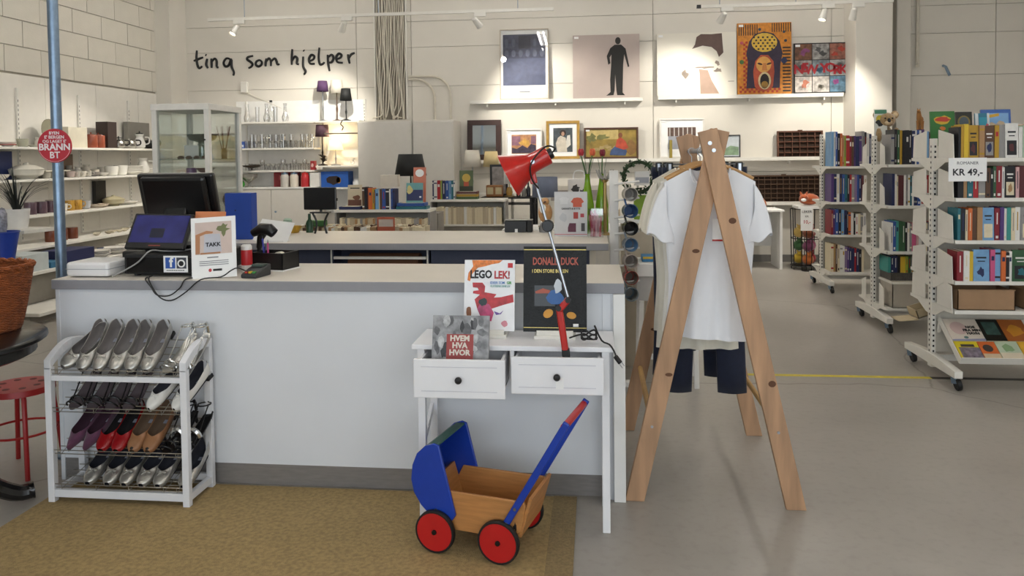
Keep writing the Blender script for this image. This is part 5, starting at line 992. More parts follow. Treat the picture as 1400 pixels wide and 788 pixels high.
type_case(2.47, 3.07, 1.431, 1.80, 'dark brown wooden type case tray on the long lower ledge', 5, 6, '5a3420'); type_case(2.06, 3.05, .823, 1.20, 'second wooden type case tray with many cells on the short ledge', 6, 12, '4c3420')

# ------------------------------------------------------------------ tall white cupboards
CW_ = M('cupboard_white', 'd3cfc6', .5, var=.02)
for i, (x0, x1) in enumerate(((-3.255, -2.49), (-2.48, -1.91))):
    t = thing('tall_cupboard', ['wider tall white cupboard under the cable bundle', 'narrower tall white cupboard next to the dark framed mirror'][i], 'cupboard', ((x0+x1)/2, 10.3, 0)); w = (x1-x0)/2
    B(-w, w, .02, .58, 0, 2.0).build('carcass', CW_, t, smooth=0, bevel=.003); d_ = B(-w+.012, w-.012, 0, .02, .06, 1.985).build('door', CW_, t, smooth=0, bevel=.003); MB().cyl((w-.06, -.018, 1.05), (w-.06, 0, 1.05), .012, n=12).build('knob', CHROME, d_)
# ------------------------------------------------------------------ glass and lamp shelving on the back wall
sv = thing('wall_shelving', 'white wall shelving with drinking glasses on the back wall', 'shelving', (-4.55, 10.895, 0))
B(-.72, .58, -.012, 0, 1.1, 2.35).build('back_board', WHITE, sv, smooth=0)
for x in (-.56, .56): B(x-.012, x+.012, -.03, -.012, 1.1, 2.35).build('standard', WMETAL, sv, smooth=0)
for z in (2.03, 1.655, 1.335): B(-.70, .575, -.33, -.03, z-.025, z).build('shelf', WMETAL, sv, smooth=0, bevel=.003)
s2 = thing('wall_shelving', 'narrow lit white shelving with table lamps on the back wall', 'shelving', (-3.63, 10.895, 0))
B(-.33, .33, -.012, 0, .7, 2.35).build('back_board', WHITE, s2, smooth=0)
for x in (-.31, .31): 
    st = B(x-.014, x+.014, -.03, -.012, .7, 2.35).build('standard', WMETAL, s2, smooth=0); b = MB(); [b.box(x-.004, x+.004, -.0305, -.0295, 1.9+k*.045, 1.92+k*.045) for k in range(9)]; b.build('slots', BLACKM, st, smooth=0)['kind'] = 'stuff'
for z in (2.03, 1.395): B(-.325, .325, -.33, -.03, z-.025, z).build('shelf', WMETAL, s2, smooth=0, bevel=.003)
B(-.2, .31, -.3, -.28, 1.84, 1.86).build('rail', M('rail_dark', '6a6258', .5), s2, smooth=0); B(-.325, .325, -.28, -.03, 1.06, 1.085).build('low_shelf', WMETAL, s2, smooth=0)
lc = thing('low_cabinet', 'low white cabinet with doors under the glass shelving', 'cabinet', (-4.55, 10.45, 0)); B(-.72, .62, .02, .43, 0, 1.075).build('carcass', CW_, lc, smooth=0); B(-.73, .63, -.0, .44, 1.075, 1.095).build('top', WHITE, lc, smooth=0)
for x0, x1 in ((-.71, -.03), (-.02, .61)): d_ = B(x0, x1, 0, .02, .08, 1.06).build('door', CW_, lc, smooth=0, bevel=.002); MB().cyl((x0+.06, -.015, .75), (x0+.06, 0, .75), .014, n=10).build('knob', STEEL, d_)
GL = glass('drink_glass', 'ffffff', .08, .35)
def gmesh(k):
    P = [[(.028, 0), (.03, .004), (.005, .01), (.004, .07), (.03, .1), (.036, .14), (.033, .17), (.031, .17), (.034, .14), (.028, .102), (.0, .085)], [(.03, 0), (.036, .11), (.034, .11), (.028, .006), (0, .006)], [(.035, 0), (.036, .005), (.006, .012), (.005, .05), (.045, .1), (.043, .1), (.004, .055)], [(.026, 0), (.032, .2), (.03, .2), (.024, .006), (0, .006)], [(.04, 0), (.052, .05), (.05, .07), (.03, .11), (.02, .2), (.028, .24), (.025, .24), (.018, .2), (.028, .11), (.046, .06), (.036, .006), (0, .006)]][k]
    return MB().lathe(P, 12).mesh('glass', GL, 60)
GM = [gmesh(k) for k in range(5)]; GN = ['wine glass', 'tumbler', 'coupe glass', 'tall glass', 'carafe']
grn = random.Random(2)
for z, n, kinds, nm, dz in ((2.03, 5, (4, 3, 4), 'top shelf', 1.1), (1.655, 13, (0, 1, 2, 3), 'middle shelf', 1.), (1.335, 13, (1, 0, 2), 'lower shelf', .9)):
    for rr in range(2 if n > 6 else 1):
        for i in range(n):
            k = grn.choice(kinds); x = -5.13 + .12 + i*(1.02/n) if n > 6 else -4.98+i*.14
            o = bpy.data.objects.new('drinking_glass' if k < 4 else 'carafe', GM[k]); col.objects.link(o); o.location = (x + grn.uniform(-.008, .008), 10.64 + rr*.12, z+.0005); o.scale = (1, 1, dz)
            tag(o, f'clear {GN[k]} in the {["front", "rear"][rr]} row on the {nm} of the glass shelving', 'glass' if k < 4 else 'carafe', f'glassware on the {nm}')
sp_ = MB().lathe([(.05, 0), (.05, .17), (.015, .24), (.015, .28), (0, .28)], 14).build('decanter', GL); sp_.location = (-4.62, 10.62, 2.0305); tag(sp_, 'clear decanter with dark stopper on the top glass shelf', 'decanter'); MB().lathe([(.02, .281), (.02, .31), (0, .31)], 10).build('stopper', BLACK, sp_)
def boxt(name, label, cat, x0, x1, y0, y1, z, h, c, extra=None):
    t = thing(name, label, cat, ((x0+x1)/2, y0, z)); w = (x1-x0)/2; B(-w, w, 0, y1-y0, 0, h).build('box', M('bx_'+c, c, .5, var=.06), t, smooth=0, bevel=.003)
    for e in (extra or []): flat(e[0], e[1], M('bx_'+e[2], e[2], .5, var=.1), t, -.0015, 0)
    return t
boxt('tin', 'small blue and white tin beside the glasses', 'tin', -5.16, -5.03, 10.62, 10.72, 1.6555, .10, '3c5aa0', [('band', [rect(-.05, .05, .02, .05)], 'c9d0dc')])
boxt('gift_box', 'dark red gift box standing below the glass shelves', 'box', -4.62, -4.26, 10.66, 10.78, 1.0955, .215, '7c1e24', [('label_print', [rect(-.1, .12, .1, .17)], 'a34a48')])
for i, (x, c, l) in enumerate(((-4.42, 'b9b4ac', 'pale preserving jar with lid before the red gift box'), (-4.28, 'c9c2b4', 'cream preserving jar beside the pale one'), (-4.12, 'a8242a', 'red enamel jar with pale pattern near the white box'))):
    t = thing('storage_jar', l, 'jar', (x, 10.58, 1.0955)); MB().lathe([(.055, 0), (.06, .01), (.06, .15), (.045, .18), (0, .18)], 16).build('jar', M('jar_'+c, c, .4), t); MB().lathe([(.048, .181), (.048, .2), (.012, .205), (.012, .22), (0, .222)], 14).build('lid', STEEL if i < 2 else RED, t)
boxt('carton_box', 'white tall carton next to the red enamel jar', 'box', -4.04, -3.90, 10.55, 10.68, 1.0955, .2, 'd2d0ca'); boxt('tin', 'small red tin on the end of the lower glass shelf', 'tin', -4.04, -3.975, 10.58, 10.66, 1.3355, .13, '94262a', [('pattern', [blob(0, .07, .02, .03, 8, .3, 3)], 'd0b0a8')])
boxt('appliance_box', 'bright blue appliance box with dark picture on the low shelf', 'box', -3.90, -3.50, 10.62, 10.85, 1.0855, .225, '1f56a8', [('picture', [blob(-.02, .1, .1, .06, 12, .2, 5)], '2a1c18'), ('picture_light', [ell(.06, .1, .035, .045)], 'a8793c')])
t = thing('tureen', 'small white lidded pot at the end of the low shelf', 'pot', (-3.40, 10.72, 1.0855)); MB().lathe([(.03, 0), (.06, .03), (.065, .07), (.05, .11), (0, .12)], 16).build('pot', PAPER, t); MB().ball((0, 0, .128), .014, 8).build('knob', PAPER, t)
t = thing('glass_bowl', 'silver rimmed glass bowl on a foot on the low cabinet', 'bowl', (-4.97, 10.6, 1.0955)); MB().lathe([(.06, 0), (.06, .008), (.012, .02), (.012, .06), (.12, .14), (.13, .19), (.125, .19), (.115, .145), (0, .07)], 20).build('bowl', M('silver_plate', 'a8a69e', .2, .7), t)
t = thing('fruit_stand', 'dark metal fruit bowl with leaf handles on the lower glass shelf', 'bowl', (-4.93, 10.62, 1.3355)); MB().lathe([(.05, 0), (.05, .006), (.01, .012), (.01, .03), (.12, .055), (.13, .075), (.125, .075), (0, .04)], 18).build('bowl', M('bronze', '3a3026', .4, .6), t)
t = thing('green_vase', 'small green glass vase on the low cabinet', 'vase', (-5.06, 10.52, 1.0955)); MB().lathe([(.04, 0), (.065, .04), (.055, .08), (.025, .12), (.03, .16), (.026, .16), (0, .1)], 14).build('vase', M('green_glass', '2f8a2c', .15), t)
def table_lamp(label, x, y, z, zb, sr0, sr1, shh, shade, stem, base='disc', lit=0., h=None, group=None, square=False):
    t = thing('table_lamp', label, 'lamp', (x, y, z), group=group); hs = zb-z
    MB().lathe([(.07, 0), (.07, .012), (.03, .022), (.01, .03), (0, .03)], 16).build('base', stem, t)
    MB().lathe([(.008, .02), (.009, hs*.3), (.016, hs*.45), (.009, hs*.55), (.007, hs), (0, hs+.02)], 10).build('stem', stem, t)
    s = MB(); n = 4 if square else 24; s.grid([[(r*math.cos(2*math.pi*(i+.5)/n), r*math.sin(2*math.pi*(i+.5)/n), zz) for i in range(n)] for r, zz in ((sr0, hs), (sr1, hs+shh))], closed=True)
    s.build('shade', shade, t, solid=.002, smooth=30)
    return t
PURP = M('shade_purple', '4a2f52', .8, var=.1); SCR = M('shade_cream', 'cfc4a8', .8, var=.04); SBK = M('shade_black', '121414', .7); SPK = M('shade_plum', '4d3440', .8)
table_lamp('tall lamp with purple shade on the narrow shelving top', -3.885, 10.72, 2.0305, 2.46, .085, .065, .15, PURP, CHROME); table_lamp('tall lamp with cream shade between the purple and black ones', -3.69, 10.76, 2.0305, 2.43, .1, .08, .19, M('shade_pale', 'c9c2b4', .8), M('stem_brown', '5c4434', .5)); table_lamp('tall lamp with black shade on the narrow shelving top', -3.53, 10.68, 2.0305, 2.32, .085, .065, .17, SBK, BLACKM)
lp_ = table_lamp('lamp with plum square shade and twisted dark metal leaves', -3.92+.03, 10.68, 1.3955, 1.81, .1, .085, .17, SPK, M('dark_bronze', '2b2420', .4, .5))
b = MB(); rn = random.Random(8)
for k in range(9): a = rn.uniform(0, 6.3); b.tube([(0, 0, .03+.01*k), (.03*math.cos(a), .03*math.sin(a), .07+.01*k), (.07*math.cos(a), .07*math.sin(a), .06+.012*k)], [.006, .012, .003], 6)
b.build('metal_leaves', M('dark_bronze'), lp_)['kind'] = 'stuff'
ll = table_lamp('small lit lamp with clear pleated shade on the narrow shelf', -3.71, 10.72, 1.3955, 1.62, .11, .085, .14, M('lit_shade', 'ffe0a4', .6, emit=1.2, var=.1), CHROME)
l = bpy.data.lights.new('lamp_bulb', 'POINT'); l.energy = 2.4; l.color = (1, .8, .5); l.shadow_soft_size = .03; o = bpy.data.objects.new('lamp_bulb', l); col.objects.link(o); o.location = (-3.71, 10.72, 1.80)
t = thing('figurine', 'small glass bird figurine beside the lit lamp', 'figurine', (-3.45, 10.68, 1.3955)); MB().ball((0, 0, .04), (.035, .02, .035), 10).ball((.02, 0, .09), .018, 8).tube([(.0, 0, .06), (.02, 0, .08)], .012, 6).build('body', GL, t)
t = thing('hanging_bracket', 'small dark curled bracket hanging under the black lamp', 'bracket', (-3.55, 10.58, 2.02)); MB().tube(sm([(0, -.02, .008), (-.02, -.03, -.04), (.015, -.03, -.08), (-.005, -.03, -.13)]), .008, 6).build('curl', BLACKM, t)
# ------------------------------------------------------------------ crockery shelving along the left wall
ls = thing('crockery_shelving', 'long white wall shelving with crockery along the left wall', 'shelving', (XL+.018, 0, 0))
Y0, Y1 = 4.6, 10.35; SH = [(1.655, .34), (1.312, .34), (.93, .38)]
for k, (z, d) in enumerate(SH): B(0, d, Y0 if k < 2 else 6.3, Y1, z-.025, z).build('shelf', WMETAL, ls, smooth=0, bevel=.003)
for y in (5.6, 6.7, 7.75, 8.75, 9.75): 
    st = B(0, .02, y-.014, y+.014, .1, 2.3).build('standard', WMETAL, ls, smooth=0); b = MB(); [b.box(.0195, .0205, y-.004, y+.004, .2+k*.05, .225+k*.05) for k in range(40)]; b.build('slots', M('slot_grey', '4a4844', .7), st, smooth=0)['kind'] = 'stuff'
for k, (xf, z, y0, y1) in enumerate(((-5.70, .625, 6.6, 9.6), (-5.36, .435, 6.45, 9.3), (-5.05, .11, 6.45, 9.0))):
    B(0, xf-XL-.018, y0, y1, z-.03, z).build('deep_shelf', WMETAL, ls, smooth=0, bevel=.003); B(.02, xf-XL-.13, y0+.02, y1-.02, max(0, z-.19 if z > .5 else z-.32), z-.03).build('shelf_support', M('support_grey', '8f8a80', .7), ls, smooth=0)
PROF = dict(bowl=[(.35, 0), (.4, .05), (.8, .3), (1, .6), (.96, .6), (.75, .3), (0, .1)], cup=[(.6, 0), (.85, .1), (1, .9), (1.05, 1.6), (1, 1.6), (.9, .3), (0, .15)], jug=[(.6, 0), (.9, .3), (1, .9), (.7, 1.7), (.55, 2.1), (.75, 2.6), (.7, 2.6), (.5, 2.1), (0, 1.9)], pot=[(.6, 0), (1, .35), (1.05, .8), (.8, 1.2), (.4, 1.35), (.15, 1.4), (.18, 1.55), (0, 1.62)], vase=[(.5, 0), (.9, .5), (1, 1.1), (.6, 1.8), (.5, 2), (.7, 2.3), (.65, 2.3), (0, 1.9)], cyl=[(.95, 0), (1, .1), (1, 2), (.95, 2.1), (0, 2.1)], dish=[(.7, 0), (1, .25), (1.1, .3), (1.08, .35), (.7, .12), (0, .1)], tureen=[(.5, 0), (.55, .1), (1, .3), (1.1, .65), (1.15, .68), (1, .75), (.6, .95), (.2, 1.0), (.16, 1.12), (0, 1.15)])
CER = {}
def ceramic(c, metal=0): return M('glaze_'+c+str(metal), c, .22 if not metal else .25, metal, var=.05)
def crock(kind, y, z, r, c, label, cat, x=-6.06, name=None, handle=False, spout=False, metal=0, stack=0, group='crockery on the left wall shelves', deco=None, lid=None):
    t = thing(name or cat.replace(' ', '_'), label, cat, (x, y, z+.0004), group=group); m = ceramic(c, metal)
    if stack:
        for k in range(stack): MB().lathe([(a*r, b*r+k*r*.14) for a, b in PROF['dish']], 20).build('plate', m, t)
        return t
    if handle: t.rotation_euler.z = R(-58)
    MB().lathe([(a*r, b*r) for a, b in PROF[kind]], 20).build('body', m, t); top = max(b for a, b in PROF[kind])*r
    if handle: MB().tube(sm([(0, r*.85, top*.8), (0, r*1.5, top*.75), (0, r*1.5, top*.4), (0, r*.9, top*.3)], 4), r*.11, 8).build('handle', m if not deco else ceramic(deco), t)
    if spout: MB().tube(sm([(0, -r*.8, top*.4), (0, -r*1.4, top*.55), (0, -r*1.6, top*.8)], 4), [r*.2]*4+[r*.14]*4+[r*.1], 8).build('spout', m, t)
    if deco and not handle: MB().lathe([(r*1.01, top*.35), (r*1.02, top*.36), (r*1.02, top*.55), (r*1.01, top*.56)], 20).build('painted_band', ceramic(deco), t)
    if lid: MB().lathe([(r*.62, top*1.0), (r*.6, top*1.06), (r*.1, top*1.12), (r*.12, top*1.2), (0, top*1.22)], 16).build('lid', ceramic(lid), t)
    return t
z1, z2, z3, z4, z5, z6 = 1.655, 1.312, .93, .625, .435, .11
crock('bowl', 7.05, z1, .10, 'd6d0c4', 'cream footed bowl near the wall end of the top crockery shelf', 'bowl'); crock('bowl', 7.36, z1, .085, 'd8d4cc', 'white bowl with red flower band on the top crockery shelf', 'bowl', deco='a8645c'); crock('cup', 7.58, z1, .055, 'a8a894', 'pale green beaker beside the flowered bowl', 'cup'); crock('dish', 7.78, z1, .07, 'c9c9bc', 'small pale dish on the top crockery shelf', 'dish')
t = thing('serving_tray', 'grey green oval tray leaning on the wall behind the sign pole', 'tray', (-6.11, 8.08, z1+.0004)); MB().lathe([(0, 0), (.14, 0), (.16, .012), (.155, .016), (0, .008)], 24, (0, 0, .166), X=Matrix.Rotation(R(78), 4, 'Y')).build('plate', ceramic('83806a'), t)
boxt('carton_box', 'large cream carton beside the leaning oval tray', 'box', -6.2, -6.0, 8.22, 8.55, z1+.0004, .24, 'cfc8b4')
for i, y in enumerate((8.70, 8.84)): crock('cyl', y, z1, .075, '8c4630', ['rust red canister nearer the cream carton', 'rust red canister beside the dark brown box'][i], 'canister', lid='6b3424')
boxt('tall_box', 'tall dark brown box among the coffee pots', 'box', -6.16, -6.0, 8.94, 9.12, z1+.0004, .33, '30211c')
crock('pot', 9.24, z1, .08, 'b9b7b2', 'silver and black coffee pot beside the tall brown box', 'coffee pot', handle=True, spout=True, metal=1, deco='151515', lid='151515'); crock('pot', 9.47, z1, .085, 'c4c2bd', 'polished silver teapot in the middle of the pots', 'teapot', handle=True, spout=True, metal=1, deco='151515'); crock('jug', 9.70, z1, .075, 'e6e4de', 'white jug with dark rim among the coffee pots', 'jug', handle=True, lid='1a1a1a'); crock('pot', 9.92, z1, .09, '2b2a28', 'dark metal kettle next to the glass cabinet', 'kettle', handle=True, spout=True)
boxt('picture_box', 'grey patterned box behind the pots at the shelf end', 'box', -6.225, -6.16, 9.6, 10.1, z1+.0004, .36, '8a867e')
boxt('gift_box', 'dark blue flat box standing on the second crockery shelf', 'box', -6.24, -6.16, 7.0, 7.55, z2+.0004, .3, '1e2c5c')
crock('bowl', 7.2, z2, .1, 'd9d5cc', 'white bowl before the dark blue box', 'bowl', x=-6.03); crock('tureen', 7.62, z2, .155, 'd8d4c8', 'large white lidded tureen on the second shelf', 'tureen')
for i in range(3): crock('cup', 7.92+i*.11, z2, .045, 'a39f94', ['first', 'second', 'third'][i] + ' grey beaker in a row beside the tureen', 'cup')
t = thing('serving_board', 'long flat cream board lying on the beakers', 'board', (-6.05, 8.04, z2+.0736)); B(-.05, .05, -.2, .2, 0, .015).build('board', ceramic('bdb8a6'), t, bevel=.005)
boxt('photo_frame', 'brown round topped picture standing behind the beakers', 'picture', -6.24, -6.2, 8.3, 8.56, z2+.0004, .27, '6e5a48', [])
for i in range(4): crock('cup', 8.32+i*.1, z2, .043, ['b9a8a0', 'a8a49a', 'cfc9bc', 'b0aca2'][i], ['pinkish', 'grey', 'cream', 'pale grey'][i] + ' small cup before the brown picture', 'cup', handle=True)
crock('bowl', 8.72, z2, .09, '8f8a86', 'stacked grey bowl between cups and white bowls', 'bowl'); crock('bowl', 8.9, z2, .075, 'd0ccc4', 'white bowl beside the grey bowl', 'bowl'); crock('cup', 9.08, z2, .075, 'e0ddd4', 'white planter pot on the second crockery shelf', 'planter'); crock('cup', 9.27, z2, .08, 'e4e1d8', 'larger white planter pot beside the plates', 'planter')
crock('dish', 9.5, z2, .13, 'e4e0d6', 'stack of white plates beside the white jug', 'plates', stack=5); crock('jug', 9.76, z2, .085, 'e9e6dd', 'tall white pitcher next to the stacked plates', 'pitcher', handle=True)
for i in range(3): crock('cyl', 7.66+i*.16, z3, .062, '57424c', ['first', 'second', 'third'][i] + ' plum purple candle on the third crockery shelf', 'candle')
crock('cup', 8.16, z3, .055, 'd9d3c4', 'white cup beside the yellow mugs', 'cup', handle=True)
for i in range(2): crock('cyl', 8.28+i*.13, z3, .055, 'b58a34', ['first', 'second'][i] + ' mustard yellow mug on the third crockery shelf', 'mug', handle=True)
crock('cup', 8.56, z3, .06, 'a9abae', 'grey planter cup next to the yellow mugs', 'planter'); crock('dish', 8.76, z3, .11, 'c4b6a4', 'beige oval dish on the third crockery shelf', 'dish'); crock('bowl', 8.9, z3, .07, 'c9b8a4', 'beige footed bowl beside the speckled jar', 'bowl')
boxt('picture_box', 'dark picture with green leaf standing on third shelf', 'picture', -6.24, -6.19, 8.95, 9.15, z3+.0004, .32, '2c2a24', [])
crock('tureen', 9.1, z3, .12, 'b4ab8c', 'speckled round lidded jar before the dark picture', 'jar'); crock('dish', 9.4, z3, .12, 'd6d2c8', 'shell shaped white dish by the jar', 'dish')
for i in range(3): crock('cyl', 7.75+i*.17, z4, .06, '6e3a24', ['first', 'second', 'third'][i] + ' rust brown candle jar on the fourth shelf', 'candle jar', x=-5.9)
rn = random.Random(4)
for i in range(10): crock('bowl', 8.4+i*.105, z4, rn.uniform(.04, .055), rn.choice(['cfc6b0', 'b9ad94', 'd9d3c4']), ORD[i] + ' little cream shell bowl along the fourth crockery shelf', 'bowl', x=-5.84+rn.uniform(-.05, .05))
boxt('storage_box', 'pale teal edged white box on the fifth shelf', 'box', -5.68, -5.4, 6.7, 7.05, z5+.0004, .17, 'bcc4c4'); boxt('storage_box', 'dark blue box on the fifth shelf beside the pole', 'box', -5.68, -5.4, 7.3, 7.75, z5+.0004, .14, '1b2350'); boxt('storage_box', 'low teal blue box on the fifth shelf', 'box', -5.6, -5.4, 7.08, 7.27, z5+.0004, .06, '2f6a8c')
for i in range(3): crock('dish', 7.95+i*.3, z5, .12, 'd0ccc4', ['first', 'second', 'third'][i] + ' stack of white saucers along the fifth shelf', 'saucers', x=-5.5, stack=3)
crock('pot', 7.25, z6, .13, 'd6d4cc', 'white enamel kettle on the bottom shelf by the counter', 'kettle', x=-5.2, handle=True, spout=True); crock('pot', 7.55, z6, .12, 'cfcdc6', 'second white pot on the bottom shelf', 'pot', x=-5.22); boxt('storage_box', 'royal blue box behind the white kettle', 'box', -5.36, -5.1, 7.8, 8.15, z6+.0004, .22, '232a6c')
t = thing('artificial_plant', 'dark green tuft of grass plant on the bottom shelf', 'plant', (-5.33, 7.60, z6+.0004)); b = MB()
for k in range(26): a = rn.uniform(0, 6.3); l_ = rn.uniform(.2, .34); b.tube([(.02*math.cos(a), .02*math.sin(a), .05), (.05*math.cos(a), .05*math.sin(a), l_*.7), (.1*math.cos(a), .1*math.sin(a), l_)], [.006, .005, .001], 4)
o = b.build('blades', M('dark_leaf', '1c2a18', .6), t); o['kind'] = 'stuff'; MB().lathe([(.05, 0), (.07, .07), (.06, .07), (0, .06)], 14).build('pot', BLACKM, t); t.location = (-5.19, 7.44, z6+.0004); t.location.y = 8.3
rn = random.Random(17)
def fill(ya, yb, z, x, n, nm, kinds, cols, r0, r1):
    for i in range(n):
        k = rn.choice(kinds); c = rn.choice(cols); crock(k, ya+(yb-ya)*(i+.5)/n, z, rn.uniform(r0, r1), c, f'{dict(cup="small cup", cyl="straight jar", bowl="low bowl", vase="little vase", jug="little jug")[k]}, {ORD[i]} in the rear row along the {nm}', 'jar' if k == 'cyl' else k, x=x, group=f'rear row crockery on the {nm}')
fill(7.75, 9.6, z2, -6.17, 12, 'second crockery shelf', ('cup', 'cyl', 'vase', 'jug', 'bowl'), ('a39c90', 'c9c3b6', '8c8880', 'b4a89a', '77746e', 'd6d2c8'), .04, .055)
fill(7.5, 9.0, z3, -6.16, 9, 'third crockery shelf', ('cup', 'vase', 'bowl'), ('b9ad9c', '9a8f86', 'cfc8bc', 'c0b49c'), .04, .06)
fill(7.0, 8.7, z1, -6.17, 8, 'top crockery shelf', ('cup', 'bowl', 'jug'), ('c4beb0', 'b0a8a0', 'd4cfc4', '9fa090'), .04, .055)
fill(7.7, 9.3, z5, -5.60, 9, 'fifth crockery shelf', ('cup', 'bowl', 'cyl'), ('c9c4b8', '8a5a44', 'a8a298', '40486c'), .035, .05)
# ------------------------------------------------------------------ small unit with plant and blue bucket at the left
pu = thing('plant_unit', 'small white freestanding unit carrying the potted grass plant', 'unit', (-4.95, 6.0, 0), R(-6))
B(-.42, .31, -.16, .16, .905, .935).build('top', WMETAL, pu, smooth=0, bevel=.003); B(-.42, -.16, -.14, .14, 0, .905).build('body', M('unit_grey', 'b8b4aa', .6), pu, smooth=0)
gp = thing('potted_plant', 'dark grass like plant in a white pot on the white unit', 'plant', (-4.87, 6.0, .936)); MB().lathe([(.075, 0), (.08, .01), (.098, .165), (.09, .165), (.085, .14), (0, .14)], 24).build('pot', M('pot_white', 'e4e3df', .35), gp)
LF = M('grass_dark', '141a16', .45, var=.2); rn = random.Random(6)
for k in range(34):
    a = rn.uniform(0, 6.283); L_ = rn.uniform(.25, .46); sp = rn.uniform(.1, .85); d = Vector((math.cos(a), math.sin(a), 0)); sd = Vector((-d.y, d.x, 0)); rows = []
    for j in range(7):
        q = j/6; p = d*(.02+L_*sp*q**1.5) + Vector((0, 0, .13+L_*(q-.42*sp*q*q*q))); wd = .0075*(1-q**2)+.0006; rows.append([p-sd*wd, p+Vector((0, 0, -.002)), p+sd*wd])
    MB().grid(rows).build('leaf', LF, gp, smooth=80)
fu = thing('bucket_stand', 'low white block under the blue bucket', 'stand', (-4.82, 5.62, 0)); B(-.2, .16, -.16, .16, 0, .66).build('block', M('unit_grey'), fu, smooth=0, bevel=.01); B(-.21, .17, -.17, .17, .66, .68).build('top', WMETAL, fu, smooth=0)
bu = thing('bucket', 'bright blue tapered bucket at the left edge of the shop', 'bucket', (-4.88, 5.62, .6805)); MB().lathe([(.07, 0), (.115, .26), (.122, .262), (.118, .268), (.11, .26), (.066, .008), (0, .008)], 24).build('bucket', M('bucket_blue', '1e3a94', .35), bu); bu.location.x = -4.69
pb = thing('bottle', 'clear patterned bottle with white beads in the blue bucket', 'bottle', (-4.692, 5.62, .6895)); MB().lathe([(.028, 0), (.028, .26), (.036, .3), (.036, .4), (.02, .44), (0, .45)], 16).build('bottle', M('bottle_pattern', '8b8c98', .3, var=.6, scale=30), pb)
# ------------------------------------------------------------------ glass display cabinet
gc = thing('display_cabinet', 'white framed glass display cabinet behind the till', 'cabinet', (-2.895, 5.12, 0)); w = .212; D = .5; CWt = M('cabinet_white', 'dbd8d0', .45)
for x in (-w, w-.036):
    for y in (0, D-.036): B(x, x+.036, y, y+.036, 0, 1.89).build('corner_post', CWt, gc, smooth=0, bevel=.002)
B(-w-.004, w+.004, -.004, D+.004, 1.85, 1.895).build('top', CWt, gc, smooth=0, bevel=.003); B(-w, w, 0, D, .0, .08).build('plinth', CWt, gc, smooth=0)
PG = glass('cabinet_glass', 'f8fbfa', .02, .15)
B(-w+.036, w-.036, .014, .018, .08, 1.85).build('front_pane', PG, gc, smooth=0); B(w-.02, w-.016, .036, D-.036, .08, 1.85).build('side_pane', PG, gc, smooth=0); B(-w+.016, -w+.02, .036, D-.036, .08, 1.85).build('side_pane', PG, gc, smooth=0); B(-w+.036, w-.036, D-.02, D-.016, .08, 1.85).build('back_pane', PG, gc, smooth=0)
for z in (.55, 1.02, 1.505): B(-w+.022, w-.022, .02, D-.022, z-.006, z).build('glass_shelf', glass('shelf_glass', 'dfeae6', .03, .3), gc, smooth=0)
MB().cyl((w-.03, -.012, 1.64), (w-.03, 0, 1.64), .006, n=8).build('lock', BLACK, gc)
def simple(name, label, cat, loc, prof, mat, n=20, rz=0, group=None):
    t = thing(name, label, cat, loc, rz, group); MB().lathe(prof, n).build('body', mat, t); return t
simple('glass_bowl', 'dark green glass bowl on the upper cabinet shelf', 'bowl', (-2.86, 5.36, 1.5055), [(.03, 0), (.035, .1), (.03, .12), (.09, .14), (.11, .18), (.105, .18), (.08, .145), (0, .13)], glass('green_tint', '8fa89a', .05, .5)); simple('copper_plate', 'round copper plate leaning in the cabinet corner', 'plate', (-3.03, 5.42, 1.5055), [(0, 0), (.05, .003), (.06, .01), (0, .008)], M('copper', '8a4a30', .35, .6)).location = (-3.02, 5.42, 1.5055)
boxt('card', 'white price card standing on the upper cabinet shelf', 'card', -2.97, -2.86, 5.3, 5.303, 1.5055, .1, 'd8d6d2'); boxt('card', 'white notice card standing on the lower cabinet shelf', 'card', -3.06, -2.84, 5.2, 5.203, 1.40, .095, 'd2d0cc').location.z = 1.0205
for i in range(4): t = simple('trinket', ORD[i]+' small brown trinket along the upper cabinet shelf', 'trinket', (-2.94+i*.06, 5.2, 1.5055), [(.02, 0), (.025, .01), (.015, .022), (0, .025)], M('trinket_brown', '4c3626', .4), 10)
simple('purple_vase', 'purple glass vase on the lower cabinet shelf', 'vase', (-2.94, 5.34, 1.0205), [(.04, 0), (.05, .1), (.035, .42), (.03, .42), (0, .1)], M('purple_glass', '6a3a70', .2)); simple('glass_dish', 'shallow glass dish with red stones on the lower cabinet shelf', 'dish', (-2.80, 5.28, 1.0205), [(.03, 0), (.03, .38), (.07, .42), (.068, .42), (0, .39)], M('dish_red', '6b4440', .3))
t = thing('reed_sticks', 'brown reed sticks in a small bottle in the cabinet', 'sticks', (-2.74, 5.45, 1.5055)); [MB().cyl((0, 0, .0), (math.cos(a)*.05, math.sin(a)*.05, .24), .003, n=6).build('stick', M('reed', '5a3424', .6), t) for a in (0, 1.2, 2.4, 3.6, 5)]; MB().lathe([(.02, 0), (.022, .06), (.01, .08), (.008, .08), (0, .01)], 12).build('bottle', M('trinket_brown'), t)
t = thing('figurine', 'dark curled metal figurine on the lower cabinet shelf', 'figurine', (-2.745, 5.5, 1.0205)); MB().tube(sm([(0, 0, 0), (.0, .01, .08), (.03, .0, .16), (0, 0, .22), (-.03, 0, .18), (-.01, 0, .12)]), .012, 8).build('curl', BLACKM, t)

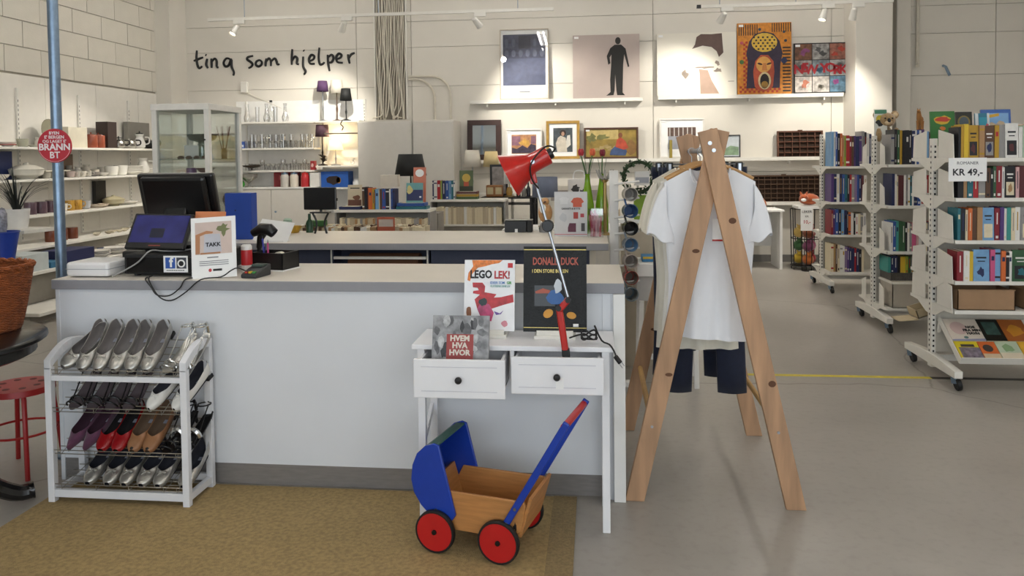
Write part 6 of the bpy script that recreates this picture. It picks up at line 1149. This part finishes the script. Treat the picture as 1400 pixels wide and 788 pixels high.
# ------------------------------------------------------------------ things on the second counter
Z2 = .9497
boxt('binder_box', 'tall bright blue box file on the left of the second counter', 'box file', -2.53, -2.34, 5.02, 5.11, Z2, .318, '17409a', [('label_hole', [ell(-.02, .2, .006, .006)], '0d2050')])
for i, x in enumerate((-2.34, -2.225)): simple('bowl', ['yellow pottery bowl nearer the blue box file', 'yellow pottery bowl beside the green bottle'][i], 'bowl', (x-.0, 5.48, Z2), [(.03, 0), (.035, .006), (.058, .05), (.055, .05), (.03, .01), (0, .01)], M('yellow_glaze', 'b8902c', .3)); 
simple('bottle', 'slim green glass bottle beside the yellow bowls', 'bottle', (-2.115, 5.50, Z2), [(.026, 0), (.028, .07), (.011, .1), (.01, .14), (0, .14)], M('bottle_green', '2c4a34', .15)); simple('jar', 'pale green glass jar behind the yellow bowls', 'jar', (-2.31, 5.565, Z2), [(.03, 0), (.032, .09), (.02, .1), (0, .1)], M('jar_pale', 'a8c4ae', .2))
md = thing('small_monitor', 'small black monitor on a curved black stand on the second counter', 'monitor', (-2.0, 5.42, Z2))
B(-.122, .122, -.012, .012, .175, .338).build('screen', M('dark_screen2', '08090a', .2), md, smooth=0, bevel=.006); B(-.07, .07, -.03, .03, .15, .16).build('stand_plate', BLACK, md, smooth=0); MB().cyl((0, .012, .155), (0, .012, .2), .01, n=8).build('neck', BLACK, md)
for s in (-1, 1): MB().tube(sm([(s*.06, 0, .152), (s*.035, 0, .1), (s*.03, 0, .06), (s*.045, 0, .0)], 4), .008, 8).build('curved_leg', BLACK, md)
B(.115, .13, -.01, .01, .24, .26).build('side_button', BLACK, md, smooth=0)
lb_ = thing('label_printer', 'small black label printer box on the second counter', 'printer', (-.555, 5.50, Z2)); B(-.10, .06, -.0, .09, 0, .082).build('body', BLACK, lb_, smooth=0, bevel=.004); B(.062, .10, .0, .08, 0, .085).build('side_body', BLACKM, lb_, smooth=0, bevel=.004); B(-.1, .1, .0, .09, .0855, .089).build('lid', M('printer_grey', '77756f', .4), lb_, smooth=0); B(-.025, -.005, -.002, 0, .0, .025).build('paper_slip', PAPER, lb_, smooth=0)
bd = thing('bird_vase', 'tan and white bird shaped ceramic vase beside the printer', 'vase', (-.36, 5.52, Z2)); MB().ball((0, 0, .14), (.052, .05, .075), 16).ball((0, -.005, .22), .03, 12).build('body', M('bird_tan', 'b98a5c', .35, var=.25, scale=20), bd); MB().ball((-.015, -.035, .17), (.025, .02, .035), 10).build('white_breast', PAPER, bd); MB().lathe([(.045, 0), (.05, .03), (.03, .07), (0, .07)], 16).build('foot', CHROME, bd); MB().cyl((0, -.03, .22), (-.01, -.065, .215), .008, .002, n=8).build('beak', M('beak_brown', '4a2c1c', .5), bd)
ac = thing('sign_holder', 'clear acrylic holder with printed shirt and price sheet on counter', 'sign', (-.168, 5.22, Z2)); X = Matrix.Rotation(R(-6), 4, 'X'); MB().box(-.112, .112, 0, .004, 0, .305, X=X).build('sheet', M('sheet_grey', 'c9cacb', .5), ac, smooth=0); B(-.112, .112, .0, .07, 0, .004).build('foot', glass('acrylic', 'ffffff', .03, .2), ac, smooth=0)
def ap(nm, polys, c, k=1): return flat(nm, polys, M('sheet_'+c, c, .5), ac, -.0006*k, 0, X)
ap('red_line', [rect(-.112, .112, .012, .016)], 'b8445c'); ap('shirt_print', [[(.015, .2), (.015, .225), (-.0, .235), (.02, .262), (.045, .265), (.07, .262), (.09, .235), (.075, .225), (.075, .2)]], 'c4583c'); ap('white_shirt', [[(-.07, .22), (-.07, .245), (-.08, .255), (-.06, .268), (-.03, .268), (-.01, .255), (-.02, .245), (-.02, .22)]], 'd6d7d8')
ap('book_print', [rect(.018, .05, .12, .165)], 'a8342c'); ap('mug_print', [rect(.065, .09, .13, .155)], 'b3404a'); ap('machine_print', [[(-.02, .03), (.035, .03), (.035, .09), (-.01, .09), (-.02, .06)]], '5a2038'); ap('grinder_print', [rect(.07, .095, .035, .09)], '4a4648'); ap('cup_print', [blob(-.05, .13, .025, .03, 10, .2, 3)], 'b9bcc0'); text('GARANTI & BYTTE', .017, INK, ac, X @ face(-.0, -.0016, .188), bold=.0004, sx=.9)
bc = thing('brochure_box', 'clear box full of pink and red paper strips beside the sign', 'box', (.0, 5.2, Z2)); AG = glass('acrylic')
for a in ((-.05, -.047, -.04, .04), (.047, .05, -.04, .04), (-.05, .05, -.04, -.037), (-.05, .05, .037, .04)): B(a[0], a[1], a[2], a[3], 0, .19).build('clear_wall', AG, bc, smooth=0)
rn = random.Random(9); PK = [M('strip_'+c, c, .5) for c in ('b8506c', 'c98a9a', 'a8303c', 'd0a8b0')]
for k in range(16): x = rn.uniform(-.03, .03); MB().bar((x, rn.uniform(-.028, .028), .003), (x+rn.uniform(-.012, .012), rn.uniform(-.028, .028), rn.uniform(.12, .18)), .014, .003).build('paper_strip', PK[k % 4], bc)
for i, (x, y) in enumerate(((-.055, 5.42), (.045, 5.45))):
    t = thing('bottle_vase', ['lime green bottle vase behind the acrylic sign', 'lime green bottle vase next to the candlestick'][i], 'vase', (x, y, Z2)); MB().lathe([(.04, 0), (.045, .02), (.045, .2), (.035, .27), (.02, .36), (.016, .41), (.02, .42), (.014, .42), (.013, .4), (0, .35)], 18).build('bottle', M('lime_glass', '7fae1c', .12, trans=.25), t)
TC = [('b8303a', -.10, 1.50), ('d0603c', -.02, 1.50), ('7c1f30', .05, 1.495)]
for i, (c, x, z) in enumerate(TC):
    bx_ = (-.055, 5.42) if i < 2 else (.045, 5.45)
    t = thing('tulip', ['red tulip leaning out of the lime green vase', 'orange tulip in the lime green vase', 'dark red tulip in the rear lime green vase'][i], 'flower', (bx_[0], bx_[1], Z2+.36), group='tulips'); d = x-bx_[0]; zz = z-Z2-.36
    MB().tube(sm([(0, 0, 0), (d*.4, -.005, zz*.5), (d, -.01, zz)]), .004, 6).build('stem', M('tulip_stem', '3c6a2c', .5), t)
    for k in range(5): a = 2*math.pi*k/5; MB().ball((d+.011*math.cos(a), -.01+.011*math.sin(a), zz+.022), (.011, .011, .027), 8).build('petal', M('petal_'+c, c, .45), t)
    for s in (-1, 1): MB().grid([[Vector((d*.3*q+s*.03*q, 0, zz*q*.9))+Vector((0, -.014*math.sin(math.pi*q)-.001, 0)), Vector((d*.3*q+s*.03*q+.004, 0, zz*q*.9))+Vector((0, .014*math.sin(math.pi*q)+.001, 0))] for q in [k/6 for k in range(7)]]).build('leaf', M('tulip_leaf', '2f5a2c', .5), t)
cs = thing('candlestick', 'brass and glass candlestick between vases and mug rack', 'candlestick', (.055, 5.30, Z2)); MB().lathe([(.045, 0), (.045, .01), (.012, .02), (.012, .12), (.02, .16), (.012, .2), (.012, .36), (.03, .38), (0, .38)], 16).build('column', M('brass', 'a8905c', .3, .7), cs); cs.location = (.085-.02, 5.33, Z2)
b = MB(); 
for k in range(8): a = 2*math.pi*k/8; b.tube([(0, 0, .38), (.035*math.cos(a), .035*math.sin(a), .4), (.06*math.cos(a), .06*math.sin(a), .45)], [.008, .012, .004], 6)
b.build('glass_petals', M('petal_glass', 'c4c2bc', .1, .4), cs)
# ------------------------------------------------------------------ mug rack on the counter end
mr = thing('mug_rack', 'white upright mug rack post with pegs at the counter end', 'rack', (.118, 4.99, 0)); B(-.028, .028, -.03, .03, 0, 1.40).build('post', WHITE, mr, smooth=0, bevel=.004); B(-.03, .1, -.03, .03, 0, .03).build('foot', WHITE, mr, smooth=0)
for i, (z, c, ci, l) in enumerate(((1.25, 'b9b4aa', '8c8880', 'grey white mug hanging on top peg of the mug rack'), (1.145, '2c4f7c', '3c6494', 'blue mug hanging on the mug rack'), (1.035, '121214', '0a0a0c', 'black mug hanging in the middle of the mug rack'), (.93, '7c8894', '6a94b8', 'grey blue mug with pale inside on the mug rack'), (.825, 'b8aca4', '9c948c', 'cream mug with red rim hanging low on the rack'), (.72, '8c3a34', '7a6a60', 'red brown mug lowest on the rack beside the counter'), (.615, '6a7c88', '8a8c88', 'slate mug hidden low beside the counter end'))):
    t = thing('mug', l, 'mug', (.215, 4.93, z), group='mugs on the mug rack'); Xm_ = Matrix.Rotation(R(90), 4, 'X') @ Matrix.Rotation(R(12), 4, 'Y')
    MB().lathe([(.0, -.045), (.038, -.045), (.043, -.035), (.045, .045), (.041, .045), (.038, -.03), (0, -.036)], 20, X=Xm_).build('body', [M('mug_'+c, c, .25)], t); MB().lathe([(.0, -.033), (.037, -.033), (.0405, .043), (.04, .043), (.036, -.032), (0, -.032)], 18, X=Xm_).build('inside', M('mug_'+ci, ci, .25), t)
    MB().tube(sm([(-.02, .03, .035), (-.03, .028, .07), (-.03, -.01, .07), (-.02, -.02, .035)], 4), .006, 8).build('handle', M('mug_'+c), t)
    MB().cyl((.0, -.03, z+.062), (.16, -.05, z+.082), .007, n=8).build('peg', WHITE, mr)
# ------------------------------------------------------------------ white table behind the clothes rail with bits on it
wtb = thing('side_table', 'small white table with grey edge standing behind the clothes rail', 'table', (.44, 4.95, 0))
B(-.18, .22, 0, .34, .72, .80).build('top', WHITE, wtb, smooth=0, bevel=.003); B(-.18, .22, .02, .33, .56, .72).build('apron', M('table_grey', 'c4c2be', .5), wtb, smooth=0)
for x in (-.15, .185):
    for y in (.015, .30): MB().bar((x, y, .56), (x+(.012 if x > 0 else -.012), y, 0), .03, .03).build('leg', WHITE, wtb)
B(-.16, .2, .015, .035, .18, .215).build('stretcher', WHITE, wtb, smooth=0)
bxk = boxt('game_box', 'blue box with yellow lid on the small white table', 'box', .30, .45, 5.05, 5.2, .8003, .035, '2f78a8', [('yellow_band', [rect(-.07, .07, .02, .034)], 'c4a42c')])
wr = thing('leaf_wreath', 'green leafy wreath hanging beside the mug rack', 'wreath', (.30, 5.42, 1.345)); MB().tube([(.105*math.cos(a), 0, .105*math.sin(a)) for a in [2*math.pi*k/24 for k in range(24)]], .012, 6, closed=True).build('ring', M('vine', '2c3a22', .8), wr)
b = MB(); rn = random.Random(12)
for k in range(170):
    a = rn.uniform(0, 6.283); c = Vector((.105*math.cos(a), 0, .105*math.sin(a))) + Vector((rn.uniform(-.022, .022), rn.uniform(-.025, .02), rn.uniform(-.022, .022))); u = Vector((rn.uniform(-1, 1), rn.uniform(-1, 1), rn.uniform(-1, 1))).normalized()*.017; v = u.orthogonal().normalized()*.009
    b.add([c-u, c+v, c+u, c-v], [(0, 1, 2, 3)])
o = b.build('leaves', M('wreath_leaf', '2f4a2a', .6, var=.4, scale=30), wr, smooth=0); o['kind'] = 'stuff'
st3 = thing('display_stand', 'slim white display stand beside the mug rack with wreath', 'stand', (.30, 5.48, 0)); B(-.12, .12, -.02, .14, 0, 1.02).build('column', M('stand_beige', 'b5aa96', .6), st3, smooth=0); B(-.2, .2, -.06, .16, 1.02, 1.045).build('tray', WHITE, st3, smooth=0); MB().cyl((.0, .05, 1.045), (0, .05, 1.36), .008, n=8).build('rod', WMETAL, st3); MB().cyl((0, -.045, 1.355), (0, .05, 1.36), .006, n=8).build('hook', WMETAL, st3)
B(-.03, .07, -.15, .055, 1.288, 1.295).build('bracket', WMETAL, st3, smooth=0); boxt('small_box', 'white box with grey front on the bracket before the wreath', 'box', .27, .37, 5.335, 5.385, 1.2953, .09, 'c9c7c2', [('grey_front', [rect(-.045, .045, .01, .05)], '8f9298')])
boxt('green_box', 'lime green box standing on the slim display stand', 'box', .27, .36, 5.44, 5.50, 1.0453, .17, '7a9a1e').location.y = 5.46
boxt('lamp_box', 'white lamp box with grey lower half atop the display stand', 'box', .40, .48, 5.44, 5.52, 1.0453, .12, 'cfcdc8')
# ------------------------------------------------------------------ low book stands behind the second counter
def paperbacks(x0, x1, y, z, h, d, n, label, group, cols=('beige', 'cream', 'tan', 'cream', 'beige', 'grey')):
    tk_ = (x1-x0)/n
    for i in range(n):
        o = bpy.data.objects.new('paperback', UB[4]); col.objects.link(o); hh = h*brn.uniform(.9, 1.0); o.location = (x0+i*tk_, y+brn.uniform(0, .01), z); o.scale = (tk_*.94, d, hh)
        c = brn.choice(cols)
        for k, m in enumerate((bmat(c), PAGES, bmat(c))): o.material_slots[k].link = 'OBJECT'; o.material_slots[k].material = m
        tag(o, label, 'book', group)
def bstand(name, label, x0, x1, y, ztop, zlow, legs=True):
    t = thing(name, label, 'book stand', ((x0+x1)/2, y, 0)); w = (x1-x0)/2
    B(-w, w, 0, .3, ztop-.028, ztop).build('top_shelf', WMETAL, t, smooth=0, bevel=.002); B(-w, w, -.06, .32, zlow-.02, zlow).build('low_shelf', WMETAL, t, smooth=0); B(-w, w, .3, .315, .1, ztop).build('back_panel', M('rack_back'), t, smooth=0)
    for x in (-w, w-.02): B(x, x+.02, .0, .3, 0, ztop-.028).build('end_frame', M('frame_grey', '8d8a86', .5), t, smooth=0)
bstand('book_stand_low', 'low white book stand with antique spines on top, nearest second counter', -2.62, -1.64, 7.5, .978, .70)
# antique books and face-out books on top
g = 'old books on the nearer low stand'; row(-2.34, 7.53, .9785, [('brown', 22, 225), ('black', 26, 222), ('maroon', 14, 220), ('orange', 38, 215), ('ochre', 24, 205), ('black', 8, 200), ('sky', 34, 205), ('cream', 10, 202), ('brown', 24, 205), ('blue', 36, 205), ('black', 36, 206), ('white', 16, 205), ('blue', 20, 206), ('navy', 20, 205)], 'top of the nearer low stand', g, .16, -1.98)
g = 'flat books on the nearer low stand'
for i, (x, l_, z, c) in enumerate(((-1.99, .31, .9785, 'teal'), (-1.98, .28, 1.0115, 'blue'), (-2.58, .22, .9785, 'navy'))):
    o = book((x, 7.52, z), l_, .17, .03, c, f'{c} book lying flat on the nearer low stand', g, k=4, name='flat_book')
t_ = album(-2.55, -2.40, 7.62, 1.0095, .245, 'cream biography with brown horse picture, face out', M('alb_cream', 'cfc2a8', .4), [('picture', [rect(-.07, .07, .0, .09)], M('alb_brown', '6a4234', .5)), ('horse', [blob(.02, .11, .035, .025, 10, .3, 5)], M('alb_horse', '7a5038', .5)), ('title', [rect(-.05, .05, .205, .215)], INK)]); t_.location.z = .9785; t_.location.y = 7.70
t_ = album(-1.90, -1.73, 7.58, 1.0425, .2, 'blue children book with dark whale picture, face out', M('alb_aqua2', '6aa0a0', .4), [('sea', [rect(-.08, .085, .02, .13)], M('alb_navy', '27305c', .5)), ('yellow_wave', [blob(-.05, .13, .03, .04, 10, .4, 6)], M('alb_sand', 'c4b878', .5)), ('sticker', [rect(.05, .07, .05, .065)], PAPER)])
t_ = album(-1.90, -1.77, 7.68, .9785, .42, 'orange picture card with white dome behind the whale book', M('alb_coral', 'c4745c', .4), [('dome', [ell(0, .36, .045, .04)], PAPER)]); t_.location = (-1.80, 7.73, .9785)
o = boxt('carton_box', 'cream box standing on top of the antique books', 'box', -2.16, -1.98, 7.56, 7.66, 1.19, .12, 'c4bcae'); o.location.z = 1.2055
paperbacks(-2.55, -1.66, 7.44, .7005, .2, .13, 34, 'worn paperback standing in the lower tray of the nearer low stand', 'paperbacks in the nearer low tray')
tb2 = thing('bargain_table', 'wide white table of upturned paperbacks behind the second counter', 'table', (-2.1, 6.75, 0)); B(-.72, .62, -.25, .3, .66, .69).build('top', WHITE, tb2, smooth=0)
for x in (-.68, .58):
    for y in (-.21, .26): B(x-.02, x+.02, y-.02, y+.02, 0, .66).build('leg', WHITE, tb2, smooth=0)
for rr in range(2): paperbacks(-2.76, -1.52, 6.62+rr*.2, .6905, .2, .12, 42, f'yellowed paperback in the {["front", "rear"][rr]} row on the bargain table', f'paperbacks in the {["front", "rear"][rr]} row of the bargain table', ('cream', 'beige', 'cream', 'white', 'tan', 'brown'))
boxt('price_card', 'orange edged price card standing among the paperbacks', 'card', -1.92, -1.76, 6.6, 6.606, .6905, .285, 'b0583c', [('card_face', [rect(-.065, .065, .2, .265)], 'b8aca0')]); boxt('green_book_pile', 'green box lying on the bargain paperbacks', 'box', -2.58, -2.42, 6.63, 6.73, .8915, .05, '3f6a34')
bstand('book_stand_low', 'low white book stand with bright new books, nearer the cupboards', -1.96, -1.06, 9.0, .992, .70)
row(-1.94, 9.03, .9925, [('navy', 16, 225), ('white', 40, 222), ('red', 40, 226), ('lime', 20, 222), ('navy', 40, 222), ('blue', 40, 222), ('sky', 30, 218), ('teal', 24, 224), ('white', 20, 220)], 'top of the further low stand', 'new books on the further low stand', .16, -1.66)
for i, c in enumerate(('green', 'ochre', 'maroon')): book((-1.65, 9.04, .9925+i*.031), .25, .16, .03, c, f'{c} book lying in the flat pile on the further low stand', 'flat book pile', k=2, name='flat_book')
album(-1.625, -1.46, 9.1, 1.0865, .25, 'green farm picture book face out on the flat pile', M('alb_farm', '4a5a34', .4), [('barn', [rect(-.03, .03, .06, .12)], M('alb_barn', 'a8492c', .5)), ('sun', [ell(0, .16, .05, .05)], M('alb_hay', 'b89c44', .5)), ('dark_base', [rect(-.08, .08, .0, .06)], M('alb_dk', '28301c', .5))])
paperbacks(-1.93, -1.10, 8.95, .7005, .21, .13, 26, 'cream paged paperback in the lower tray of the further low stand', 'paperbacks in the further low tray', ('cream', 'beige', 'cream', 'white'))
# ------------------------------------------------------------------ lamps and things in the middle distance
hl = thing('plinth_table', 'grey plinth behind the book stand carrying the black shaded lamp', 'plinth', (-1.92, 8.2, 0)); B(-.25, .25, -.15, .15, 0, .9).build('plinth', M('plinth_grey', '8d8880', .7), hl, smooth=0)
table_lamp('table lamp with wide black shade behind the antique books', -2.0, 8.2, .9005, 1.30, .175, .13, .235, SBK, BLACKM)
co = thing('console_table', 'black metal console table with radio and lamps near the mirror', 'table', (-1.10, 9.85, 0)); BM_ = M('black_metal', '1a1716', .45, .3)
B(-.38, .34, 0, .38, .95, .97).build('top', BM_, co, smooth=0); B(-.36, .32, .01, .37, .87, .885).build('under_shelf', BM_, co, smooth=0)
for x in (-.33, .27, .32): 
    for y in (.02, .36): B(x-.013, x+.013, y-.013, y+.013, 0, .95).build('leg', BM_, co, smooth=0)
for y in (.02, .36): B(-.33, .32, y-.01, y+.01, .55, .57).build('low_rail', BM_, co, smooth=0)
ra = thing('wooden_radio', 'small wooden double panel clock radio on the console table', 'radio', (-1.31, 9.92, .9705)); B(-.11, .11, 0, .09, 0, .155).build('case', M('radio_wood', '8a5a2c', .45, var=.2), ra, smooth=0, bevel=.012); [B(x-.04, x+.04, -.003, 0, .035, .125).build('panel', M('radio_panel', 'b5a680', .5), ra, smooth=0) for x in (-.055, .055)]
pz = thing('plant_stand', 'thin metal floor stand between mirror and console', 'stand', (-1.58, 10.3, 0)); B(-.14, .5, -.06, .16, .98, 1.0).build('top', WMETAL, pz, smooth=0); [MB().cyl((x, y, 0), (x, y, .98), .01, n=8).build('leg', WMETAL, pz) for x in (-.12, .46) for y in (-.04, .14)]
table_lamp('lamp with white tapered shade before the mirror', -1.66, 10.33, 1.0005, 1.36, .125, .09, .23, M('shade_white2', 'd6d0c2', .8), CHROME); table_lamp('lamp with yellow cream tapered shade beside the white one', -1.405, 10.35, 1.0005, 1.36, .115, .085, .21, M('shade_yellow', 'cdb988', .8), CHROME)
t = thing('framed_print', 'dark framed drawing standing at the back of the console', 'picture', (-1.28, 10.17, .9705)); B(-.12, .12, 0, .015, 0, .42).build('frame', M('thin_black'), t, smooth=0); B(-.09, .09, -.002, 0, .03, .39).build('print', A('8f8884', .4, 12), t, smooth=0)
t = table_lamp('little lamp with white square shade and brass glass base', -1.12, 9.98, .9705, 1.14, .09, .09, .24, M('shade_sq', 'e0ddd6', .8), M('brass'), square=True); MB().lathe([(.035, .02), (.045, .06), (.03, .12), (0, .13)], 12).build('glass_body', M('amber_glass', 'b08a44', .2), t)
for i, x in enumerate((-1.0, -.93, -.87)): simple('bottle', ['dark brown', 'clear grey', 'dark navy'][i] + ' bottle in the row on the console table', 'bottle', (x, 9.98, .9705), [(.028, 0), (.03, .1), (.012, .14), (.012, .19), (0, .19)], M('dkbottle%d' % i, ['2a1a12', '7c7870', '12161f'][i], .2))
dt = thing('display_table', 'white display table with the grey blue lamp behind the counter', 'table', (-.55, 7.6, 0)); B(-.35, .75, -.25, .3, .76, .79).build('top', WHITE, dt, smooth=0); [B(x-.02, x+.02, y-.02, y+.02, 0, .76).build('leg', WHITE, dt, smooth=0) for x in (-.31, .71) for y in (-.21, .26)]
table_lamp('lamp with grey blue drum shade on the display table', -.50, 7.65, .7905, 1.09, .13, .125, .2, M('shade_greyblue', '6c7384', .8), M('brass'))
tb_ = thing('printed_bag', 'white paper bag with black flower print on the display table', 'bag', (-.16, 7.62, .7905)); B(-.11, .11, -.04, .05, 0, .48).build('bag', M('bag_white', 'd8d3cc', .7), tb_, smooth=0, bevel=.01); rn = random.Random(21); [flat('flower_print', [blob(rn.uniform(-.06, .07), rn.uniform(.25, .43), .03, .03, 10, .5, k)], M('flower_black', '35312e', .6), tb_, -.0415-.0004*k, -.04) for k in range(7)]; MB().tube(sm([(-.06, 0, .47), (-.04, 0, .55), (.04, 0, .55), (.06, 0, .47)]), .005, 6).build('handle', PAPER, tb_)
boxt('framed_card', 'red edged framed print lying against the wall ledge below', 'picture', -.66, .2, 10.2, 10.22, .80, .5, 'c4beb0', [('print', [rect(-.36, .36, .3, .44)], '8a8078')]).location.z = .6005
lt = thing('wall_bench', 'long low white bench along the back wall under the ledge', 'bench', (-.2, 10.2, 0)); B(-.55, 1.9, -.12, .4, .57, .6).build('top', WHITE, lt, smooth=0); B(-.53, 1.88, .0, .38, 0, .57).build('body', M('unit_grey'), lt, smooth=0)
rn = random.Random(31)
for i in range(7):
    x = .05+i*.2; c = rn.choice(['6f6a62', 'b8a890', '8c4a3a', '3f5a4c', 'c4bcae', '5a5a70']); boxt('storage_box', f'{["grey", "tan", "rust", "green", "cream", "slate", "brown"][i]} tinted box, {ORD[i]} along the low bench', 'box', x-.075, x+.075, 10.22, 10.4, .6005, rn.uniform(.15, .34), ['6f6a62', 'b8a890', '8c4a3a', '3f5a4c', 'c4bcae', '5a5a70', '5f4434'][i])
# ------------------------------------------------------------------ far right: desk, price sign, plush toys
fd = thing('writing_desk', 'plain white writing desk standing under the type cases', 'desk', (2.06, 10.15, 0)); B(-.35, .35, 0, .55, .745, .77).build('top', WHITE, fd, smooth=0, bevel=.003); B(.30, .33, .02, .54, 0, .745).build('side_panel', WHITE, fd, smooth=0); B(-.33, -.30, .02, .54, 0, .745).build('side_panel', WHITE, fd, smooth=0); B(-.3, .3, .5, .52, .25, .745).build('back_panel', WHITE, fd, smooth=0)
tp_ = simple('ornament', 'small orange brown jar on the white writing desk', 'jar', (2.16, 10.35, .7705), [(.05, 0), (.07, .05), (.06, .1), (.03, .14), (0, .15)], M('orn_orange', '9a5a34', .4))
tb3 = thing('toy_bin', 'wire bin filled with bright plush toys beside the desk', 'bin', (2.70, 10.25, 0)); 
for k in range(9): a = 2*math.pi*k/9; MB().cyl((.17*math.cos(a), .17*math.sin(a), 0), (.19*math.cos(a), .19*math.sin(a), .78), .006, n=6).build('wire', BM_, tb3)
for z in (.05, .4, .78): MB().tube([(.185*math.cos(q), .185*math.sin(q), z) for q in [2*math.pi*k/20 for k in range(20)]], .006, 6, closed=True).build('hoop', BM_, tb3)
MB().lathe([(0, .05), (.17, .05), (.17, .06), (0, .06)], 20).build('floor', BM_, tb3)
PC = [('b02030', 'red'), ('c4a42c', 'yellow'), ('c06a2c', 'orange'), ('b05a7c', 'pink'), ('3f6a3c', 'green'), ('7c3a5c', 'purple'), ('a8242c', 'dark red'), ('d0b060', 'pale yellow'), ('8a4a2c', 'brown')]
for i in range(9):
    z = .061+(i//3)*.17; a = 2.1*i+.6; t = thing('plush_toy', f'{PC[i][1]} plush toy in the wire bin', 'plush toy', (2.70+.085*math.cos(a), 10.25+.085*math.sin(a), z), group='plush toys in the bin'); m = M('plush_'+PC[i][0], PC[i][0], .9, sheen=.4)
    MB().ball((0, 0, .07), (.075, .075, .07), 12).build('body', m, t); MB().ball((0, -.03, .135), .035, 10).build('head', m, t); [MB().ball((s*.025, -.03, .168), .013, 8).build('ear', m, t) for s in (-1, 1)]
sg2 = thing('price_sign', 'white price sign with red figures above the plush toys', 'sign', (2.655, 10.03, .665)); B(-.075, .075, 0, .004, -.15, .15).build('paper', PAPER, sg2, smooth=0); text('LEKER', .045, INK, sg2, face(0, -.001, .09)); text('KR', .035, INK, sg2, face(0, -.001, .03)); text('10,-', .06, M('sign_red2', 'a83040', .5), sg2, face(0, -.001, -.04), bold=.001); MB().cyl((0, .012, -.65), (0, .012, .1), .006, n=6).build('stand_rod', BM_, sg2); MB().lathe([(.06, -.665), (.06, -.66), (0, -.655)], 12, (0, .012, 0)).build('stand_foot', BM_, sg2)
fx = thing('plush_fox', 'orange plush fox with white chin lying on the toy shelf', 'plush toy', (2.78, 10.3, .823)); FO = M('fox_orange', '9c4a1e', .9, sheen=.4); fx.location = (2.70, 10.75, .8225)
fx.location = (2.74, 10.25, .86); MB().ball((0, 0, .08), (.13, .09, .075), 14).build('body', FO, fx); MB().ball((-.08, -.06, .1), (.06, .05, .05), 12).build('head', FO, fx); MB().ball((-.09, -.09, .08), (.035, .03, .025), 10).build('chin', PAPER, fx); [MB().cyl((-.08+s*.03, -.05, .14), (-.08+s*.045, -.05, .185), .02, .003, n=8).build('ear', FO, fx) for s in (-1, 1)]; [MB().ball((-.085+s*.02, -.108, .115), .007, 6).build('eye', BLACK, fx) for s in (-1, 1)]
fs = thing('toy_shelf', 'small white shelf on the wire bin carrying the plush fox', 'shelf', (2.74, 10.25, .79)); B(-.17, .17, -.14, .16, -.005, .03).build('board', WHITE, fs, smooth=0); fx.location.z = .8205
